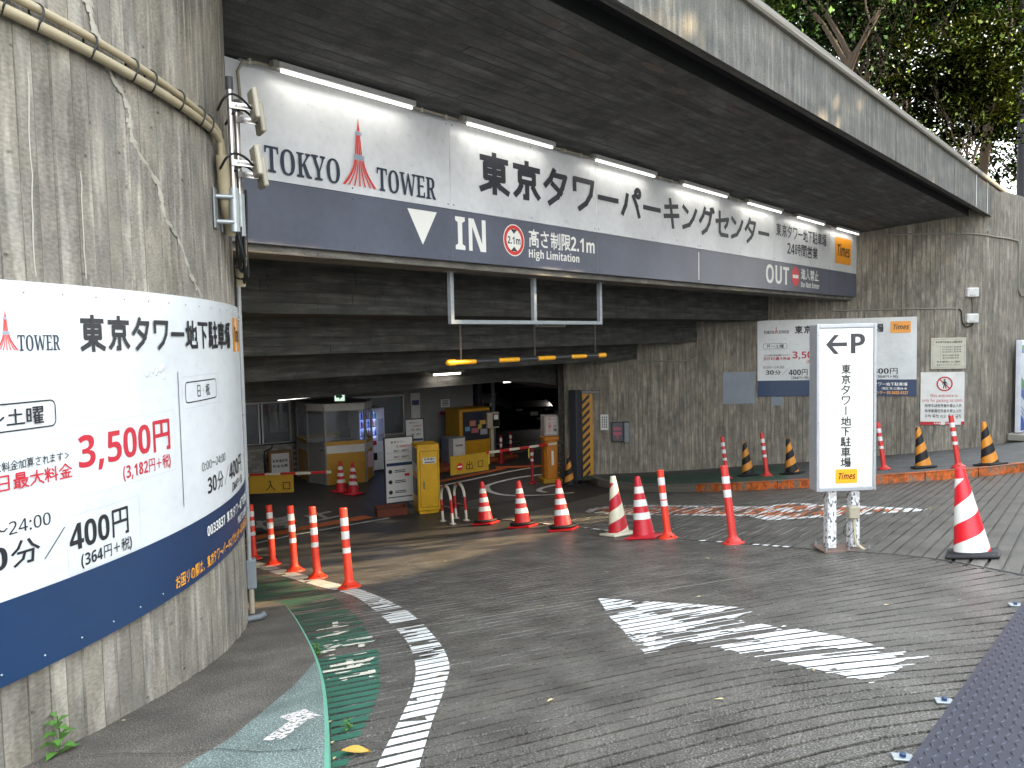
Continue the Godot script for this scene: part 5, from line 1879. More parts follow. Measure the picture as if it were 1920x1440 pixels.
	struct("pavement_marking", gr, asph("asph_green", Color(0.36, 0.54, 0.44), 0.4, 0.8, 0.3))
	var kb := Node3D.new()
	kb.name = "kerb_stones"
	add_child(kb)
	kb.set_meta("kind", "structure")
	var om := StandardMaterial3D.new()
	om.albedo_texture = M.t_flake
	om.roughness = 0.75
	om.uv1_triplanar = true
	om.uv1_world_triplanar = true
	om.uv1_scale = Vector3(0.55, 0.55, 0.55)
	var cmk := conc("conc_kerb", Color(0.72, 0.72, 0.70))
	var run := 0.0
	var cur := [ke[0]]
	for i in ke.size() - 1:
		cur.append(ke[i + 1])
		run += (ke[i + 1] - ke[i]).length()
		if run > 0.75:
			var painted: bool = ke[i].y < 6.75
			var st := MB.new()
			for k in cur.size() - 1:
				var a: Vector2 = cur[k]
				var b: Vector2 = cur[k + 1]
				var d := (b - a).normalized()
				if k == 0:
					a += d * 0.006
				if k == cur.size() - 2:
					b -= d * 0.006
				var n2 := Vector2(-d.y, d.x)
				if n2.x > 0:
					n2 = -n2
				var o3 := Vector3(n2.x, 0, -n2.y)
				var A := a + n2 * 0.0
				st.quad(Wg(a.x, a.y, -0.03), Wg(b.x, b.y, -0.03), Wg(b.x - n2.x * 0.012, b.y - n2.y * 0.012, 0.13), Wg(a.x - n2.x * 0.012, a.y - n2.y * 0.012, 0.13), o3, Vector2(k, 0), Vector2(k + 1, 0), Vector2(k + 1, 1), Vector2(k, 1))
				st.quad(Wg(b.x - n2.x * 0.012, b.y - n2.y * 0.012, 0.13), Wg(a.x - n2.x * 0.012, a.y - n2.y * 0.012, 0.13), Wg(a.x - n2.x * 0.03, a.y - n2.y * 0.03, 0.15), Wg(b.x - n2.x * 0.03, b.y - n2.y * 0.03, 0.15), o3 + Vector3.UP, Vector2(k, 0), Vector2(k + 1, 0), Vector2(k + 1, 1), Vector2(k, 1))
				st.quad(Wg(a.x - n2.x * 0.03, a.y - n2.y * 0.03, 0.15), Wg(b.x - n2.x * 0.03, b.y - n2.y * 0.03, 0.15), Wg(b.x - n2.x * 0.17, b.y - n2.y * 0.17, 0.15), Wg(a.x - n2.x * 0.17, a.y - n2.y * 0.17, 0.15), Vector3.UP, Vector2(k, 0), Vector2(k + 1, 0), Vector2(k + 1, 1), Vector2(k, 1))
				if k == 0 or k == cur.size() - 2:
					var z := a if k == 0 else b
					st.quad(Wg(z.x, z.y, -0.03), Wg(z.x - n2.x * 0.17, z.y - n2.y * 0.17, -0.03), Wg(z.x - n2.x * 0.17, z.y - n2.y * 0.17, 0.15), Wg(z.x, z.y, 0.14), Vector3(d.x, 0, -d.y) * (-1.0 if k == 0 else 1.0))
			part(kb, "kerb_stone", st, om if painted else cmk)
			run = 0.0
			cur = [ke[i + 1]]

# flat-topped sheet that follows the ground, cut into one-metre cells
func sheet_poly(m: MB, outline: PackedVector2Array, up: float) -> void:
	var lo := Vector2(1e9, 1e9)
	var hi := Vector2(-1e9, -1e9)
	for q in outline:
		lo = lo.min(q); hi = hi.max(q)
	for i in range(int(floor(lo.x)), int(ceil(hi.x))):
		for j in range(int(floor(lo.y)), int(ceil(hi.y))):
			var cellp := PackedVector2Array([Vector2(i, j), Vector2(i + 1, j), Vector2(i + 1, j + 1), Vector2(i, j + 1)])
			for piece in Geometry2D.intersect_polygons(cellp, outline):
				m.poly(piece, func(z): return Wg(z.x, z.y, up), Vector3.UP)

func poly_uv(pts: Array) -> PackedVector2Array:
	var p := PackedVector2Array()
	for q in pts:
		p.append(Vector2(q[0], q[1]))
	return p

func ribbon(pts: Array, w: float) -> PackedVector2Array:
	var L := []
	var R := []
	for i in pts.size():
		var d: Vector2 = (pts[mini(i + 1, pts.size() - 1)] - pts[maxi(i - 1, 0)]).normalized()
		var n := Vector2(-d.y, d.x) * w * 0.5
		L.append(pts[i] + n)
		R.append(pts[i] - n)
	R.reverse()
	return PackedVector2Array(L + R)

func floor_ribbon(pts: Array, w: float, up: float) -> MB:
	var m := MB.new()
	for i in pts.size() - 1:
		var a: Vector2 = pts[i]
		var b: Vector2 = pts[i + 1]
		var d0: Vector2 = (pts[mini(i + 1, pts.size() - 1)] - pts[maxi(i - 1, 0)]).normalized()
		var d1: Vector2 = (pts[mini(i + 2, pts.size() - 1)] - pts[i]).normalized()
		var n0 := Vector2(-d0.y, d0.x) * w * 0.5
		var n1 := Vector2(-d1.y, d1.x) * w * 0.5
		m.quad(Wg(a.x - n0.x, a.y - n0.y, up), Wg(b.x - n1.x, b.y - n1.y, up), Wg(b.x + n1.x, b.y + n1.y, up), Wg(a.x + n0.x, a.y + n0.y, up), Vector3.UP, a, b, b, a)
	return m

func build_road_paint() -> void:
	var white := mat("roadwhite", Color(0.86, 0.86, 0.85), 0.7, 0.0, 2.0)
	# the curved white line, broken over the grooves
	var outer := [Vector2(5.39, 9.94), Vector2(4.63, 7.13), Vector2(4.35, 5.97), Vector2(3.90, 4.77), Vector2(3.38, 3.82), Vector2(2.97, 3.22), Vector2(2.61, 2.87), Vector2(2.26, 2.57), Vector2(1.87, 2.22), Vector2(1.1, 1.5)]
	var inner := [Vector2(5.20, 9.95), Vector2(4.42, 7.05), Vector2(4.14, 5.84), Vector2(3.70, 4.85), Vector2(3.24, 3.96), Vector2(2.86, 3.40), Vector2(2.52, 3.02), Vector2(2.16, 2.70), Vector2(1.76, 2.36), Vector2(0.98, 1.64)]
	var so := smooth_path(outer, 5)
	var si := smooth_path(inner, 5)
	var m := MB.new()
	for i in so.size() - 1:
		var w := 0.17 if i < 12 or i > 24 else 0.36
		paint(m, slab_in, PackedVector2Array([so[i], so[i + 1], si[i + 1], si[i]]), w, false, 0.0035, 0.16)
	struct("road_marking_curve", m, white)
	# white arrow: worn off most ridges, kept in the grooves
	var arrow := poly_uv([[4.67, 3.34], [4.70, 2.07], [4.40, 2.10], [4.05, 0.89], [3.55, 1.02], [3.86, 2.14], [3.53, 2.20], [4.16, 2.87]])
	m = MB.new()
	paint(m, slab_in, arrow, 0.55, true, 0.0035, 0.10)
	var tipp := poly_uv([[4.67, 3.34], [4.70, 2.25], [4.25, 2.55], [3.60, 2.20], [4.16, 2.87]])
	paint(m, slab_in, tipp, 0.28, true, 0.004, 0.09)
	paint(m, slab_in, poly_uv([[4.35, 1.75], [4.20, 1.30], [3.98, 0.95], [3.72, 1.05], [3.80, 1.45], [4.0, 1.75]]), 0.35, false, 0.0045, 0.14)
	struct("road_marking_arrow", m, white)
	# green walkway paint on the ridges
	m = MB.new()
	var green := poly_uv([[4.60, 8.2], [4.55, 7.6], [4.16, 6.23], [3.51, 4.83], [2.95, 3.87], [2.45, 3.21], [2.16, 2.92], [1.72, 2.50], [0.95, 1.72], [0.8, 1.36], [1.55, 2.34], [1.99, 3.0], [2.32, 3.55], [2.70, 4.25], [3.22, 5.3], [3.50, 6.0], [3.62, 6.8], [4.0, 8.2]])
	var cut := poly_uv([[-2, -2], [6, -2], [6, 3.0], [2.9, 4.6], [-2, 4.6]])
	for pc in Geometry2D.intersect_polygons(green, cut):
		paint(m, slab_in, pc, 0.16, false, 0.003, 0.5)
	for pc in Geometry2D.clip_polygons(green, cut):
		paint(m, slab_in, pc, 0.42, false, 0.003, 0.35)
	struct("road_marking_green", m, mat("roadgreen", Color(0.21, 0.40, 0.33), 0.5, 0.0, 1.6))
	# faded white characters along the green strip
	m = MB.new()
	var ctr := [Vector2(2.60, 3.66), Vector2(2.92, 4.16), Vector2(3.22, 4.74)]
	var chs := ["者", "行", "歩"]
	for i in 3:
		var up2 := Vector2(0.55, 0.835)
		var rt := Vector2(0.835, -0.55)
		for pl in G[chs[i]]:
			for q in stroke_quads(pl, 12.0):
				var pp := PackedVector2Array()
				for z in q:
					pp.append(ctr[i] + rt * ((z.x - 50.0) / 100.0 * 0.36) + up2 * ((50.0 - z.y) / 100.0 * 0.50))
				paint(m, slab_in, pp, 0.55, false, 0.006, 0.06)
	struct("road_marking_text", m, mat("roadcream", Color(0.80, 0.77, 0.70), 0.8))
	# orange arrow edged white on the exit side
	m = MB.new()
	var oarrow := poly_uv([[11.0, 7.9], [11.2, 7.2], [10.45, 4.6], [10.85, 4.25], [9.80, 2.25], [9.10, 3.8], [9.55, 4.25], [9.95, 6.5], [10.4, 7.6]])
	paint(m, slab_out, oarrow, 0.40, false, 0.0035, 0.12)
	struct("road_marking_arrow", m, mat("roadorange", Color(0.78, 0.40, 0.17), 0.75, 0.0, 2.0))
	m = MB.new()
	var op := []
	for q in oarrow:
		op.append(q)
	op.append(oarrow[0])
	for i in op.size() - 1:
		paint(m, slab_out, ribbon([op[i], op[i + 1]], 0.16), 0.36, false, 0.005, 0.12)
	paint(m, slab_out, oarrow, 0.66, false, 0.0065, 0.10)
	struct("road_marking_edge", m, white)
	# dashed line between the lanes and the cut joint beside it
	for k in 34:
		var f := k / 34.0
		var i := 3 + int(f * 5.0)
		var fr := f * 5.0 - int(f * 5.0)
		var a: Vector2 = BD[i].lerp(BD[i + 1], fr)
		var b: Vector2 = BD[i].lerp(BD[i + 1], minf(fr + 0.085, 1.0))
		if k > 7 and rng.randf() < 0.85:
			var dm := floor_ribbon([a, b], 0.055, 0.006)
			var o := struct("road_marking_dash", dm, white)
	struct("slab_joint", floor_ribbon(smooth_path(BD.slice(1, 9), 4), 0.03, 0.0015), mat("crack", Color(0.10, 0.10, 0.09), 0.95))
	# pale saw-cut line crossing the entry lane
	struct("pale_joint", floor_ribbon([Vector2(2.75, 4.62), Vector2(3.61, 4.03), Vector2(4.67, 3.27), Vector2(6.6, 1.95)], 0.012, 0.003), mat("palejoint", Color(0.56, 0.54, 0.49), 0.9))
	# inside the garage: smooth painted lines
	struct("road_marking_line", floor_ribbon(smooth_path([Vector2(15.6, 12.35), Vector2(14.4, 12.75), Vector2(13.3, 12.72), Vector2(12.85, 12.4), Vector2(12.55, 11.9), Vector2(12.5, 11.3), Vector2(12.9, 10.6), Vector2(13.4, 10.2)], 5), 0.13, 0.002), white)
	struct("road_marking_line", floor_ribbon(smooth_path([Vector2(14.4, 11.3), Vector2(13.7, 11.35), Vector2(13.3, 11.15), Vector2(13.2, 10.85)], 5), 0.13, 0.002), white)
	struct("road_marking_line", floor_ribbon([Vector2(12.2, 13.6), Vector2(15.0, 13.55), Vector2(17.5, 13.2)], 0.11, 0.002), white)
	struct("road_marking_line", floor_ribbon([Vector2(16.5, 15.9), Vector2(22.0, 15.2)], 0.13, 0.002), white)
	struct("road_marking_line", floor_ribbon([Vector2(18.1, 17.6), Vector2(26.0, 16.2)], 0.15, 0.002), white)
	struct("road_marking_line", floor_ribbon([Vector2(5.6, 11.75), Vector2(7.2, 11.95), Vector2(9.3, 11.7)], 0.10, 0.004), white)
	var orange := mat("roadorange", Color(0.78, 0.40, 0.17), 0.75, 0.0, 2.0)
	struct("road_marking_band", floor_ribbon([Vector2(6.0, 12.35), Vector2(7.6, 12.45), Vector2(9.2, 12.25)], 0.42, 0.003), orange)
	struct("road_marking_band", floor_ribbon([Vector2(12.4, 14.05), Vector2(15.2, 14.0)], 0.22, 0.003), orange)
	struct("road_marking_band", floor_ribbon([Vector2(15.2, 14.3), Vector2(16.3, 13.2), Vector2(16.8, 12.6)], 0.34, 0.003), orange)
	m = MB.new()
	var tx := [["停", Vector2(7.75, 13.35)], ["止", Vector2(8.75, 13.35)]]
	for q in tx:
		for pl in G[q[0]]:
			for z in stroke_quads(pl, 13.0):
				var P := []
				for c in z:
					var x: float = q[1].x + (c.x - 50.0) / 100.0 * 0.85 + (50.0 - c.y) * 0.003
					var y: float = q[1].y + (50.0 - c.y) / 100.0 * 1.15
					P.append(Wg(x, y, 0.003))
				m.quad(P[0], P[1], P[2], P[3], Vector3.UP)
	struct("road_marking_text", m, mat("roadgrey", Color(0.60, 0.60, 0.59), 0.8, 0.0, 2.0))

func build_p_sign() -> void:
	var yaw := facing(-0.70, -0.71) + 0.02
	var t := thing("parking_pole_sign", "white upright box sign with an arrow and a large letter P", "sign", Wg(7.01, 2.26), yaw)
	var y0: float = gh(7.01, 2.26)
	var b := -1.42 - y0
	var tp := 0.088 - y0
	var hh := tp - b
	var alu := mat("signalu", Color(0.66, 0.67, 0.69), 0.4, 0.3, 2.0)
	part(t, "case", bx(Vector3(0, (b + tp) / 2, -0.04), Vector3(0.555, hh, 0.14), 0.008), alu)
	part(t, "front_face", bx(Vector3(-0.004, (b + tp) / 2 - 0.006, 0.034), Vector3(0.505, hh - 0.075, 0.012), 0.004), mat("signcream", Color(0.83, 0.835, 0.81), 0.35, 0.0, 1.4))
	for sx in [-1, 1]:
		part(t, "frame_rail", bx(Vector3(sx * 0.266, (b + tp) / 2, 0.032), Vector3(0.026, hh, 0.026), 0.004), alu)
	for yy in [b + 0.016, tp - 0.018]:
		part(t, "frame_rail", bx(Vector3(0, yy, 0.0325), Vector3(0.505, 0.034, 0.024), 0.004), alu)
	for i in 6:
		for sx in [-1, 1]:
			part(t, "screw", bx(Vector3(sx * 0.266, b + 0.1 + i * (hh - 0.2) / 5.0, 0.046), Vector3(0.010, 0.010, 0.006), 0.002), mat("screw", Color(0.55, 0.56, 0.58), 0.4, 0.5))
	var F := func(x, y, d): return Vector3(x, b + y, 0.0405 + d)
	var ink := mat("inksign", Color(0.16, 0.155, 0.165), 0.45)
	var m := MB.new()
	# arrow
	fpoly(m, F, [[-0.195, 1.325], [-0.12, 1.41], [-0.075, 1.41], [-0.137, 1.342], [0.0, 1.342], [0.0, 1.308], [-0.137, 1.308], [-0.075, 1.24], [-0.12, 1.24]], 0.002)
	part(t, "arrow_mark", m, ink)
	m = MB.new()
	line(m, "P", F, 0.035, 1.232, 0.205, 0.155, 9)
	part(t, "lettering", m, ink)
	m = MB.new()
	var s := "東京タワ｜地下駐車場"
	for i in 10:
		line(m, s[i], F, -0.056, 1.06 - i * 0.0935, 0.086, 0.10, 11.5)
	part(t, "lettering", m, ink)
	m = MB.new()
	rect(m, F, -0.165, 0.045, 0.165, 0.225, 0.001)
	part(t, "logo_backing", m, mat("panelwhite", Color(0.86, 0.865, 0.86), 0.32, 0.0, 0.35))
	logo_plate(t, F, -0.105, 0.07, 0.10, 0.20, false)
	# two paint-flaked posts on a bolted plate
	var cm := StandardMaterial3D.new()
	cm.albedo_texture = M.t_chip
	cm.roughness = 0.6
	cm.uv1_triplanar = true
	cm.uv1_scale = Vector3(4, 2.2, 4)
	for sx in [-0.105, 0.115]:
		part(t, "post", bx(Vector3(sx, b / 2 + 0.008, -0.05), Vector3(0.085, b - 0.016, 0.085), 0.006), cm)
	part(t, "base_plate", bx(Vector3(0.01, 0.006, -0.05), Vector3(0.46, 0.018, 0.26), 0.004), mat("rustplate", Color(0.42, 0.34, 0.30), 0.8, 0.0, 5.0))
	for sx in [-0.19, 0.02, 0.21]:
		for sz in [-0.15, 0.05]:
			part(t, "bolt", lt([Vector2(0.012, 0.0), Vector2(0.012, 0.02), Vector2(0.006, 0.022), Vector2(0.006, 0.04), Vector2(0, 0.041)], 6, Vector3(sx, 0.014, sz)), mat("zinc", Color(0.62, 0.64, 0.65), 0.45, 0.6, 3.0))
	part(t, "junction_box", bx(Vector3(0.075, b - 0.20, 0.02), Vector3(0.10, 0.11, 0.075), 0.008), mat("boxcream", Color(0.62, 0.59, 0.52), 0.5, 0.0, 4.0))
	part(t, "cable_pipe", tb(smooth_path([Vector3(0.085, b - 0.25, 0.015), Vector3(0.09, 0.2, 0.02), Vector3(0.10, 0.08, 0.03), Vector3(0.15, 0.02, 0.06), Vector3(0.18, 0.012, 0.075)], 6), 0.012, 8), mat("pipecream", Color(0.66, 0.62, 0.52), 0.6))
	part(t, "loose_wire", tb(smooth_path([Vector3(0.05, b - 0.25, 0.03), Vector3(-0.01, b - 0.30, 0.05), Vector3(-0.03, b - 0.38, 0.05), Vector3(0.02, b - 0.42, 0.04), Vector3(0.08, b - 0.36, 0.03)], 6), 0.003, 6), mat("rubberblack", Color(0.035, 0.035, 0.04), 0.5))

# ---------- cones and posts ----------
func cone_r(y: float, h: float) -> float:
	return lerpf(0.138, 0.034, clampf(y / h, 0.0, 1.0))

func cone_strip(m: MB, h: float, lo: Callable, hi: Callable, y0: float, y1: float, seg := 40, prd := 0.0) -> void:
	for k in seg:
		var a0 := TAU * k / seg
		var a1 := TAU * (k + 1) / seg
		var b0: float = clampf(lo.call(a0), y0, y1)
		var b1: float = clampf(lo.call(a1), y0, y1)
		var t0: float = clampf(hi.call(a0), y0, y1)
		var t1: float = clampf(hi.call(a1), y0, y1)
		if t0 - b0 < 1e-5 and t1 - b1 < 1e-5:
			continue
		var n := func(a): return Vector3(cos(a), 0.15, sin(a)).normalized()
		var p := func(a, y): return Vector3(cos(a) * (cone_r(y, h) + prd), y, sin(a) * (cone_r(y, h) + prd))
		m.squad(p.call(a0, b0), p.call(a1, b1), p.call(a1, t1), p.call(a0, t0), n.call(a0), n.call(a1), n.call(a1), n.call(a0))

func make_cone(called: String, label: String, style: String, h: float, black_weight: bool, body: Material, band: Material) -> Node3D:
	var t := thing(called, label, "traffic cone", Vector3.ZERO, 0.0, "traffic cones")
	var y0 := 0.03
	if style == "spiral" or style == "yellow":
		var p := 0.30 if style == "spiral" else 0.285
		var sl := -p * 1.0 / TAU
		var a := MB.new()
		var b := MB.new()
		for k in range(-2, 6):
			var base := k * p
			cone_strip(a, h, func(x): return base + sl * x, func(x): return base + p * 0.5 + sl * x, y0, h - (0.0 if style == "yellow" else 0.08))
			cone_strip(b, h, func(x): return base + p * 0.5 + sl * x, func(x): return base + p + sl * x, y0, h - (0.0 if style == "yellow" else 0.08))
		if style == "spiral":
			cone_strip(a, h, func(x): return h - 0.08, func(x): return h, y0, h)
		a.lathe([Vector2(cone_r(h, h), h), Vector2(0.03, h + 0.006), Vector2(0.0, h + 0.004)], 20)
		part(t, "body", a, body)
		part(t, "spiral_stripe", b, band)
	else:
		var a := MB.new()
		a.lathe([Vector2(cone_r(y0, h), y0), Vector2(cone_r(h - 0.03, h), h - 0.03), Vector2(0.034, h), Vector2(0.024, h + 0.018), Vector2(0.0, h + 0.024)], 36)
		part(t, "body", a, body)
		var dip := 0.045 if style == "chevron" else 0.0
		for c in [0.80, 0.585, 0.37]:
			var m := MB.new()
			var f := func(x): return -dip * maxf(0.0, 1.0 - absf(angle_difference(x, 0.85)) / 0.75)
			cone_strip(m, h, func(x): return h * (c - 0.055) + f.call(x), func(x): return h * (c + 0.055) + f.call(x), 0.0, h, 40, 0.0015)
			part(t, "reflective_band", m, band)
	# square foot
	var foot := MB.new()
	foot.box(Vector3(0, 0.017, 0), Vector3(0.37, 0.028, 0.37), 0.010)
	foot.lathe([Vector2(0.175, 0.03), Vector2(0.160, 0.042), Vector2(0.137, 0.044)], 28)
	part(t, "foot", foot, mat("coneblack", Color(0.06, 0.06, 0.065), 0.7, 0.0, 3.0) if style == "yellow" or called == "striped_cone_weighted" else body)
	if black_weight:
		var w := MB.new()
		w.lathe([Vector2(0.142, 0.046), Vector2(0.20, 0.044), Vector2(0.215, 0.058), Vector2(0.205, 0.078), Vector2(0.136, 0.082)], 8)
		part(t, "weight_ring", w, mat("coneblack", Color(0.06, 0.06, 0.065), 0.7, 0.0, 3.0))
	return t

func make_post(label: String, bands: Array, h: float, body: Material) -> Node3D:
	var t := thing("delineator_post", label, "traffic post", Vector3.ZERO, 0.0, "red and white delineator posts")
	part(t, "body", lt([Vector2(0.036, 0.03), Vector2(0.046, 0.045), Vector2(0.0425, 0.10), Vector2(0.040, h - 0.03), Vector2(0.041, h - 0.012), Vector2(0.037, h), Vector2(0.030, h - 0.004), Vector2(0.0, h - 0.01)], 24), body)
	part(t, "base_flange", lt([Vector2(0.115, 0.0), Vector2(0.113, 0.012), Vector2(0.085, 0.028), Vector2(0.058, 0.055), Vector2(0.047, 0.075)], 28), body)
	for k in 3:
		var a := TAU * k / 3.0 + 0.5
		part(t, "bolt", lt([Vector2(0.012, 0.0), Vector2(0.012, 0.016), Vector2(0, 0.017)], 6, Vector3(cos(a) * 0.088, 0.02, sin(a) * 0.088)), mat("boltdark", Color(0.30, 0.16, 0.13), 0.6))
	for q in bands:
		part(t, "reflective_band", lt([Vector2(0.0413, q[0]), Vector2(0.0418, q[0] + 0.002), Vector2(0.0412, q[1] - 0.002), Vector2(0.0405, q[1])], 24), mat("reflectwhite", Color(0.84, 0.84, 0.85), 0.35, 0.0, 5.0))
	return t

func build_cones_and_posts() -> void:
	var red := mat("conered", Color(0.80, 0.12, 0.13), 0.5, 0.0, 3.0)
	var red2 := mat("conered_b", Color(0.74, 0.10, 0.16), 0.5, 0.0, 3.0)
	var orange := mat("postorange", Color(0.86, 0.22, 0.12), 0.45, 0.0, 3.0)
	var pinkred := mat("postpink", Color(0.80, 0.21, 0.18), 0.5, 0.0, 3.0)
	var white := mat("conewhite", Color(0.84, 0.84, 0.82), 0.45, 0.0, 3.0)
	var cream := mat("conecream", Color(0.84, 0.82, 0.73), 0.45, 0.0, 3.0)
	# row of cones beside the ticket machine
	var c := make_cone("traffic_cone", "banded red cone nearest the two striped guard hoops", "chevron", 0.70, true, red, white)
	stand(c, 9.02, 8.76, 0.35)
	var c2 := make_cone("traffic_cone", "banded red cone on a black ring foot, second from the hoops", "chevron", 0.70, true, red, white)
	stand(c2, 8.61, 7.56, 0.30)
	var c3 := make_cone("traffic_cone", "banded red cone left of the cream-topped spiral cone", "chevron", 0.70, true, red, white)
	stand(c3, 8.27, 6.50, 0.38)
	var c4 := make_cone("striped_cone", "cream-topped cone with a red spiral stripe beside a banded cone", "spiral", 0.74, false, cream, red2)
	stand(c4, 7.85, 5.27, -0.4)
	var c5 := make_cone("traffic_cone", "plain banded red cone standing against the orange post", "band", 0.72, false, red2, white)
	stand(c5, 7.64, 4.77, 0.25)
	var c8 := make_cone("striped_cone_weighted", "large red and white spiral cone on a black foot near the right edge", "spiral", 0.70, false, mat("conered_c", Color(0.82, 0.09, 0.15), 0.45, 0.0, 3.0), white)
	stand(c8, 6.84, 1.21, 0.15)
	# posts along the white curve
	var bands := [[0.62, 0.70], [0.485, 0.565], [0.345, 0.425]]
	var pl := ["orange post nearest the camera on the curved white line", "second nearest orange post on the curved white line", "middle of the five orange posts on the white curve", "fourth orange post back on the white curve", "farthest orange post, touching the edge of the curved wall"]
	var pp := [Vector2(4.393, 6.204), Vector2(4.674, 7.205), Vector2(4.924, 8.075), Vector2(5.196, 9.057), Vector2(5.463, 10.04)]
	for i in 5:
		var p := make_post(pl[i], bands, 0.80, orange)
		stand(p, pp[i].x, pp[i].y, 0.7 * i)
	var p6 := make_post("orange post on the lane joint right of the banded cone", [[0.62, 0.71], [0.455, 0.53], [0.375, 0.445]], 0.80, orange)
	stand(p6, 7.62, 4.433, 0.4)
	var p7 := make_post("pinkish red post with two bands on the dashed lane line", [[0.63, 0.705], [0.485, 0.565]], 0.82, pinkred)
	stand(p7, 7.30, 3.466, 1.4)
	# along the kerb by the far wall
	var kp := [[14.56, 7.05, "red post on the kerb left of the leftmost yellow cone"], [14.73, 6.26, "red post on the kerb between the two left yellow cones"], [14.82, 4.06, "red post on the kerb just right of the parking pole sign"], [14.42, 2.78, "red post on the kerb in front of the pedestrian ban sign"]]
	for q in kp:
		var p := make_post(q[2], [[0.68, 0.76], [0.53, 0.61], [0.38, 0.46]], 0.88, pinkred)
		stand(p, q[0], q[1], q[0], 0.148)
	var yel := mat("coneyellow", Color(0.80, 0.52, 0.14), 0.55, 0.0, 3.0)
	var blk := mat("coneblack", Color(0.06, 0.06, 0.065), 0.7, 0.0, 3.0)
	var yc := [[15.0, 6.78, "leftmost yellow and black spiral cone on the kerb"], [14.96, 5.83, "yellow and black spiral cone left of the parking pole sign"], [14.71, 3.38, "yellow and black spiral cone below the pedestrian ban sign"], [14.54, 2.34, "rightmost yellow and black spiral cone on the kerb"]]
	for q in yc:
		var p := make_cone("spiral_cone", q[2], "yellow", 0.72, false, yel, blk)
		stand(p, q[0], q[1], 0.2 + q[1], 0.148)
	var yi := make_cone("spiral_cone", "yellow and black spiral cone at the foot of the dark column", "yellow", 0.72, false, yel, blk)
	stand(yi, 14.22, 10.96, 0.9)
	# inside
	var ic := make_cone("traffic_cone", "left of two dim red cones before the yellow kiosk", "band", 0.72, false, red2, white)
	stand(ic, 10.53, 15.07, 0.2)
	var ic2 := make_cone("traffic_cone", "right of two dim red cones before the yellow kiosk", "chevron", 0.74, false, red2, white)
	stand(ic2, 10.52, 14.56, 0.1)
	var gp := make_post("dim red post under the exit barrier arm", [[0.70, 0.78], [0.56, 0.62]], 0.95, mat("postcrimson", Color(0.62, 0.08, 0.14), 0.45, 0.0, 3.0))
	stand(gp, 14.0, 11.95, 0.0)
	var gp2 := make_post("left of two banded posts behind the exit barrier", [[0.62, 0.72], [0.46, 0.56], [0.30, 0.38]], 0.80, mat("postcrimson", Color(0.62, 0.08, 0.14), 0.45, 0.0, 3.0))
	stand(gp2, 15.9, 14.75, 0.0)
	var gp3 := make_post("right of two banded posts behind the exit barrier", [[0.62, 0.72], [0.46, 0.56], [0.30, 0.38]], 0.80, mat("postcrimson", Color(0.62, 0.08, 0.14), 0.45, 0.0, 3.0))
	stand(gp3, 16.6, 15.0, 0.0)

func prism_wall(m: MB, pts: Array, y0: float, y1: float, closed := false) -> void:
	# vertical faces along local (x, z) points, seen from outside
	var n := pts.size() if closed else pts.size() - 1
	var c := Vector2.ZERO
	for p in pts:
		c += p
	c /= pts.size()
	for i in n:
		var a: Vector2 = pts[i]
		var b: Vector2 = pts[(i + 1) % pts.size()]
		var mid := (a + b) * 0.5 - c
		m.quad(Vector3(a.x, y0, a.y), Vector3(b.x, y0, b.y), Vector3(b.x, y1, b.y), Vector3(a.x, y1, a.y), Vector3(mid.x, 0, mid.y))

func ceiling_lamp(label: String, at: Vector3, yaw: float, L: float, energy: float, lit := true) -> void:
	var o := thing("tube_lamp", label, "lamp", at, yaw, "tube lamps inside the garage")
	part(o, "housing", bx(Vector3(0, -0.02, 0), Vector3(L, 0.04, 0.14), 0.006), mat("lampcream", Color(0.66, 0.63, 0.56), 0.5))
	var tm := MB.new()
	tm.lathe([Vector2(0, 0), Vector2(0.019, 0.004), Vector2(0.019, L * 0.86 - 0.004), Vector2(0, L * 0.86)], 10, Vector3(-L * 0.43, -0.07, 0), Basis(Vector3.BACK, -PI / 2))
	part(o, "tube", tm, glow("tubein", Color(1.0, 0.97, 0.93), 0.9) if lit else mat("tubeoff", Color(0.62, 0.60, 0.57), 0.3))
	for sx in [-1, 1]:
		part(o, "socket", bx(Vector3(sx * L * 0.44, -0.06, 0), Vector3(0.03, 0.06, 0.04), 0.004), mat("lampcream", Color(0.66, 0.63, 0.56), 0.5))
	if lit:
		var a := AreaLight3D.new()
		a.name = "lamp_light"
		a.area_size = Vector2(L * 0.86, 0.04)
		a.light_energy = energy
		a.light_color = Color(1.0, 0.96, 0.92)
		a.shadow_enabled = true
		o.add_child(a)
		a.position = Vector3(0, -0.10, 0)
		a.rotation.x = -PI / 2

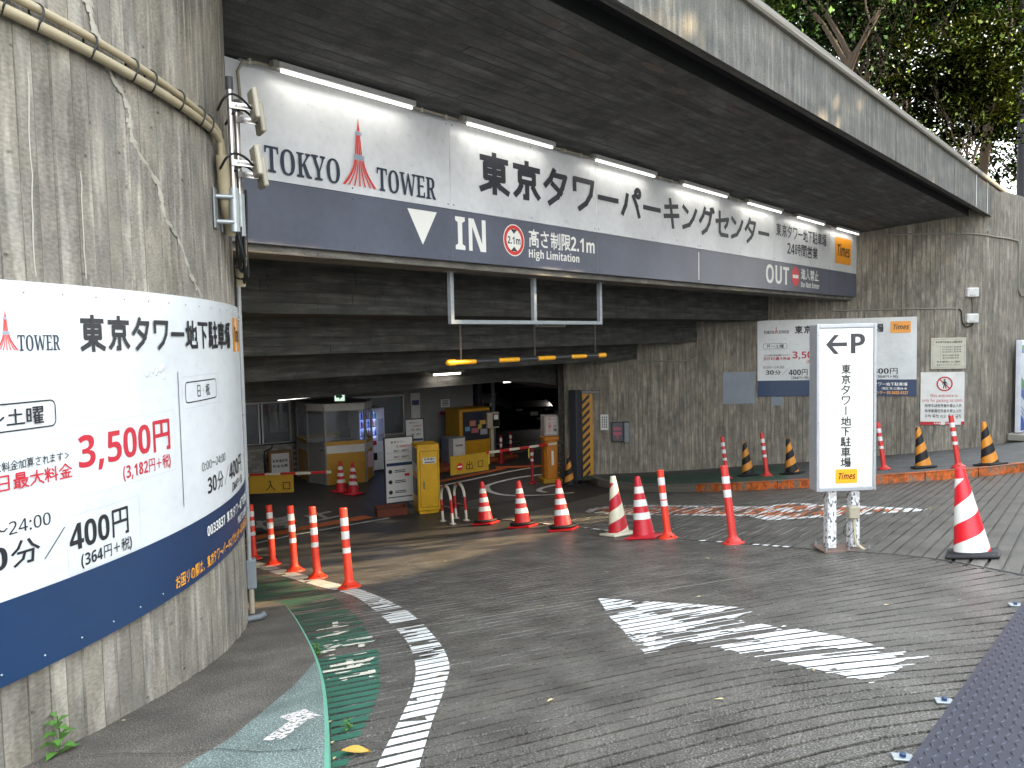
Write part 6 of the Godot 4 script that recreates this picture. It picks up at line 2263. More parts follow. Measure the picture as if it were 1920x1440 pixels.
func build_garage_things() -> void:
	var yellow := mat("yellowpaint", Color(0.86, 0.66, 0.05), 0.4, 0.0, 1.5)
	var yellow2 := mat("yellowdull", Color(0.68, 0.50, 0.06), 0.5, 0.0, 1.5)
	var greyp := mat("greypanel", Color(0.46, 0.46, 0.46), 0.5, 0.0, 1.0)
	var dark := mat("darkpanel", Color(0.07, 0.07, 0.08), 0.35)
	var white := mat("whitepanel", Color(0.78, 0.78, 0.77), 0.45, 0.0, 1.5)
	var ink := mat("inkblack", Color(0.12, 0.12, 0.13), 0.45)
	var red := mat("banred", Color(0.70, 0.13, 0.18), 0.4)
	var paper := mat("paper", Color(0.80, 0.80, 0.79), 0.7)
	var steel := mat("steel", Color(0.62, 0.60, 0.58), 0.28, 0.9)
	var alu := mat("alu", Color(0.62, 0.62, 0.62), 0.4, 0.7)
	# ---- hanging frame and height bar
	var fr := thing("hanging_frame", "grey steel frame hung under the lintel above the bar", "frame", W(7.6, 6.4, 0.24))
	var fm := mat("framepaint", Color(0.60, 0.63, 0.66), 0.5, 0.1, 4.0)
	for u in [6.09, 7.60, 9.10]:
		part(fr, "upright", bx(W(u, 6.4, 0.545), Vector3(0.055, 0.58, 0.06), 0.004), fm, true)
		part(fr, "top_plate", bx(W(u, 6.4, 0.826), Vector3(0.14, 0.012, 0.12), 0.002), fm, true)
	part(fr, "cross_bar", bx(W(7.595, 6.4, 0.235), Vector3(3.065, 0.05, 0.06), 0.004), fm, true)
	for u in [6.23, 7.60, 8.98]:
		var ch := thing("chain", "short steel chain at %s of the height bar" % ["the left end", "the middle", "the right end"][[6.23, 7.60, 8.98].find(u)], "chain", W(u, 6.4, 0.2), 0.0, "chains holding the height bar")
		var y := 0.205
		var k := 0
		while y > -0.20:
			var lk := MB.new()
			var ring_ := []
			for i in 13:
				var a := TAU * i / 12.0
				var o := Vector3(0.011 * cos(a), 0.019 * sin(a), 0) if k % 2 == 0 else Vector3(0, 0.019 * sin(a), 0.011 * cos(a))
				ring_.append(W(u, 6.4, y - 0.019) + o)
			lk.tube(ring_, 0.0032, 5, false)
			part(ch, "link", lk, mat("chainsteel", Color(0.36, 0.34, 0.32), 0.45, 0.7), true)
			y -= 0.030
			k += 1
	var bar := thing("height_bar", "yellow and black height limit bar hanging from chains", "barrier bar", W(7.6, 6.4, -0.24))
	var bxm := Basis(Vector3.BACK, -PI / 2)
	var b0 := 6.05
	var blen := 3.13
	var segs := [[0.0, 0.42, 1], [0.42, 0.83, 0], [0.83, 1.22, 1], [1.22, 1.60, 0], [1.60, 1.96, 1], [1.96, 2.33, 0], [2.33, 2.68, 1], [2.68, 2.98, 0], [2.98, 3.13, 1]]
	for q in segs:
		var m := MB.new()
		m.lathe([Vector2(0.029, q[0]), Vector2(0.029, q[1])], 16, W(b0, 6.4, -0.243), bxm)
		part(bar, "yellow_section" if q[2] == 1 else "dark_section", m, mat("baryellow", Color(0.90, 0.64, 0.07), 0.4, 0.0, 5.0) if q[2] == 1 else mat("bardark", Color(0.16, 0.165, 0.18), 0.35), true)
	for q in [[-0.02, 1], [3.15, -1]]:
		var m := MB.new()
		m.lathe([Vector2(0.0, -0.045), Vector2(0.021, -0.034), Vector2(0.036, -0.012), Vector2(0.036, 0.10), Vector2(0.030, 0.105)], 16, W(b0 + q[0], 6.4, -0.243), bxm if q[1] > 0 else Basis(Vector3.BACK, PI / 2))
		part(bar, "end_cap", m, mat("baryellow", Color(0.90, 0.64, 0.07), 0.4, 0.0, 5.0), true)
	# ---- lamps
	ceiling_lamp("lit tube lamp on the face of the lowest beam", W(11.1, 11.85, -0.62), 0.0, 0.95, 0.06)
	ceiling_lamp("unlit tube lamp on the beam behind the hanging frame", W(11.0, 8.86, 0.33), 0.0, 0.95, 0.0, false)
	ceiling_lamp("lit tube lamp hanging over the entry gate at left", W(9.3, 14.9, -1.12), 0.15, 1.25, 0.15)
	ceiling_lamp("lit tube lamp by the parked cars beyond the pay machine", W(15.0, 13.4, -1.02), 0.15, 1.2, 0.16)
	ceiling_lamp("small far tube lamp deep between the parked cars", W(27.0, 21.5, -1.0), 0.4, 1.2, 0.4)
	var ex := thing("exit_sign", "small green and white arrow sign under the garage ceiling", "sign", W(10.95, 15.6, -1.42), facing(-0.6, -0.8))
	part(ex, "case", bx(Vector3(0, 0.13, 0), Vector3(0.26, 0.26, 0.08), 0.008), mat("platewhite", Color(0.88, 0.88, 0.87), 0.35, 0.0, 1.0))
	part(ex, "hanger", bx(Vector3(0, 0.36, 0), Vector3(0.02, 0.20, 0.02), 0.002), alu)
	var m := MB.new()
	var FX := func(x, y, d): return Vector3(x, y, 0.041 + d)
	rect(m, FX, -0.12, 0.02, 0.12, 0.24, 0.001)
	part(ex, "lit_face", m, glow("exitglow", Color(0.80, 0.95, 0.85), 0.12))
	m = MB.new()
	fpoly(m, FX, [[-0.09, 0.16], [-0.01, 0.16], [-0.01, 0.21], [0.08, 0.13], [-0.01, 0.05], [-0.01, 0.10], [-0.09, 0.10]], 0.004)
	part(ex, "arrow_mark", m, mat("exitgreen", Color(0.05, 0.42, 0.22), 0.5))
	# ---- office front behind the kiosk: panels, brick dado, windows
	var A := Vector2(10.15, 18.95)
	var B := Vector2(16.6, 16.55)
	var od := (B - A).normalized()
	var olen := (B - A).length()
	var yaw := facing(od.y, -od.x)
	var of := thing("office_front", "dim white office front with a brick dado and wide windows", "building", W(A.x, A.y, FLOOR), yaw)
	# local x along the front, z towards the viewer
	var wall := MB.new()
	wall.box(Vector3(-1.8, 1.55, -0.15), Vector3(3.6, 3.1, 0.2))
	wall.box(Vector3(olen / 2, 2.42, -0.15), Vector3(olen, 0.90, 0.2))
	wall.box(Vector3(4.85, 1.5, -0.12), Vector3(0.50, 3.0, 0.22))
	wall.box(Vector3(6.0, 1.5, -0.14), Vector3(1.8, 3.0, 0.2))
	wall.box(Vector3(1.75, 1.5, -0.14), Vector3(1.0, 3.0, 0.2))
	wall.box(Vector3(olen / 2, 0.40, -0.16), Vector3(olen, 0.84, 0.2))
	part(of, "wall", wall, mat("officewall", Color(0.50, 0.50, 0.49), 0.7, 0.0, 0.8))
	var wins := [[-0.15, 0.42, true], [0.50, 1.25, false], [2.25, 4.58, true]]
	for q in wins:
		var wf := part(of, "window", bx(Vector3((q[0] + q[1]) / 2, 1.42, -0.15), Vector3(q[1] - q[0], 1.16, 0.03)), mat("roomdark", Color(0.06, 0.07, 0.09), 0.5) if q[2] else mat("roompale", Color(0.55, 0.55, 0.53), 0.7))
		var fm2 := MB.new()
		for yy in [0.85, 1.99]:
			fm2.box(Vector3((q[0] + q[1]) / 2, yy, -0.04), Vector3(q[1] - q[0] + 0.06, 0.05, 0.08), 0.005)
		for xx in [q[0], q[1]]:
			fm2.box(Vector3(xx, 1.42, -0.04), Vector3(0.05, 1.1, 0.078), 0.005)
		sub(wf, "frame", fm2, alu)
		sub(wf, "pane", bx(Vector3((q[0] + q[1]) / 2, 1.42, -0.05), Vector3(q[1] - q[0] - 0.05, 1.08, 0.006)), glass("winglass", Color(0.5, 0.55, 0.58), 0.35))
	# whiteboard seen through the pale window
	part(of, "whiteboard", bx(Vector3(0.95, 1.42, -0.115), Vector3(0.50, 0.55, 0.02), 0.004), paper)
	# brick dado, each brick a piece
	var bms := []
	for k in 3:
		bms.append(bx(Vector3.ZERO, Vector3(0.19, 0.068, 0.03), 0.005).mesh())
	var bmat := [mat("brick_a", Color(0.62, 0.61, 0.58), 0.8), mat("brick_b", Color(0.56, 0.55, 0.52), 0.8), mat("brick_c", Color(0.66, 0.65, 0.62), 0.8)]
	for row in 10:
		var x := -0.1 + (0.1 if row % 2 == 1 else 0.0)
		while x < 4.7:
			if x < 1.25 or x > 2.35:
				var br := part(of, "brick", bms[0], bmat[rng.randi() % 3])
				br.position = Vector3(x + 0.1, 0.06 + row * 0.078, -0.05 + rng.randf_range(-0.002, 0.003))
			x += 0.2
	part(of, "window_sill", bx(Vector3(0.6, 0.845, 0.0), Vector3(1.9, 0.03, 0.14), 0.004), dark)
	part(of, "window_sill", bx(Vector3(3.4, 0.845, 0.0), Vector3(2.4, 0.04, 0.12), 0.004), white)
	part(of, "wall_pipe", tb(smooth_path([Vector3(0.75, 0.82, 0.02), Vector3(0.70, 0.72, 0.03), Vector3(0.55, 0.66, 0.03), Vector3(0.52, 0.55, 0.03), Vector3(0.52, 0.0, 0.03)], 5), 0.02, 8), mat("pipedark", Color(0.22, 0.22, 0.23), 0.6))
	for k in 2:
		part(of, "vent", lt([Vector2(0.0, 0.0), Vector2(0.06, 0.002), Vector2(0.07, 0.02), Vector2(0.06, 0.03)], 16, Vector3(2.55 + k * 0.18, 0.62, 0.0)), dark)
	# poster, red arrow and leaflet on the grey wall
	var nt := thing("wall_notice", "white paper notice above the red arrow on the office wall", "notice", of.to_global(Vector3(5.95, 1.55, -0.03)), yaw)
	part(nt, "sheet", bx(Vector3(0, 0.12, 0), Vector3(0.30, 0.24, 0.006)), paper)
	m = MB.new()
	var FN := func(x, y, d): return Vector3(x, y, 0.004 + d)
	for i in 4:
		rect(m, FN, -0.10, 0.05 + i * 0.045, 0.10, 0.07 + i * 0.045, 0.002)
	part(nt, "print", m, ink)
	var ra := thing("red_arrow_sign", "dark red arrow on the office wall pointing at the window", "sign", of.to_global(Vector3(5.95, 1.28, -0.03)), yaw)
	m = MB.new()
	var FR := func(x, y, d): return Vector3(x, y, 0.004 + d)
	fpoly(m, FR, [[-0.24, 0.09], [-0.10, 0.18], [-0.10, 0.13], [0.22, 0.13], [0.22, 0.05], [-0.10, 0.05], [-0.10, 0.0]], 0.004)
	part(ra, "arrow", m, mat("arrowred", Color(0.55, 0.07, 0.09), 0.5))
	var pc := thing("wall_panel", "tall narrow white wall panel with a blue picture", "panel", of.to_global(Vector3(4.95, 1.2, 0.0)), yaw)
	part(pc, "case", bx(Vector3(0, 0.42, 0.02), Vector3(0.30, 0.84, 0.05), 0.008), white)
	part(pc, "picture", bx(Vector3(0, 0.55, 0.048), Vector3(0.22, 0.15, 0.004)), mat("picblue", Color(0.12, 0.18, 0.36), 0.4))
	# steel column and pipes right of the office
	for q in [[16.9, 16.6, 0.09, "dark steel column beside the yellow pay machine"], [17.25, 16.3, 0.05, "slim pale pipe beside the dark steel column"]]:
		var co := thing("steel_column", q[3], "column", W(q[0], q[1], FLOOR))
		part(co, "shaft", bx(Vector3(0, 1.29, 0), Vector3(q[2] * 2, 2.58, q[2] * 2), 0.01), mat("coldark", Color(0.20, 0.21, 0.24), 0.5) if q[2] > 0.06 else mat("colpale", Color(0.42, 0.43, 0.44), 0.5))
		part(co, "foot_plate", bx(Vector3(0, 0.01, 0), Vector3(q[2] * 3, 0.02, q[2] * 3), 0.003), mat("coldark", Color(0.20, 0.21, 0.24), 0.5))
	# ---- kiosk
	var ko := W(11.5, 16.6, FLOOR)
	var k := thing("attendant_kiosk", "yellow and white attendant kiosk with glazed upper half", "kiosk", ko)
	var poly := [Vector2(11.06, 17.76), Vector2(10.70, 16.70), Vector2(10.76, 16.02), Vector2(11.67, 15.57), Vector2(12.28, 16.10), Vector2(12.55, 17.5)]
	var lp := []
	for p in poly:
		lp.append(Vector2(p.x - 11.5, -(p.y - 16.6)))
	var seq := [lp[2], lp[3], lp[4], lp[5]]
	m = MB.new(); prism_wall(m, [lp[0], lp[1]] , 0.0, 0.80); prism_wall(m, [lp[2], lp[3], lp[4], lp[5], lp[0]], 0.0, 0.80)
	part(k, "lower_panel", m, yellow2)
	m = MB.new(); prism_wall(m, [lp[0], lp[1]], 0.80, 1.00); prism_wall(m, [lp[2], lp[3], lp[4], lp[5], lp[0]], 0.80, 1.00)
	part(k, "white_stripe", m, white)
	var grow := []
	for p in lp:
		grow.append(p * 1.025)
	m = MB.new(); prism_wall(m, [grow[0], grow[1]], 1.00, 1.10); prism_wall(m, [grow[2], grow[3], grow[4], grow[5], grow[0]], 1.00, 1.10)
	part(k, "yellow_ledge", m, yellow2)
	for i in 6:
		if i == 1:
			continue
		var a: Vector2 = lp[i]
		var b: Vector2 = lp[(i + 1) % 6]
		m = MB.new()
		m.quad(Vector3(a.x, 1.10, a.y), Vector3(b.x, 1.10, b.y), Vector3(b.x, 1.88, b.y), Vector3(a.x, 1.88, a.y), Vector3(a.x + b.x, 0, a.y + b.y))
		part(k, "pane", m, glass("kioskglass", Color(0.55, 0.58, 0.60), 0.30))
	for p in lp:
		part(k, "corner_post", bx(Vector3(p.x, 1.0, p.y), Vector3(0.05, 2.0, 0.05), 0.006), alu)
	m = MB.new(); prism_wall(m, [grow[0], grow[1], grow[2], grow[3], grow[4], grow[5]], 1.88, 2.06, true)
	var pv := PackedVector2Array(grow)
	m.poly(pv, func(z): return Vector3(z.x, 2.06, z.y), Vector3.UP)
	part(k, "roof_band", m, white)
	var da: Vector2 = lp[1]
	var db: Vector2 = lp[2]
	var dmid := (da + db) / 2
	var dl := (db - da).length()
	var dbas := Basis(Vector3.UP, atan2(-(db - da).y, (db - da).x))
	m = MB.new(); m.box(Vector3(dmid.x, 0.50, dmid.y), Vector3(dl - 0.06, 0.98, 0.04), 0.006, dbas)
	var door := part(k, "door", m, greyp)
	m = MB.new(); m.box(Vector3(dmid.x, 1.42, dmid.y), Vector3(dl - 0.16, 0.76, 0.012), 0.002, dbas)
	sub(door, "pane", m, glass("kioskglass", Color(0.55, 0.58, 0.60), 0.30))
	m = MB.new(); m.box(Vector3(dmid.x, 1.83, dmid.y), Vector3(dl - 0.06, 0.08, 0.04), 0.004, dbas); m.box(Vector3(dmid.x, 1.02, dmid.y), Vector3(dl - 0.05, 0.10, 0.05), 0.004, dbas)
	sub(door, "rail", m, alu)
	m = MB.new(); m.box(Vector3(dmid.x, 0.92, dmid.y) + dbas * Vector3(dl * 0.36, 0, 0.05), Vector3(0.10, 0.02, 0.03), 0.004, dbas)
	sub(door, "handle", m, steel)
	part(k, "counter", bx(Vector3(0.1, 0.98, 0.1), Vector3(1.0, 0.04, 0.7), 0.005), dark)
	part(k, "monitor", bx(Vector3(0.25, 1.18, 0.05), Vector3(0.30, 0.24, 0.05), 0.006), dark)
	part(k, "leaflet", bx(Vector3(0.42, 0.55, 0.87), Vector3(0.16, 0.42, 0.01)), mat("leafpink", Color(0.66, 0.56, 0.62), 0.7))
	# ---- vending machine
	var vf := Vector2(0.71, 0.17).normalized()
	var vyaw := facing(vf.y, -vf.x) - 0.35
	var vm := thing("vending_machine", "white drinks vending machine with lit bottle windows", "vending machine", W(12.75, 16.95, FLOOR), vyaw)
	part(vm, "cabinet", bx(Vector3(0, 0.90, 0), Vector3(0.82, 1.74, 0.62), 0.015), white)
	part(vm, "foot_plinth", bx(Vector3(0, 0.03, 0), Vector3(0.76, 0.06, 0.56), 0.004), dark)
	part(vm, "display_window", bx(Vector3(-0.13, 1.30, 0.312), Vector3(0.50, 0.72, 0.012)), glow("vendglow", Color(0.45, 0.55, 0.95), 0.14))
	for r in 3:
		var shelf := part(vm, "shelf", bx(Vector3(-0.13, 1.02 + r * 0.235, 0.325), Vector3(0.50, 0.025, 0.02), 0.002), mat("shelfblue", Color(0.10, 0.14, 0.40), 0.4))
		for c in 7:
			var bc: Color = [Color(0.8, 0.8, 0.85), Color(0.55, 0.2, 0.2), Color(0.2, 0.35, 0.6), Color(0.6, 0.55, 0.2), Color(0.25, 0.5, 0.3)][(c * 2 + r) % 5]
			sub(shelf, "bottle", lt([Vector2(0.024, 0.0), Vector2(0.026, 0.02), Vector2(0.026, 0.11), Vector2(0.011, 0.15), Vector2(0.012, 0.175), Vector2(0, 0.176)], 10, Vector3(-0.34 + c * 0.07, 1.035 + r * 0.235, 0.342)), mat("bottle%d" % ((c * 2 + r) % 5), bc, 0.3))
	part(vm, "coin_panel", bx(Vector3(0.27, 1.15, 0.316), Vector3(0.18, 0.62, 0.014), 0.003), mat("coinpanel", Color(0.55, 0.55, 0.56), 0.4))
	part(vm, "red_round_mark", lt([Vector2(0.0, 0.0), Vector2(0.07, 0.0)], 18, Vector3(0.27, 1.02, 0.326)), red)
	part(vm, "red_panel", bx(Vector3(0.02, 0.80, 0.316), Vector3(0.20, 0.12, 0.012), 0.003), mat("arrowred", Color(0.55, 0.07, 0.09), 0.5))
	part(vm, "hatch", bx(Vector3(-0.10, 0.42, 0.316), Vector3(0.46, 0.20, 0.014), 0.004), dark)
	var vl := OmniLight3D.new()
	vl.name = "display_light"
	vl.light_energy = 0.03
	vl.light_color = Color(0.6, 0.7, 1.0)
	vl.light_size = 0.2
	vl.shadow_enabled = true
	vm.add_child(vl)
	vl.position = Vector3(-0.13, 1.30, 0.5)
	# ---- pay machine
	var pm := thing("pay_machine", "tall yellow pay machine with a dark poster front", "machine", W(15.55, 15.75, FLOOR), facing(-0.25, -0.97))
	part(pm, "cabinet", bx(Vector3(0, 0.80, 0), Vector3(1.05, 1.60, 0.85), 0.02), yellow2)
	part(pm, "plinth", bx(Vector3(0, -0.002, 0), Vector3(1.0, 0.05, 0.8), 0.004), dark)
	part(pm, "front_panel", bx(Vector3(0.03, 1.10, 0.43), Vector3(0.90, 0.84, 0.02), 0.004), mat("postergrey", Color(0.16, 0.17, 0.20), 0.4))
	var pcs := [Color(0.10, 0.11, 0.20), Color(0.62, 0.42, 0.35), Color(0.70, 0.55, 0.25), Color(0.35, 0.55, 0.65), Color(0.60, 0.35, 0.38), Color(0.55, 0.55, 0.58), Color(0.66, 0.62, 0.20)]
	for i in 7:
		var c: Vector2 = [Vector2(0.05, 0.26), Vector2(-0.12, 0.05), Vector2(0.22, 0.06), Vector2(-0.30, -0.10), Vector2(-0.05, -0.16), Vector2(0.25, -0.22), Vector2(0.12, -0.06)][i]
		var z: Vector2 = [Vector2(0.34, 0.20), Vector2(0.20, 0.16), Vector2(0.20, 0.12), Vector2(0.16, 0.12), Vector2(0.24, 0.14), Vector2(0.24, 0.16), Vector2(0.12, 0.12)][i]
		part(pm, "picture", bx(Vector3(0.03 + c.x, 1.12 + c.y, 0.442 + i * 0.0006), Vector3(z.x, z.y, 0.004)), mat("pic%d" % i, pcs[i], 0.5))
	part(pm, "lower_door", bx(Vector3(0.03, 0.34, 0.43), Vector3(0.90, 0.56, 0.015), 0.004), yellow2)
	var lkr := thing("grey_locker", "grey metal locker left of the yellow pay machine", "cabinet", W(14.75, 15.55, FLOOR), facing(-0.25, -0.97))
	part(lkr, "cabinet", bx(Vector3(0, 0.42, 0), Vector3(0.55, 0.84, 0.45), 0.012), greyp)
	part(lkr, "door", bx(Vector3(0.06, 0.42, 0.226), Vector3(0.38, 0.76, 0.012), 0.004), white)
	part(lkr, "label", bx(Vector3(0.06, 0.60, 0.2335), Vector3(0.24, 0.05, 0.003)), greyp)
	# two upright information boards
	info_board("upright fare and rules board beside the yellow ticket machine", W(10.32, 12.6, FLOOR), facing(-0.35, -0.94), 0.62, 1.50, true)
	info_board("narrow white rules board in front of the office window", W(13.35, 15.6, FLOOR), facing(-0.45, -0.9), 0.48, 1.45, false)
	# ---- ticket machine and its hoops
	var tm := thing("ticket_machine", "bright yellow ticket machine with a door in its sunlit side", "machine", Wg(10.17, 11.56, -0.02), facing(-0.5, -0.866))
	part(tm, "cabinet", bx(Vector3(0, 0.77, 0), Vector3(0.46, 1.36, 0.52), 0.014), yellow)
	part(tm, "plinth", bx(Vector3(0, 0.05, 0), Vector3(0.40, 0.12, 0.46), 0.006), yellow)
	var td := part(tm, "door", bx(Vector3(0.01, 0.74, 0.262), Vector3(0.36, 1.14, 0.008), 0.003), yellow)
	sub(td, "handle", bx(Vector3(-0.10, 0.62, 0.272), Vector3(0.028, 0.16, 0.018), 0.006), steel)
	sub(td, "seam", bx(Vector3(0.01, 0.74, 0.2601), Vector3(0.374, 1.154, 0.004)), mat("seamdark", Color(0.20, 0.15, 0.04), 0.7))
	part(tm, "label", bx(Vector3(0.02, 1.12, 0.268), Vector3(0.27, 0.12, 0.003)), paper)
	m = MB.new()
	var FT := func(x, y, d): return Vector3(x, y, 0.270 + d)
	line(m, "駐車場内", FT, -0.085, 1.125, 0.048, 0.22, 10)
	rect(m, FT, -0.08, 1.075, 0.13, 1.095, 0.001)
	part(tm, "label_print", m, ink)
	# operating side looks to the left
	var ob := MB.new()
	ob.box(Vector3(-0.232, 1.20, 0), Vector3(0.02, 0.34, 0.44), 0.004)
	part(tm, "screen_panel", ob, dark)
	part(tm, "instruction_plate", bx(Vector3(-0.236, 0.98, 0), Vector3(0.014, 0.16, 0.42), 0.003), white)
	part(tm, "slot_panel", bx(Vector3(-0.234, 0.58, 0), Vector3(0.016, 0.36, 0.40), 0.004), dark)
	part(tm, "hood", bx(Vector3(-0.235, 1.40, 0), Vector3(0.05, 0.04, 0.46), 0.008), yellow)
	var base := MB.new()
	base.box(Vector3(0, -0.03, 0), Vector3(0.75, 0.08, 0.85), 0.015)
	part(tm, "concrete_base", base, conc("conc_base", Color(0.62, 0.60, 0.57)))
	var hoops := [[9.33, 10.15, 8.98, 9.55, "front red and white guard hoop by the ticket machine"], [9.62, 10.1, 9.40, 9.62, "rear red and white guard hoop by the ticket machine"]]
	var hl := [[Vector2(9.36, 10.20), Vector2(9.06, 9.62)], [Vector2(9.72, 10.22), Vector2(9.50, 9.72)]]
	for i in 2:
		var a := Wg(hl[i][0].x, hl[i][0].y)
		var b := Wg(hl[i][1].x, hl[i][1].y)
		var h := thing("guard_hoop", hoops[i][4], "barrier", (a + b) / 2, 0.0, "guard hoops by the ticket machine")
		var up := gnorm(9.3, 9.9)
		var pts := []
		var wdt := (b - a).length()
		var ax := (b - a).normalized()
		var r := wdt * 0.42
		var Ht := 0.66
		pts.append(a + up * 0.20); pts.append(a + up * 0.46)
		var arc := []
		for q in 9:
			var an := PI - PI / 2 * q / 8.0
			arc.append(a + ax * (r + r * cos(an)) + up * (Ht - r + r * sin(an)))
		for q in 9:
			var an := PI / 2 - PI / 2 * q / 8.0
			arc.append(b - ax * (r - r * cos(an)) + up * (Ht - r + r * sin(an)))
		var rr := 0.027
		var wm := mat("hoopwhite", Color(0.84, 0.82, 0.76), 0.35, 0.0, 4.0)
		var rm := mat("hoopred", Color(0.76, 0.09, 0.10), 0.35, 0.0, 4.0)
		for q in [a, b]:
			part(h, "white_foot", tb([q, q + up * 0.19], rr, 12), wm, true)
			part(h, "red_section", tb([q + up * 0.19, q + up * 0.43], rr, 12), rm, true)
			part(h, "floor_plate", lt([Vector2(0.06, 0.0), Vector2(0.058, 0.010), Vector2(0.03, 0.012)], 16, q - h.position), wm)
		part(h, "white_section", tb([a + up * 0.43] + arc.slice(0, 8), rr, 12), wm, true)
		part(h, "red_top", tb(arc.slice(7, 11), rr, 12), rm, true)
		part(h, "white_section", tb(arc.slice(10, 18) + [b + up * 0.43], rr, 12), wm, true)
		part(h, "cross_rail", tb([a + up * 0.28, b + up * 0.28], 0.014, 10), steel, true)
	# terracotta planter and kerb by the stand
	var pt := thing("planter", "dark terracotta trough beside the ticket machine", "planter", W(9.62, 12.05, FLOOR + 0.02), facing(-0.5, -0.866))
	m = MB.new()
	m.box(Vector3(0, 0.09, 0.20), Vector3(0.62, 0.18, 0.03), 0.005); m.box(Vector3(0, 0.09, -0.20), Vector3(0.62, 0.18, 0.03), 0.005)
	m.box(Vector3(0.295, 0.09, 0), Vector3(0.03, 0.18, 0.37), 0.005); m.box(Vector3(-0.295, 0.09, 0), Vector3(0.03, 0.18, 0.37), 0.005)
	part(pt, "trough", m, mat("terracotta", Color(0.42, 0.20, 0.12), 0.8, 0.0, 3.0))
	part(pt, "soil", bx(Vector3(0, 0.06, 0), Vector3(0.55, 0.12, 0.36)), mat("soil", Color(0.30, 0.27, 0.20), 0.95, 0.0, 0.5))
	# ---- barriers
	barrier("exit_barrier", "orange exit barrier with a striped arm and a yellow board", W(14.45, 11.75, FLOOR), Vector2(-0.985, 0.17), 3.05, "出口", true)
	barrier("entry_barrier", "entry barrier with a striped arm and a yellow board at left", W(6.6, 14.9, FLOOR), Vector2(0.75, -0.66), 2.95, "入口", false, 1.78)
	var tsb := thing("game_notice_box", "white box sign with red lettering on top of the exit barrier", "sign", W(14.45, 11.75, FLOOR + 1.17), facing(-0.55, -0.83))
	part(tsb, "case", bx(Vector3(0, 0.26, 0), Vector3(0.34, 0.50, 0.34), 0.008), mat("boxcream2", Color(0.70, 0.66, 0.64), 0.5))
	var FG := func(x, y, d): return Vector3(x, y, 0.171 + d)
	m = MB.new()
	rframe(m, FG, -0.15, 0.03, 0.15, 0.49, 0.01, 0.008, 0.002)
	for i in 4:
		line(m, "ーータ場"[i], FG, 0.05, 0.38 - i * 0.09, 0.075, 0.09, 11)
	part(tsb, "dark_print", m, ink)
	m = MB.new()
	for i in 4:
		line(m, "三止禁り".replace("三", "円")[i], FG, -0.08, 0.38 - i * 0.09, 0.075, 0.09, 11)
	part(tsb, "red_print", m, red)
	# card reader post
	var rd := thing("card_reader", "beige card reader box on a slim post", "reader", W(16.0, 15.2, FLOOR), facing(-0.35, -0.94))
	part(rd, "post", bx(Vector3(0, 0.50, 0), Vector3(0.10, 1.0, 0.08), 0.01), mat("antbeige", Color(0.64, 0.61, 0.54), 0.45))
	part(rd, "foot_disc", lt([Vector2(0.24, 0.0), Vector2(0.24, 0.02), Vector2(0.0, 0.03)], 20), mat("antbeige", Color(0.64, 0.61, 0.54), 0.45))
	part(rd, "case", bx(Vector3(0, 1.22, 0), Vector3(0.40, 0.46, 0.26), 0.015), mat("antbeige", Color(0.64, 0.61, 0.54), 0.45))
	part(rd, "face_plate", bx(Vector3(0.08, 1.22, 0.133), Vector3(0.21, 0.38, 0.01), 0.004), dark)
	part(rd, "display", bx(Vector3(0.08, 1.31, 0.140), Vector3(0.14, 0.14, 0.004)), paper)
	# orange island kerb under the exit lane machines
	m = MB.new()
	m.box(W(15.2, 15.55, FLOOR + 0.06), Vector3(3.3, 0.13, 1.3), 0.03)
	struct("island_kerb", m, mat("islandorange", Color(0.50, 0.24, 0.08), 0.75, 0.0, 1.2))
	# ---- column with the hazard board
	var cl := thing("steel_column", "dark steel column beside the yellow and black hazard strip", "column", W(14.75, 11.15, FLOOR))
	part(cl, "shaft", bx(Vector3(0, 1.15, 0), Vector3(0.22, 2.30, 0.22), 0.01), mat("coldark", Color(0.20, 0.21, 0.24), 0.5))
	var hz := thing("hazard_strip", "upright yellow and black striped corner guard beside the column", "guard strip", W(15.02, 10.98, FLOOR), facing(-0.744, -0.67))
	part(hz, "board", bx(Vector3(0, 1.12, 0), Vector3(0.26, 2.16, 0.03), 0.004), mat("hazyellow", Color(0.74, 0.52, 0.06), 0.5, 0.0, 2.0))
	for i in 11:
		var y := 0.02 + i * 0.19
		m = MB.new()
		var FZ := func(x, yy, d): return Vector3(x, yy, 0.0155 + d)
		var pg := Geometry2D.intersect_polygons(PackedVector2Array([Vector2(-0.13, y), Vector2(0.055, y + 0.19), Vector2(0.055, y + 0.28), Vector2(-0.13, y + 0.09)]), PackedVector2Array([Vector2(-0.13, 0.045), Vector2(0.055, 0.045), Vector2(0.055, 2.195), Vector2(-0.13, 2.195)]))
		for p in pg:
			m.poly(p, func(z): return Vector3(z.x, z.y, 0.0165), Vector3.BACK)
		if m.v.size() > 0:
			part(hz, "black_stripe", m, mat("hazblack", Color(0.05, 0.05, 0.05), 0.6))
	part(hz, "cap_box", bx(Vector3(0.08, 2.24, 0.02), Vector3(0.46, 0.07, 0.10), 0.006), greyp)
	# framed sign leaning by the entry kerb
	var es := thing("wooden_notice", "wood-framed paper notice standing by the brick wall", "notice", W(10.75, 18.15, FLOOR), facing(-0.4, -0.9))
	part(es, "frame", bx(Vector3(0, 0.36, 0), Vector3(0.62, 0.72, 0.04), 0.03), mat("woodframe", Color(0.50, 0.36, 0.18), 0.6, 0.0, 3.0))
	part(es, "sheet", bx(Vector3(0, 0.36, 0.022), Vector3(0.46, 0.56, 0.004)), paper)
	m = MB.new()
	var FE := func(x, y, d): return Vector3(x, y, 0.025 + d)
	line(m, "駐車場使用", FE, -0.20, 0.40, 0.08, 0.40, 11)
	line(m, "料金加算", FE, -0.20, 0.26, 0.08, 0.40, 11)
	part(es, "print", m, ink)
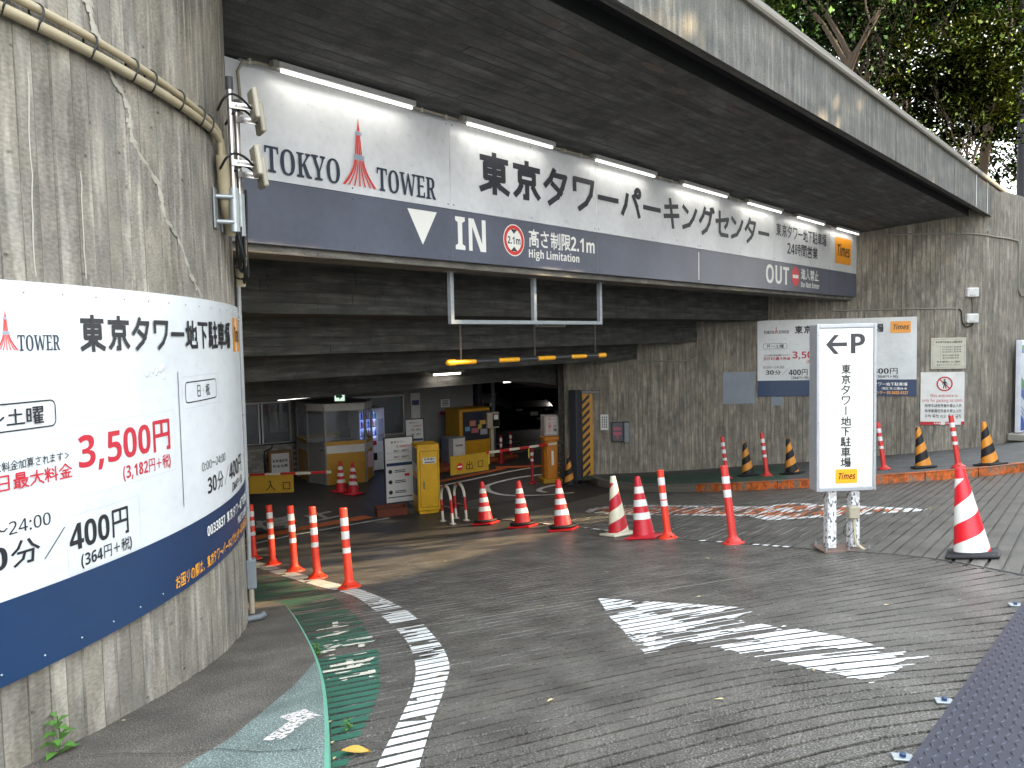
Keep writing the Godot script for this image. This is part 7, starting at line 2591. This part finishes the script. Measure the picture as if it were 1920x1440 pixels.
	# ---- parked vehicles
	vehicle("parked_pickup", "pale pickup's rear side beyond the exit barrier", W(24.9, 17.6, FLOOR), facing(0.55, 0.83), Color(0.46, 0.47, 0.49), true)
	vehicle("parked_car", "grey car facing out under the far tube lamp", W(27.5, 26.5, FLOOR), facing(-0.6, -0.8), Color(0.34, 0.35, 0.37), false)
	vehicle("parked_van", "black car parked between the grey car and the pickup", W(25.0, 21.8, FLOOR), facing(-0.6, -0.8), Color(0.03, 0.03, 0.035), false)

func info_board(label: String, at: Vector3, yaw: float, w: float, h: float, feet: bool) -> void:
	var t := thing("info_board", label, "sign", at, yaw)
	var white := mat("paper", Color(0.80, 0.80, 0.79), 0.7)
	var ink := mat("inkblack", Color(0.12, 0.12, 0.13), 0.45)
	part(t, "panel", bx(Vector3(0, h / 2 + 0.06, 0), Vector3(w, h - 0.1, 0.03), 0.004), white)
	for sx in [-1, 1]:
		part(t, "frame_rail", bx(Vector3(sx * (w / 2 + 0.014), h / 2 + 0.03, 0), Vector3(0.028, h, 0.04), 0.005), mat("coldark", Color(0.20, 0.21, 0.24), 0.5))
	part(t, "top_rail", bx(Vector3(0, h + 0.02, 0), Vector3(w, 0.025, 0.036), 0.004), mat("coldark", Color(0.20, 0.21, 0.24), 0.5))
	for sx in [-1, 1]:
		part(t, "foot", bx(Vector3(sx * w * 0.45, 0.02, 0), Vector3(0.04, 0.04, 0.36), 0.006), mat("alu", Color(0.62, 0.62, 0.62), 0.4, 0.7))
	var F := func(x, y, d): return Vector3(x, y, 0.0155 + d)
	var m := MB.new()
	line(m, "東京タワー", F, -w * 0.30, h * 0.93, 0.045, w * 0.55, 11)
	for i in 2:
		line(m, "30分", F, -w * 0.2, h * (0.80 - i * 0.09), 0.05, w * 0.22, 10)
		line(m, "400円", F, w * 0.08, h * (0.80 - i * 0.09), 0.05, w * 0.28, 10)
		rect(m, F, -w * 0.45, h * (0.79 - i * 0.10), w * 0.45, h * (0.79 - i * 0.10) + 0.004, 0.001)
	for i in 3:
		ring(m, F, -w * 0.34, h * (0.52 - i * 0.15), 0.0, 0.045, 0.002)
		for q in 2:
			rect(m, F, -w * 0.18, h * (0.52 - i * 0.15) + 0.01 - q * 0.035, w * 0.22, h * (0.52 - i * 0.15) + 0.028 - q * 0.035, 0.001)
	rect(m, F, -w * 0.45, h * 0.14, w * 0.45, h * 0.14 + 0.02, 0.001)
	part(t, "print", m, ink)
	m = MB.new()
	line(m, "3,500円", F, -w * 0.10, h * 0.865, 0.05, w * 0.5, 11)
	rect(m, F, w * 0.18, h * 0.44, w * 0.36, h * 0.48, 0.002)
	part(t, "red_print", m, mat("banred", Color(0.70, 0.13, 0.18), 0.4))
	m = MB.new()
	rect(m, F, -w * 0.47, h * 0.60, w * 0.47, h * 0.645, 0.002)
	part(t, "dark_band", m, mat("bandblue", Color(0.10, 0.215, 0.36), 0.35, 0.0, 0.4))

func barrier(called: String, label: String, at: Vector3, dir: Vector2, L: float, word: String, stop: bool, bat := -1.0) -> void:
	var t := thing(called, label, "barrier", at)
	var om := mat("barrierorange", Color(0.72, 0.44, 0.08), 0.45, 0.0, 2.0)
	var yaw := facing(-0.55, -0.83)
	var R := Basis(Vector3.UP, yaw)
	var m := MB.new()
	m.box(Vector3(0, 0.60, 0), Vector3(0.36, 1.08, 0.36), 0.06, R)
	part(t, "cabinet", m, om)
	m = MB.new(); m.box(Vector3(0, 1.10, 0), Vector3(0.40, 0.13, 0.40), 0.03, R)
	part(t, "hood", m, om)
	m = MB.new(); m.box(Vector3(0, 0.05, 0), Vector3(0.50, 0.12, 0.50), 0.02, R)
	part(t, "plinth", m, mat("yellowdull", Color(0.68, 0.50, 0.06), 0.5, 0.0, 1.5))
	m = MB.new(); m.box(R * Vector3(0.02, 0.62, 0.183), Vector3(0.06, 0.36, 0.004), 0.001, R)
	part(t, "label", m, mat("paper", Color(0.80, 0.80, 0.79), 0.7))
	var d := Vector3(dir.x, 0, -dir.y).normalized()
	var side := Vector3.UP.cross(d)
	var a0 := Vector3(0, 0.98, 0) + R * Vector3(0, 0, 0.22)
	var bs := Basis(d, Vector3.UP, -side)
	var x := -0.15
	var i := 0
	var arm := MB.new()
	var lim := L - 1.02 if bat < 0.0 else L
	while x < lim:
		m = MB.new()
		var l := minf(0.30, lim - x)
		m.box(a0 + d * (x + l / 2), Vector3(l - 0.001, 0.055, 0.04), 0.004, bs)
		part(t, "arm_white_section" if i % 2 == 0 else "arm_red_section", m, mat("hoopwhite", Color(0.84, 0.82, 0.76), 0.35, 0.0, 4.0) if i % 2 == 0 else mat("hoopred", Color(0.76, 0.09, 0.10), 0.35, 0.0, 4.0))
		x += l
		i += 1
	var bc := a0 + d * ((L - 0.55) if bat < 0.0 else bat) + Vector3(0, -0.19, 0) + side * (0.0 if bat < 0.0 else -0.04 * signf((W(0, 0, 0) - at).dot(-side)))
	m = MB.new()
	m.box(bc, Vector3(1.05 if bat < 0.0 else 0.86, 0.42 if bat < 0.0 else 0.36, 0.03), 0.004, bs)
	part(t, "yellow_board", m, mat("boardyellow", Color(0.74, 0.58, 0.12), 0.5, 0.0, 1.5))
	# lettering on the side that looks at the camera
	var toc := (W(0, 0, 0) - (at + bc))
	var nrm := -side if toc.dot(-side) > 0.0 else side
	var rt := Vector3.UP.cross(nrm)
	var F := func(px, py, dd): return bc + rt * px + Vector3.UP * py + nrm * (0.016 + dd)
	m = MB.new()
	line(m, word[0], F, -0.12, -0.13, 0.20, 0.22, 9)
	line(m, word[1], F, 0.20, -0.13, 0.18, 0.20, 9)
	part(t, "lettering", m, mat("inkbrown", Color(0.10, 0.07, 0.05), 0.5))
	if stop:
		m = MB.new()
		ring(m, F, -0.28, -0.04, 0.0, 0.085, 0.002)
		part(t, "no_entry_disc", m, mat("noentry", Color(0.80, 0.16, 0.18), 0.4))
		m = MB.new()
		rect(m, F, -0.34, -0.055, -0.22, -0.025, 0.0035)
		part(t, "no_entry_bar", m, mat("inkwhite", Color(0.90, 0.90, 0.87), 0.45))
		for q in [0.75, 1.95]:
			m = MB.new()
			m.box(a0 + d * q + Vector3(0, -0.15, 0.0), Vector3(0.03, 0.24, 0.01), 0.002, bs)
			part(t, "hanging_tag", m, mat("tagyellow", Color(0.80, 0.74, 0.30), 0.6))

func vehicle(called: String, label: String, at: Vector3, yaw: float, c: Color, pickup: bool) -> void:
	# front looks along +z; length 4.4 m
	var t := thing(called, label, "car", at, yaw)
	var pm := mat("carpaint_" + called, c, 0.28, 0.1)
	var prof := [[-2.2, 0.35, 1.00], [-2.1, 0.28, 1.06], [-1.2, 0.25, 1.06], [0.7, 0.25, 0.98], [1.6, 0.25, 0.90], [2.1, 0.30, 0.78], [2.2, 0.38, 0.65]]
	var m := MB.new()
	for i in prof.size() - 1:
		var a = prof[i]
		var b = prof[i + 1]
		for sx in [-1.0, 1.0]:
			var wa := 0.86 if i > 0 else 0.82
			m.quad(Vector3(sx * 0.86, a[1], a[0]), Vector3(sx * 0.86, b[1], b[0]), Vector3(sx * 0.88, (b[1] + b[2]) / 2, b[0]), Vector3(sx * 0.88, (a[1] + a[2]) / 2, a[0]), Vector3(sx, 0, 0))
			m.quad(Vector3(sx * 0.88, (a[1] + a[2]) / 2, a[0]), Vector3(sx * 0.88, (b[1] + b[2]) / 2, b[0]), Vector3(sx * 0.82, b[2], b[0]), Vector3(sx * 0.82, a[2], a[0]), Vector3(sx, 0.3, 0))
		m.quad(Vector3(-0.82, a[2], a[0]), Vector3(0.82, a[2], a[0]), Vector3(0.82, b[2], b[0]), Vector3(-0.82, b[2], b[0]), Vector3.UP)
		m.quad(Vector3(-0.86, a[1], a[0]), Vector3(0.86, a[1], a[0]), Vector3(0.86, b[1], b[0]), Vector3(-0.86, b[1], b[0]), Vector3.DOWN)
	for e in [0, prof.size() - 1]:
		var a = prof[e]
		m.quad(Vector3(-0.86, a[1], a[0]), Vector3(0.86, a[1], a[0]), Vector3(0.82, a[2], a[0]), Vector3(-0.82, a[2], a[0]), Vector3(0, 0, -1 if e == 0 else 1))
	part(t, "body", m, pm)
	var z0 := -0.35 if pickup else -1.7
	var cab := MB.new()
	var lo := [[-0.80, z0 - 0.25], [0.80, 0.95]]
	var P := [Vector3(-0.80, 1.0, z0 - 0.2), Vector3(0.80, 1.0, z0 - 0.2), Vector3(0.80, 0.98, 1.0), Vector3(-0.80, 0.98, 1.0)]
	var Q := [Vector3(-0.62, 1.48, z0 + 0.2), Vector3(0.62, 1.48, z0 + 0.2), Vector3(0.62, 1.46, 0.25), Vector3(-0.62, 1.46, 0.25)]
	cab.quad(Q[0], Q[1], Q[2], Q[3], Vector3.UP)
	part(t, "roof", cab, pm)
	var gl := mat("carglass", Color(0.03, 0.035, 0.04), 0.05)
	for i in 4:
		var w := MB.new()
		var j := (i + 1) % 4
		var o: Vector3 = (P[i] + P[j]) * 0.5
		w.quad(P[i], P[j], Q[j], Q[i], Vector3(o.x, 0.3, o.z - 0.1))
		part(t, "window", w, gl)
	for sx in [-1.0, 1.0]:
		for z in [-1.35, 1.35]:
			var wm := MB.new()
			wm.lathe([Vector2(0.0, -0.02), Vector2(0.20, 0.0), Vector2(0.31, -0.02), Vector2(0.32, -0.18)], 20, Vector3(sx * 0.885, 0.32, z), Basis(Vector3.BACK, -sx * PI / 2))
			var wp := part(t, "wheel", wm, mat("rubberblack", Color(0.035, 0.035, 0.04), 0.5))
			var rmh := MB.new()
			rmh.lathe([Vector2(0.0, 0.012), Vector2(0.10, 0.01), Vector2(0.19, 0.004)], 16, Vector3(sx * 0.885, 0.32, z), Basis(Vector3.BACK, -sx * PI / 2))
			sub(wp, "rim", rmh, mat("alu", Color(0.62, 0.62, 0.62), 0.4, 0.7))
		part(t, "headlight", bx(Vector3(sx * 0.62, 0.66, 2.13), Vector3(0.34, 0.13, 0.14), 0.03), mat("lampglass", Color(0.7, 0.72, 0.75), 0.1))
		part(t, "tail_light", bx(Vector3(sx * 0.70, 0.80, -2.17), Vector3(0.16, 0.20, 0.06), 0.02), mat("tailred", Color(0.4, 0.03, 0.03), 0.2))
	part(t, "grille", bx(Vector3(0, 0.50, 2.18), Vector3(0.9, 0.16, 0.05), 0.01), mat("darkpanel", Color(0.07, 0.07, 0.08), 0.35))
	part(t, "number_plate", bx(Vector3(0, 0.50, 2.215), Vector3(0.33, 0.16, 0.012), 0.003), mat("paper", Color(0.80, 0.80, 0.79), 0.7))

# ---------- trees ----------
func limb(m: MB, a: Vector3, d: Vector3, r: float, l: float, depth: int, tips: Array) -> void:
	var pts := [a]
	var rs := [r]
	var p := a
	var dd := d
	for i in 4:
		dd = (dd + Vector3(rng.randf_range(-0.16, 0.16), rng.randf_range(-0.02, 0.14), rng.randf_range(-0.16, 0.16))).normalized()
		p += dd * l / 4.0
		pts.append(p)
		rs.append(r * (1.0 - 0.14 * (i + 1)))
	m.tube(pts, rs, 7 if depth > 0 else 5, false)
	if depth == 0:
		tips.append(p)
		tips.append(pts[2])
		return
	for k in 3:
		var s := (dd + Vector3(rng.randf_range(-0.8, 0.8), rng.randf_range(0.0, 0.6), rng.randf_range(-0.8, 0.8))).normalized()
		limb(m, pts[2 + k % 3], s, rs[3] * 0.66, l * rng.randf_range(0.6, 0.85), depth - 1, tips)

var leaf_mats := []
func tree(label: String, at: Vector3, h: float, rad: float, clumps: int, leaves: int, leaf: float, tone: Color, stems := 1, called := "broadleaf_tree", cyf := 0.66, vf := 0.40) -> void:
	var t := thing(called, label, "tree", at, 0.0, "trees above the garage" if called == "broadleaf_tree" else "added trees that shade the entrance")
	var tm := MB.new()
	var tips := []
	for s in stems:
		var lean := Vector3(rng.randf_range(-0.18, 0.18), 1.0, rng.randf_range(-0.18, 0.18)).normalized()
		var base := Vector3((s - (stems - 1) / 2.0) * 0.18, -0.1, rng.randf_range(-0.1, 0.1))
		var r := h * 0.0105 / sqrt(stems)
		var fork := h * (0.38 if vf > 0.2 else 0.55)
		tm.tube([base, base + lean * fork * 0.5, base + lean * fork], [r * 1.35, r * 1.05, r * 0.9], 10, false)
		for k in 4:
			var a := TAU * k / 4.0 + rng.randf()
			limb(tm, base + lean * fork * rng.randf_range(0.8, 1.0), Vector3(cos(a) * 0.6, 0.9, sin(a) * 0.6).normalized(), r * 0.6, h * (0.22 if vf > 0.2 else 0.09), 2, tips)
	part(t, "trunk", tm, mat("bark", Color(0.30, 0.25, 0.20), 0.9, 0.0, 2.0))
	# crown: clumps of small leaves gathered round limb tips and through the volume
	var v := PackedVector3Array()
	var n := PackedVector3Array()
	var c := PackedColorArray()
	var ix := PackedInt32Array()
	var cy := h * cyf
	for k in clumps:
		var q := Vector3.ZERO
		if k % 2 == 0 and tips.size() > 0 and vf > 0.2:
			q = tips[rng.randi() % tips.size()] + Vector3(rng.randf_range(-0.5, 0.5), rng.randf_range(-0.4, 0.5), rng.randf_range(-0.5, 0.5))
		else:
			var o := Vector3(rng.randfn(), rng.randfn(), rng.randfn()).normalized() * pow(rng.randf(), 0.45)
			q = Vector3(o.x * rad, cy + o.y * h * vf, o.z * rad)
		var cr := rng.randf_range(0.35, 0.85) * rad * 0.17
		var ct := rng.randf_range(0.72, 1.25)
		var yel := rng.randf_range(0.0, 0.35)
		for j in leaves:
			var o := Vector3(rng.randfn(), rng.randfn() * 0.7, rng.randfn()) * cr * 0.75
			var p := q + o
			var d := Vector3(rng.randf_range(-1, 1), rng.randf_range(-0.7, 0.3), rng.randf_range(-1, 1)).normalized()
			var s := d.cross(Vector3(rng.randf_range(-1, 1), rng.randf_range(0.2, 1), rng.randf_range(-1, 1)).normalized()).normalized()
			var L := leaf * rng.randf_range(0.7, 1.3)
			var nn := s.cross(d).normalized()
			if nn.y < 0.0:
				nn = -nn
			var b := v.size()
			v.append(p - d * L * 0.5); v.append(p + s * L * 0.32 + nn * L * 0.06); v.append(p + d * L * 0.5); v.append(p - s * L * 0.32 + nn * L * 0.06)
			var f := ct * rng.randf_range(0.85, 1.15)
			var cc := Color(tone.r * f * (1.0 + yel), tone.g * f * (1.0 + yel * 0.35), tone.b * f * (1.0 - yel * 0.4))
			for z in 4:
				n.append(nn)
				c.append(cc)
			for z in [0, 1, 2, 0, 2, 3]:
				ix.append(b + z)
	var a := []
	a.resize(Mesh.ARRAY_MAX)
	a[Mesh.ARRAY_VERTEX] = v
	a[Mesh.ARRAY_NORMAL] = n
	a[Mesh.ARRAY_COLOR] = c
	a[Mesh.ARRAY_INDEX] = ix
	var am := ArrayMesh.new()
	am.add_surface_from_arrays(Mesh.PRIMITIVE_TRIANGLES, a)
	var lm: StandardMaterial3D
	if M.has("leaf"):
		lm = M.leaf
	else:
		lm = StandardMaterial3D.new()
		lm.vertex_color_use_as_albedo = true
		lm.roughness = 0.5
		lm.cull_mode = BaseMaterial3D.CULL_DISABLED
		lm.backlight_enabled = true
		lm.backlight = Color(0.85, 0.95, 0.50)
		M.leaf = lm
	part(t, "crown", am, lm)

func build_trees() -> void:
	var g := Color(0.18, 0.33, 0.14)
	var g2 := Color(0.23, 0.40, 0.16)
	var g3 := Color(0.15, 0.28, 0.13)
	tree("leafy tree at the top left end of the skyline trees", W(18.6, 8.6, 3.4), 13.0, 4.0, 210, 80, 0.15, g, 2)
	tree("leafy tree with dark forked limbs above the overhang", W(24.6, 8.6, 3.4), 14.0, 4.6, 220, 80, 0.155, g3, 1)
	tree("bushy tree with several slim stems above the coping", W(30.4, 8.4, 3.4), 14.5, 4.8, 230, 80, 0.155, g, 4)
	tree("bright crown in the upper right corner above the coping", W(33.0, 5.9, 3.4), 16.0, 5.2, 260, 80, 0.165, g2, 1)
	tree("yellow-green low tree close above the coping at right", W(27.0, 5.3, 3.4), 6.6, 2.6, 230, 80, 0.13, Color(0.18, 0.25, 0.06), 3)
	tree("dark tall tree at the extreme right above the wall", W(41.0, 5.4, 3.4), 17.0, 5.0, 220, 80, 0.19, g3, 1)
	tree("distant pale tree filling the gap behind the slim stems", W(38.5, 12.5, 3.4), 19.0, 6.4, 240, 80, 0.21, g2, 1)
	tree("low leafy tree behind the right end of the coping", W(34.5, 4.9, 3.4), 7.5, 3.0, 240, 80, 0.14, g, 3)
	tree("distant tree behind the forked one above the overhang", W(30.0, 14.5, 3.4), 18.0, 6.0, 220, 80, 0.21, g3, 1)
	tree("large far tree closing the sky behind the right end of the wall", W(47.0, 13.0, 3.4), 22.0, 8.0, 230, 70, 0.26, g, 1)
	tree("large far tree closing the sky behind the slim-stemmed one", W(42.0, 20.0, 3.4), 23.0, 8.5, 230, 70, 0.28, g2, 1)
	tree("large far tree closing the sky at the left of the skyline", W(31.0, 21.0, 3.4), 23.0, 8.0, 230, 70, 0.28, g, 1)
	var pole := thing("utility_pole", "dark slim pole among the trees at the right edge", "pole", W(31.2, 4.25, 3.4))
	part(pole, "shaft", lt([Vector2(0.14, 0.0), Vector2(0.11, 9.0), Vector2(0, 9.02)], 14), mat("poledark", Color(0.12, 0.12, 0.14), 0.7))
	part(pole, "band", lt([Vector2(0.15, 4.6), Vector2(0.15, 4.9)], 14), mat("boxdark", Color(0.30, 0.30, 0.32), 0.5))
	# added unseen to the right of the view: blocks and high crowns that shade the ramp and leave a gap for the low sun
	var blocks := [[5.0, 14.9, 11.4, "tall added block out of view shading the curved wall"], [15.1, 27.9, 7.0, "low added block out of view leaving a gap for the sun"], [28.1, 42.0, 11.0, "long added block out of view shading the far wall"]]
	for q in blocks:
		var w: float = q[1] - q[0]
		var ob := thing("added_shade_block", q[3], "building", Wg((q[0] + q[1]) / 2, -14))
		part(ob, "wall", bx(W((q[0] + q[1]) / 2, -13.9, q[2] / 2 - 1.2), Vector3(w, q[2] + 2.4, 13), 0.05), mat("bounceblockwhite", Color(0.86, 0.85, 0.82), 0.8, 0.0, 0.2), true)  # added sun blocker, white so it bounces light to the entrance
		for fl in int((q[2] - 1.0) / 3.2):
			for k in int(w / 4.2):
				part(ob, "window", bx(W(q[0] + 2.2 + k * 4.2, -7.38, 1.0 + fl * 3.2), Vector3(2.4, 1.6, 0.06), 0.01), mat("carglass", Color(0.03, 0.035, 0.04), 0.05), true)
	var lab := ["first tall added tree out of view shading the fascia", "second tall added tree out of view shading the fascia", "third tall added tree out of view shading the fascia"]
	for k in 3:
		if k < 2:
			tree(["thin low added tree out of view dappling the sun, first", "thin low added tree out of view dappling the sun, second"][k], Wg(17.6 + k * 4.6, -5.6), 10.5, 2.6, 26, 40, 0.22, g2, 1, "added_shade_tree", 0.74, 0.15)  # sparse crown added to break up the sun patch
		tree(lab[k], Wg(16.6 + k * 4.4, -6.3), 17.5, 3.0, 190, 52, 0.32, g2, 1, "added_shade_tree", 0.735, 0.13)  # dense crown added to keep the sun off the fascia

func build_small_things() -> void:
	# chequer plate beside the camera
	var cp := thing("chequer_plate", "bluish steel tread plate at the lower right corner", "plate", Wg(4.2, 0.2))
	var m := MB.new()
	var us := steps(1.2, 7.0, 0.5)
	for i in us.size() - 1:
		var a: float = us[i]
		var b: float = us[i + 1]
		m.quad(Wg(a, 0.67, 0.014), Wg(b, 0.67, 0.014), Wg(b, -0.75, 0.014), Wg(a, -0.75, 0.014), Vector3.UP)
		m.quad(Wg(a, 0.67, 0.014), Wg(b, 0.67, 0.014), Wg(b, 0.672, -0.01), Wg(a, 0.672, -0.01), Vector3.FORWARD)
	var pmx := mat("plate", Color(0.27, 0.27, 0.315), 0.42, 0.45, 2.5)
	part(cp, "sheet", m, pmx, true)
	var tr := MB.new()
	var iu := 0
	var u := 1.25
	while u < 6.95:
		var v := 0.64
		var iv := 0
		while v > -0.73:
			var ang := 0.5 if (iu + iv) % 2 == 0 else -0.5
			var dx := Vector2(cos(ang), sin(ang))
			var dy := Vector2(-dx.y, dx.x)
			var c := Vector2(u, v)
			var e0 := c - dx * 0.020
			var e1 := c + dx * 0.020
			var s0 := c + dy * 0.0055
			var s1 := c - dy * 0.0055
			var tp := Wg(c.x, c.y, 0.0195)
			tr.tri(Wg(e0.x, e0.y, 0.0142), Wg(s0.x, s0.y, 0.0142), tp, Vector3.UP)
			tr.tri(Wg(s0.x, s0.y, 0.0142), Wg(e1.x, e1.y, 0.0142), tp, Vector3.UP)
			tr.tri(Wg(e1.x, e1.y, 0.0142), Wg(s1.x, s1.y, 0.0142), tp, Vector3.UP)
			tr.tri(Wg(s1.x, s1.y, 0.0142), Wg(e0.x, e0.y, 0.0142), tp, Vector3.UP)
			v -= 0.034
			iv += 1
		u += 0.042
		iu += 1
	var trp := part(cp, "tread", tr, pmx, true)
	trp.set_meta("kind", "stuff")
	for q in [2.80, 3.42, 5.2]:
		m = MB.new()
		m.box(Wg(q, 0.70, 0.006), Vector3(0.045, 0.008, 0.07), 0.002, Basis(Vector3.UP, 0.5))
		part(cp, "fixing_plate", m, mat("zinc", Color(0.62, 0.64, 0.65), 0.45, 0.6, 3.0), true)
		part(cp, "bolt", lt([Vector2(0.011, 0.0), Vector2(0.011, 0.012), Vector2(0, 0.013)], 6, Wg(q, 0.70, 0.009) - cp.position), mat("bandblue", Color(0.10, 0.215, 0.36), 0.35, 0.0, 0.4))
	# weeds in the joints
	weed("young weed at the foot of the curved wall", CY(1.95, gh(1.18, 3.6) + 0.13, 0.03), 0.20, 16)
	weed("low weed at the kerb beside the green paint", Wg(2.66, 4.16, 0.0), 0.10, 18)
	weed("tiny weed at the kerb near the frame bottom", Wg(1.98, 2.86, 0.0), 0.06, 10)
	# fallen leaves
	var spots := [[1.83, 2.58, 0.13, "large yellow fallen leaf on the green paint"], [2.70, 2.22, 0.04, ""], [3.05, 1.52, 0.04, ""], [4.3, 3.6, 0.035, ""], [4.9, 2.6, 0.04, ""], [3.6, 1.3, 0.03, ""], [5.6, 3.9, 0.035, ""], [3.9, 4.6, 0.03, ""], [2.75, 3.05, 0.04, ""], [5.0, 1.35, 0.04, ""], [8.2, 2.6, 0.04, ""], [9.9, 2.2, 0.05, ""], [6.4, 3.3, 0.04, ""], [1.30, 3.66, 0.02, ""], [2.0, 3.02, 0.03, ""], [1.85, 2.78, 0.03, ""], [1.75, 2.62, 0.025, ""], [5.8, 6.3, 0.04, ""], [6.4, 5.4, 0.04, ""], [10.6, 3.2, 0.05, ""]]
	for q in spots:
		var lf := MB.new()
		var ang := rng.randf() * TAU
		var d := Vector2(cos(ang), sin(ang)) if q[3] == "" else Vector2(0.55, -0.83)
		var s := Vector2(-d.y, d.x)
		var L: float = q[2]
		var up := 0.006
		if q[0] == 1.30:
			up = 0.145
		var prev := []
		for i in 7:
			var f := i / 6.0
			var w := L * 0.26 * sin(f * PI) * (1.2 - 0.4 * f) + 0.0005
			var c := Vector2(q[0], q[1]) + d * L * (f - 0.5)
			var hgt := up + L * 0.10 * sin(f * 5.0) * 0.5 + L * 0.06
			var row := [Wg(c.x + s.x * w, c.y + s.y * w, hgt + L * 0.07), Wg(c.x, c.y, hgt), Wg(c.x - s.x * w, c.y - s.y * w, hgt + L * 0.05)]
			if prev:
				lf.quad(prev[0], row[0], row[1], prev[1], Vector3.UP)
				lf.quad(prev[1], row[1], row[2], prev[2], Vector3.UP)
			prev = row
		var lab: String = q[3] if q[3] != "" else "small pale fallen leaf lying on the paving"
		single("fallen_leaf", lab, "leaf", lf, mat("leafyellow", Color(0.72, 0.56, 0.24), 0.7) if q[3] != "" else mat("leafpale", Color(0.74, 0.66, 0.48), 0.7), "fallen leaves")

func weed(label: String, at: Vector3, h: float, n: int) -> void:
	var t := thing("weed", label, "weed", at)
	part(t, "stem", tb([Vector3(0, -0.01, 0), Vector3(0.01, h * 0.5, 0.01), Vector3(0.0, h, 0.02)], 0.003, 5), mat("stemgreen", Color(0.25, 0.36, 0.15), 0.7))
	for i in n:
		var f := float(i) / n
		var a := i * 2.4
		var p := Vector3(0, h * (0.15 + 0.85 * f), 0.01)
		var d := Vector3(cos(a), 0.35, sin(a)).normalized()
		var s := d.cross(Vector3.UP).normalized()
		var L := h * 0.38 * (1.1 - 0.5 * f) + 0.012
		var m := MB.new()
		var tip := p + d * L - Vector3(0, L * 0.25, 0)
		var mid := p + d * L * 0.5 + Vector3(0, L * 0.06, 0)
		m.tri(p, mid + s * L * 0.25, mid, Vector3.UP)
		m.tri(p, mid, mid - s * L * 0.25, Vector3.UP)
		m.tri(mid, mid + s * L * 0.25, tip, Vector3.UP)
		m.tri(mid, tip, mid - s * L * 0.25, Vector3.UP)
		part(t, "leaf", m, mat("weedgreen", Color(0.26, 0.42, 0.14), 0.6))
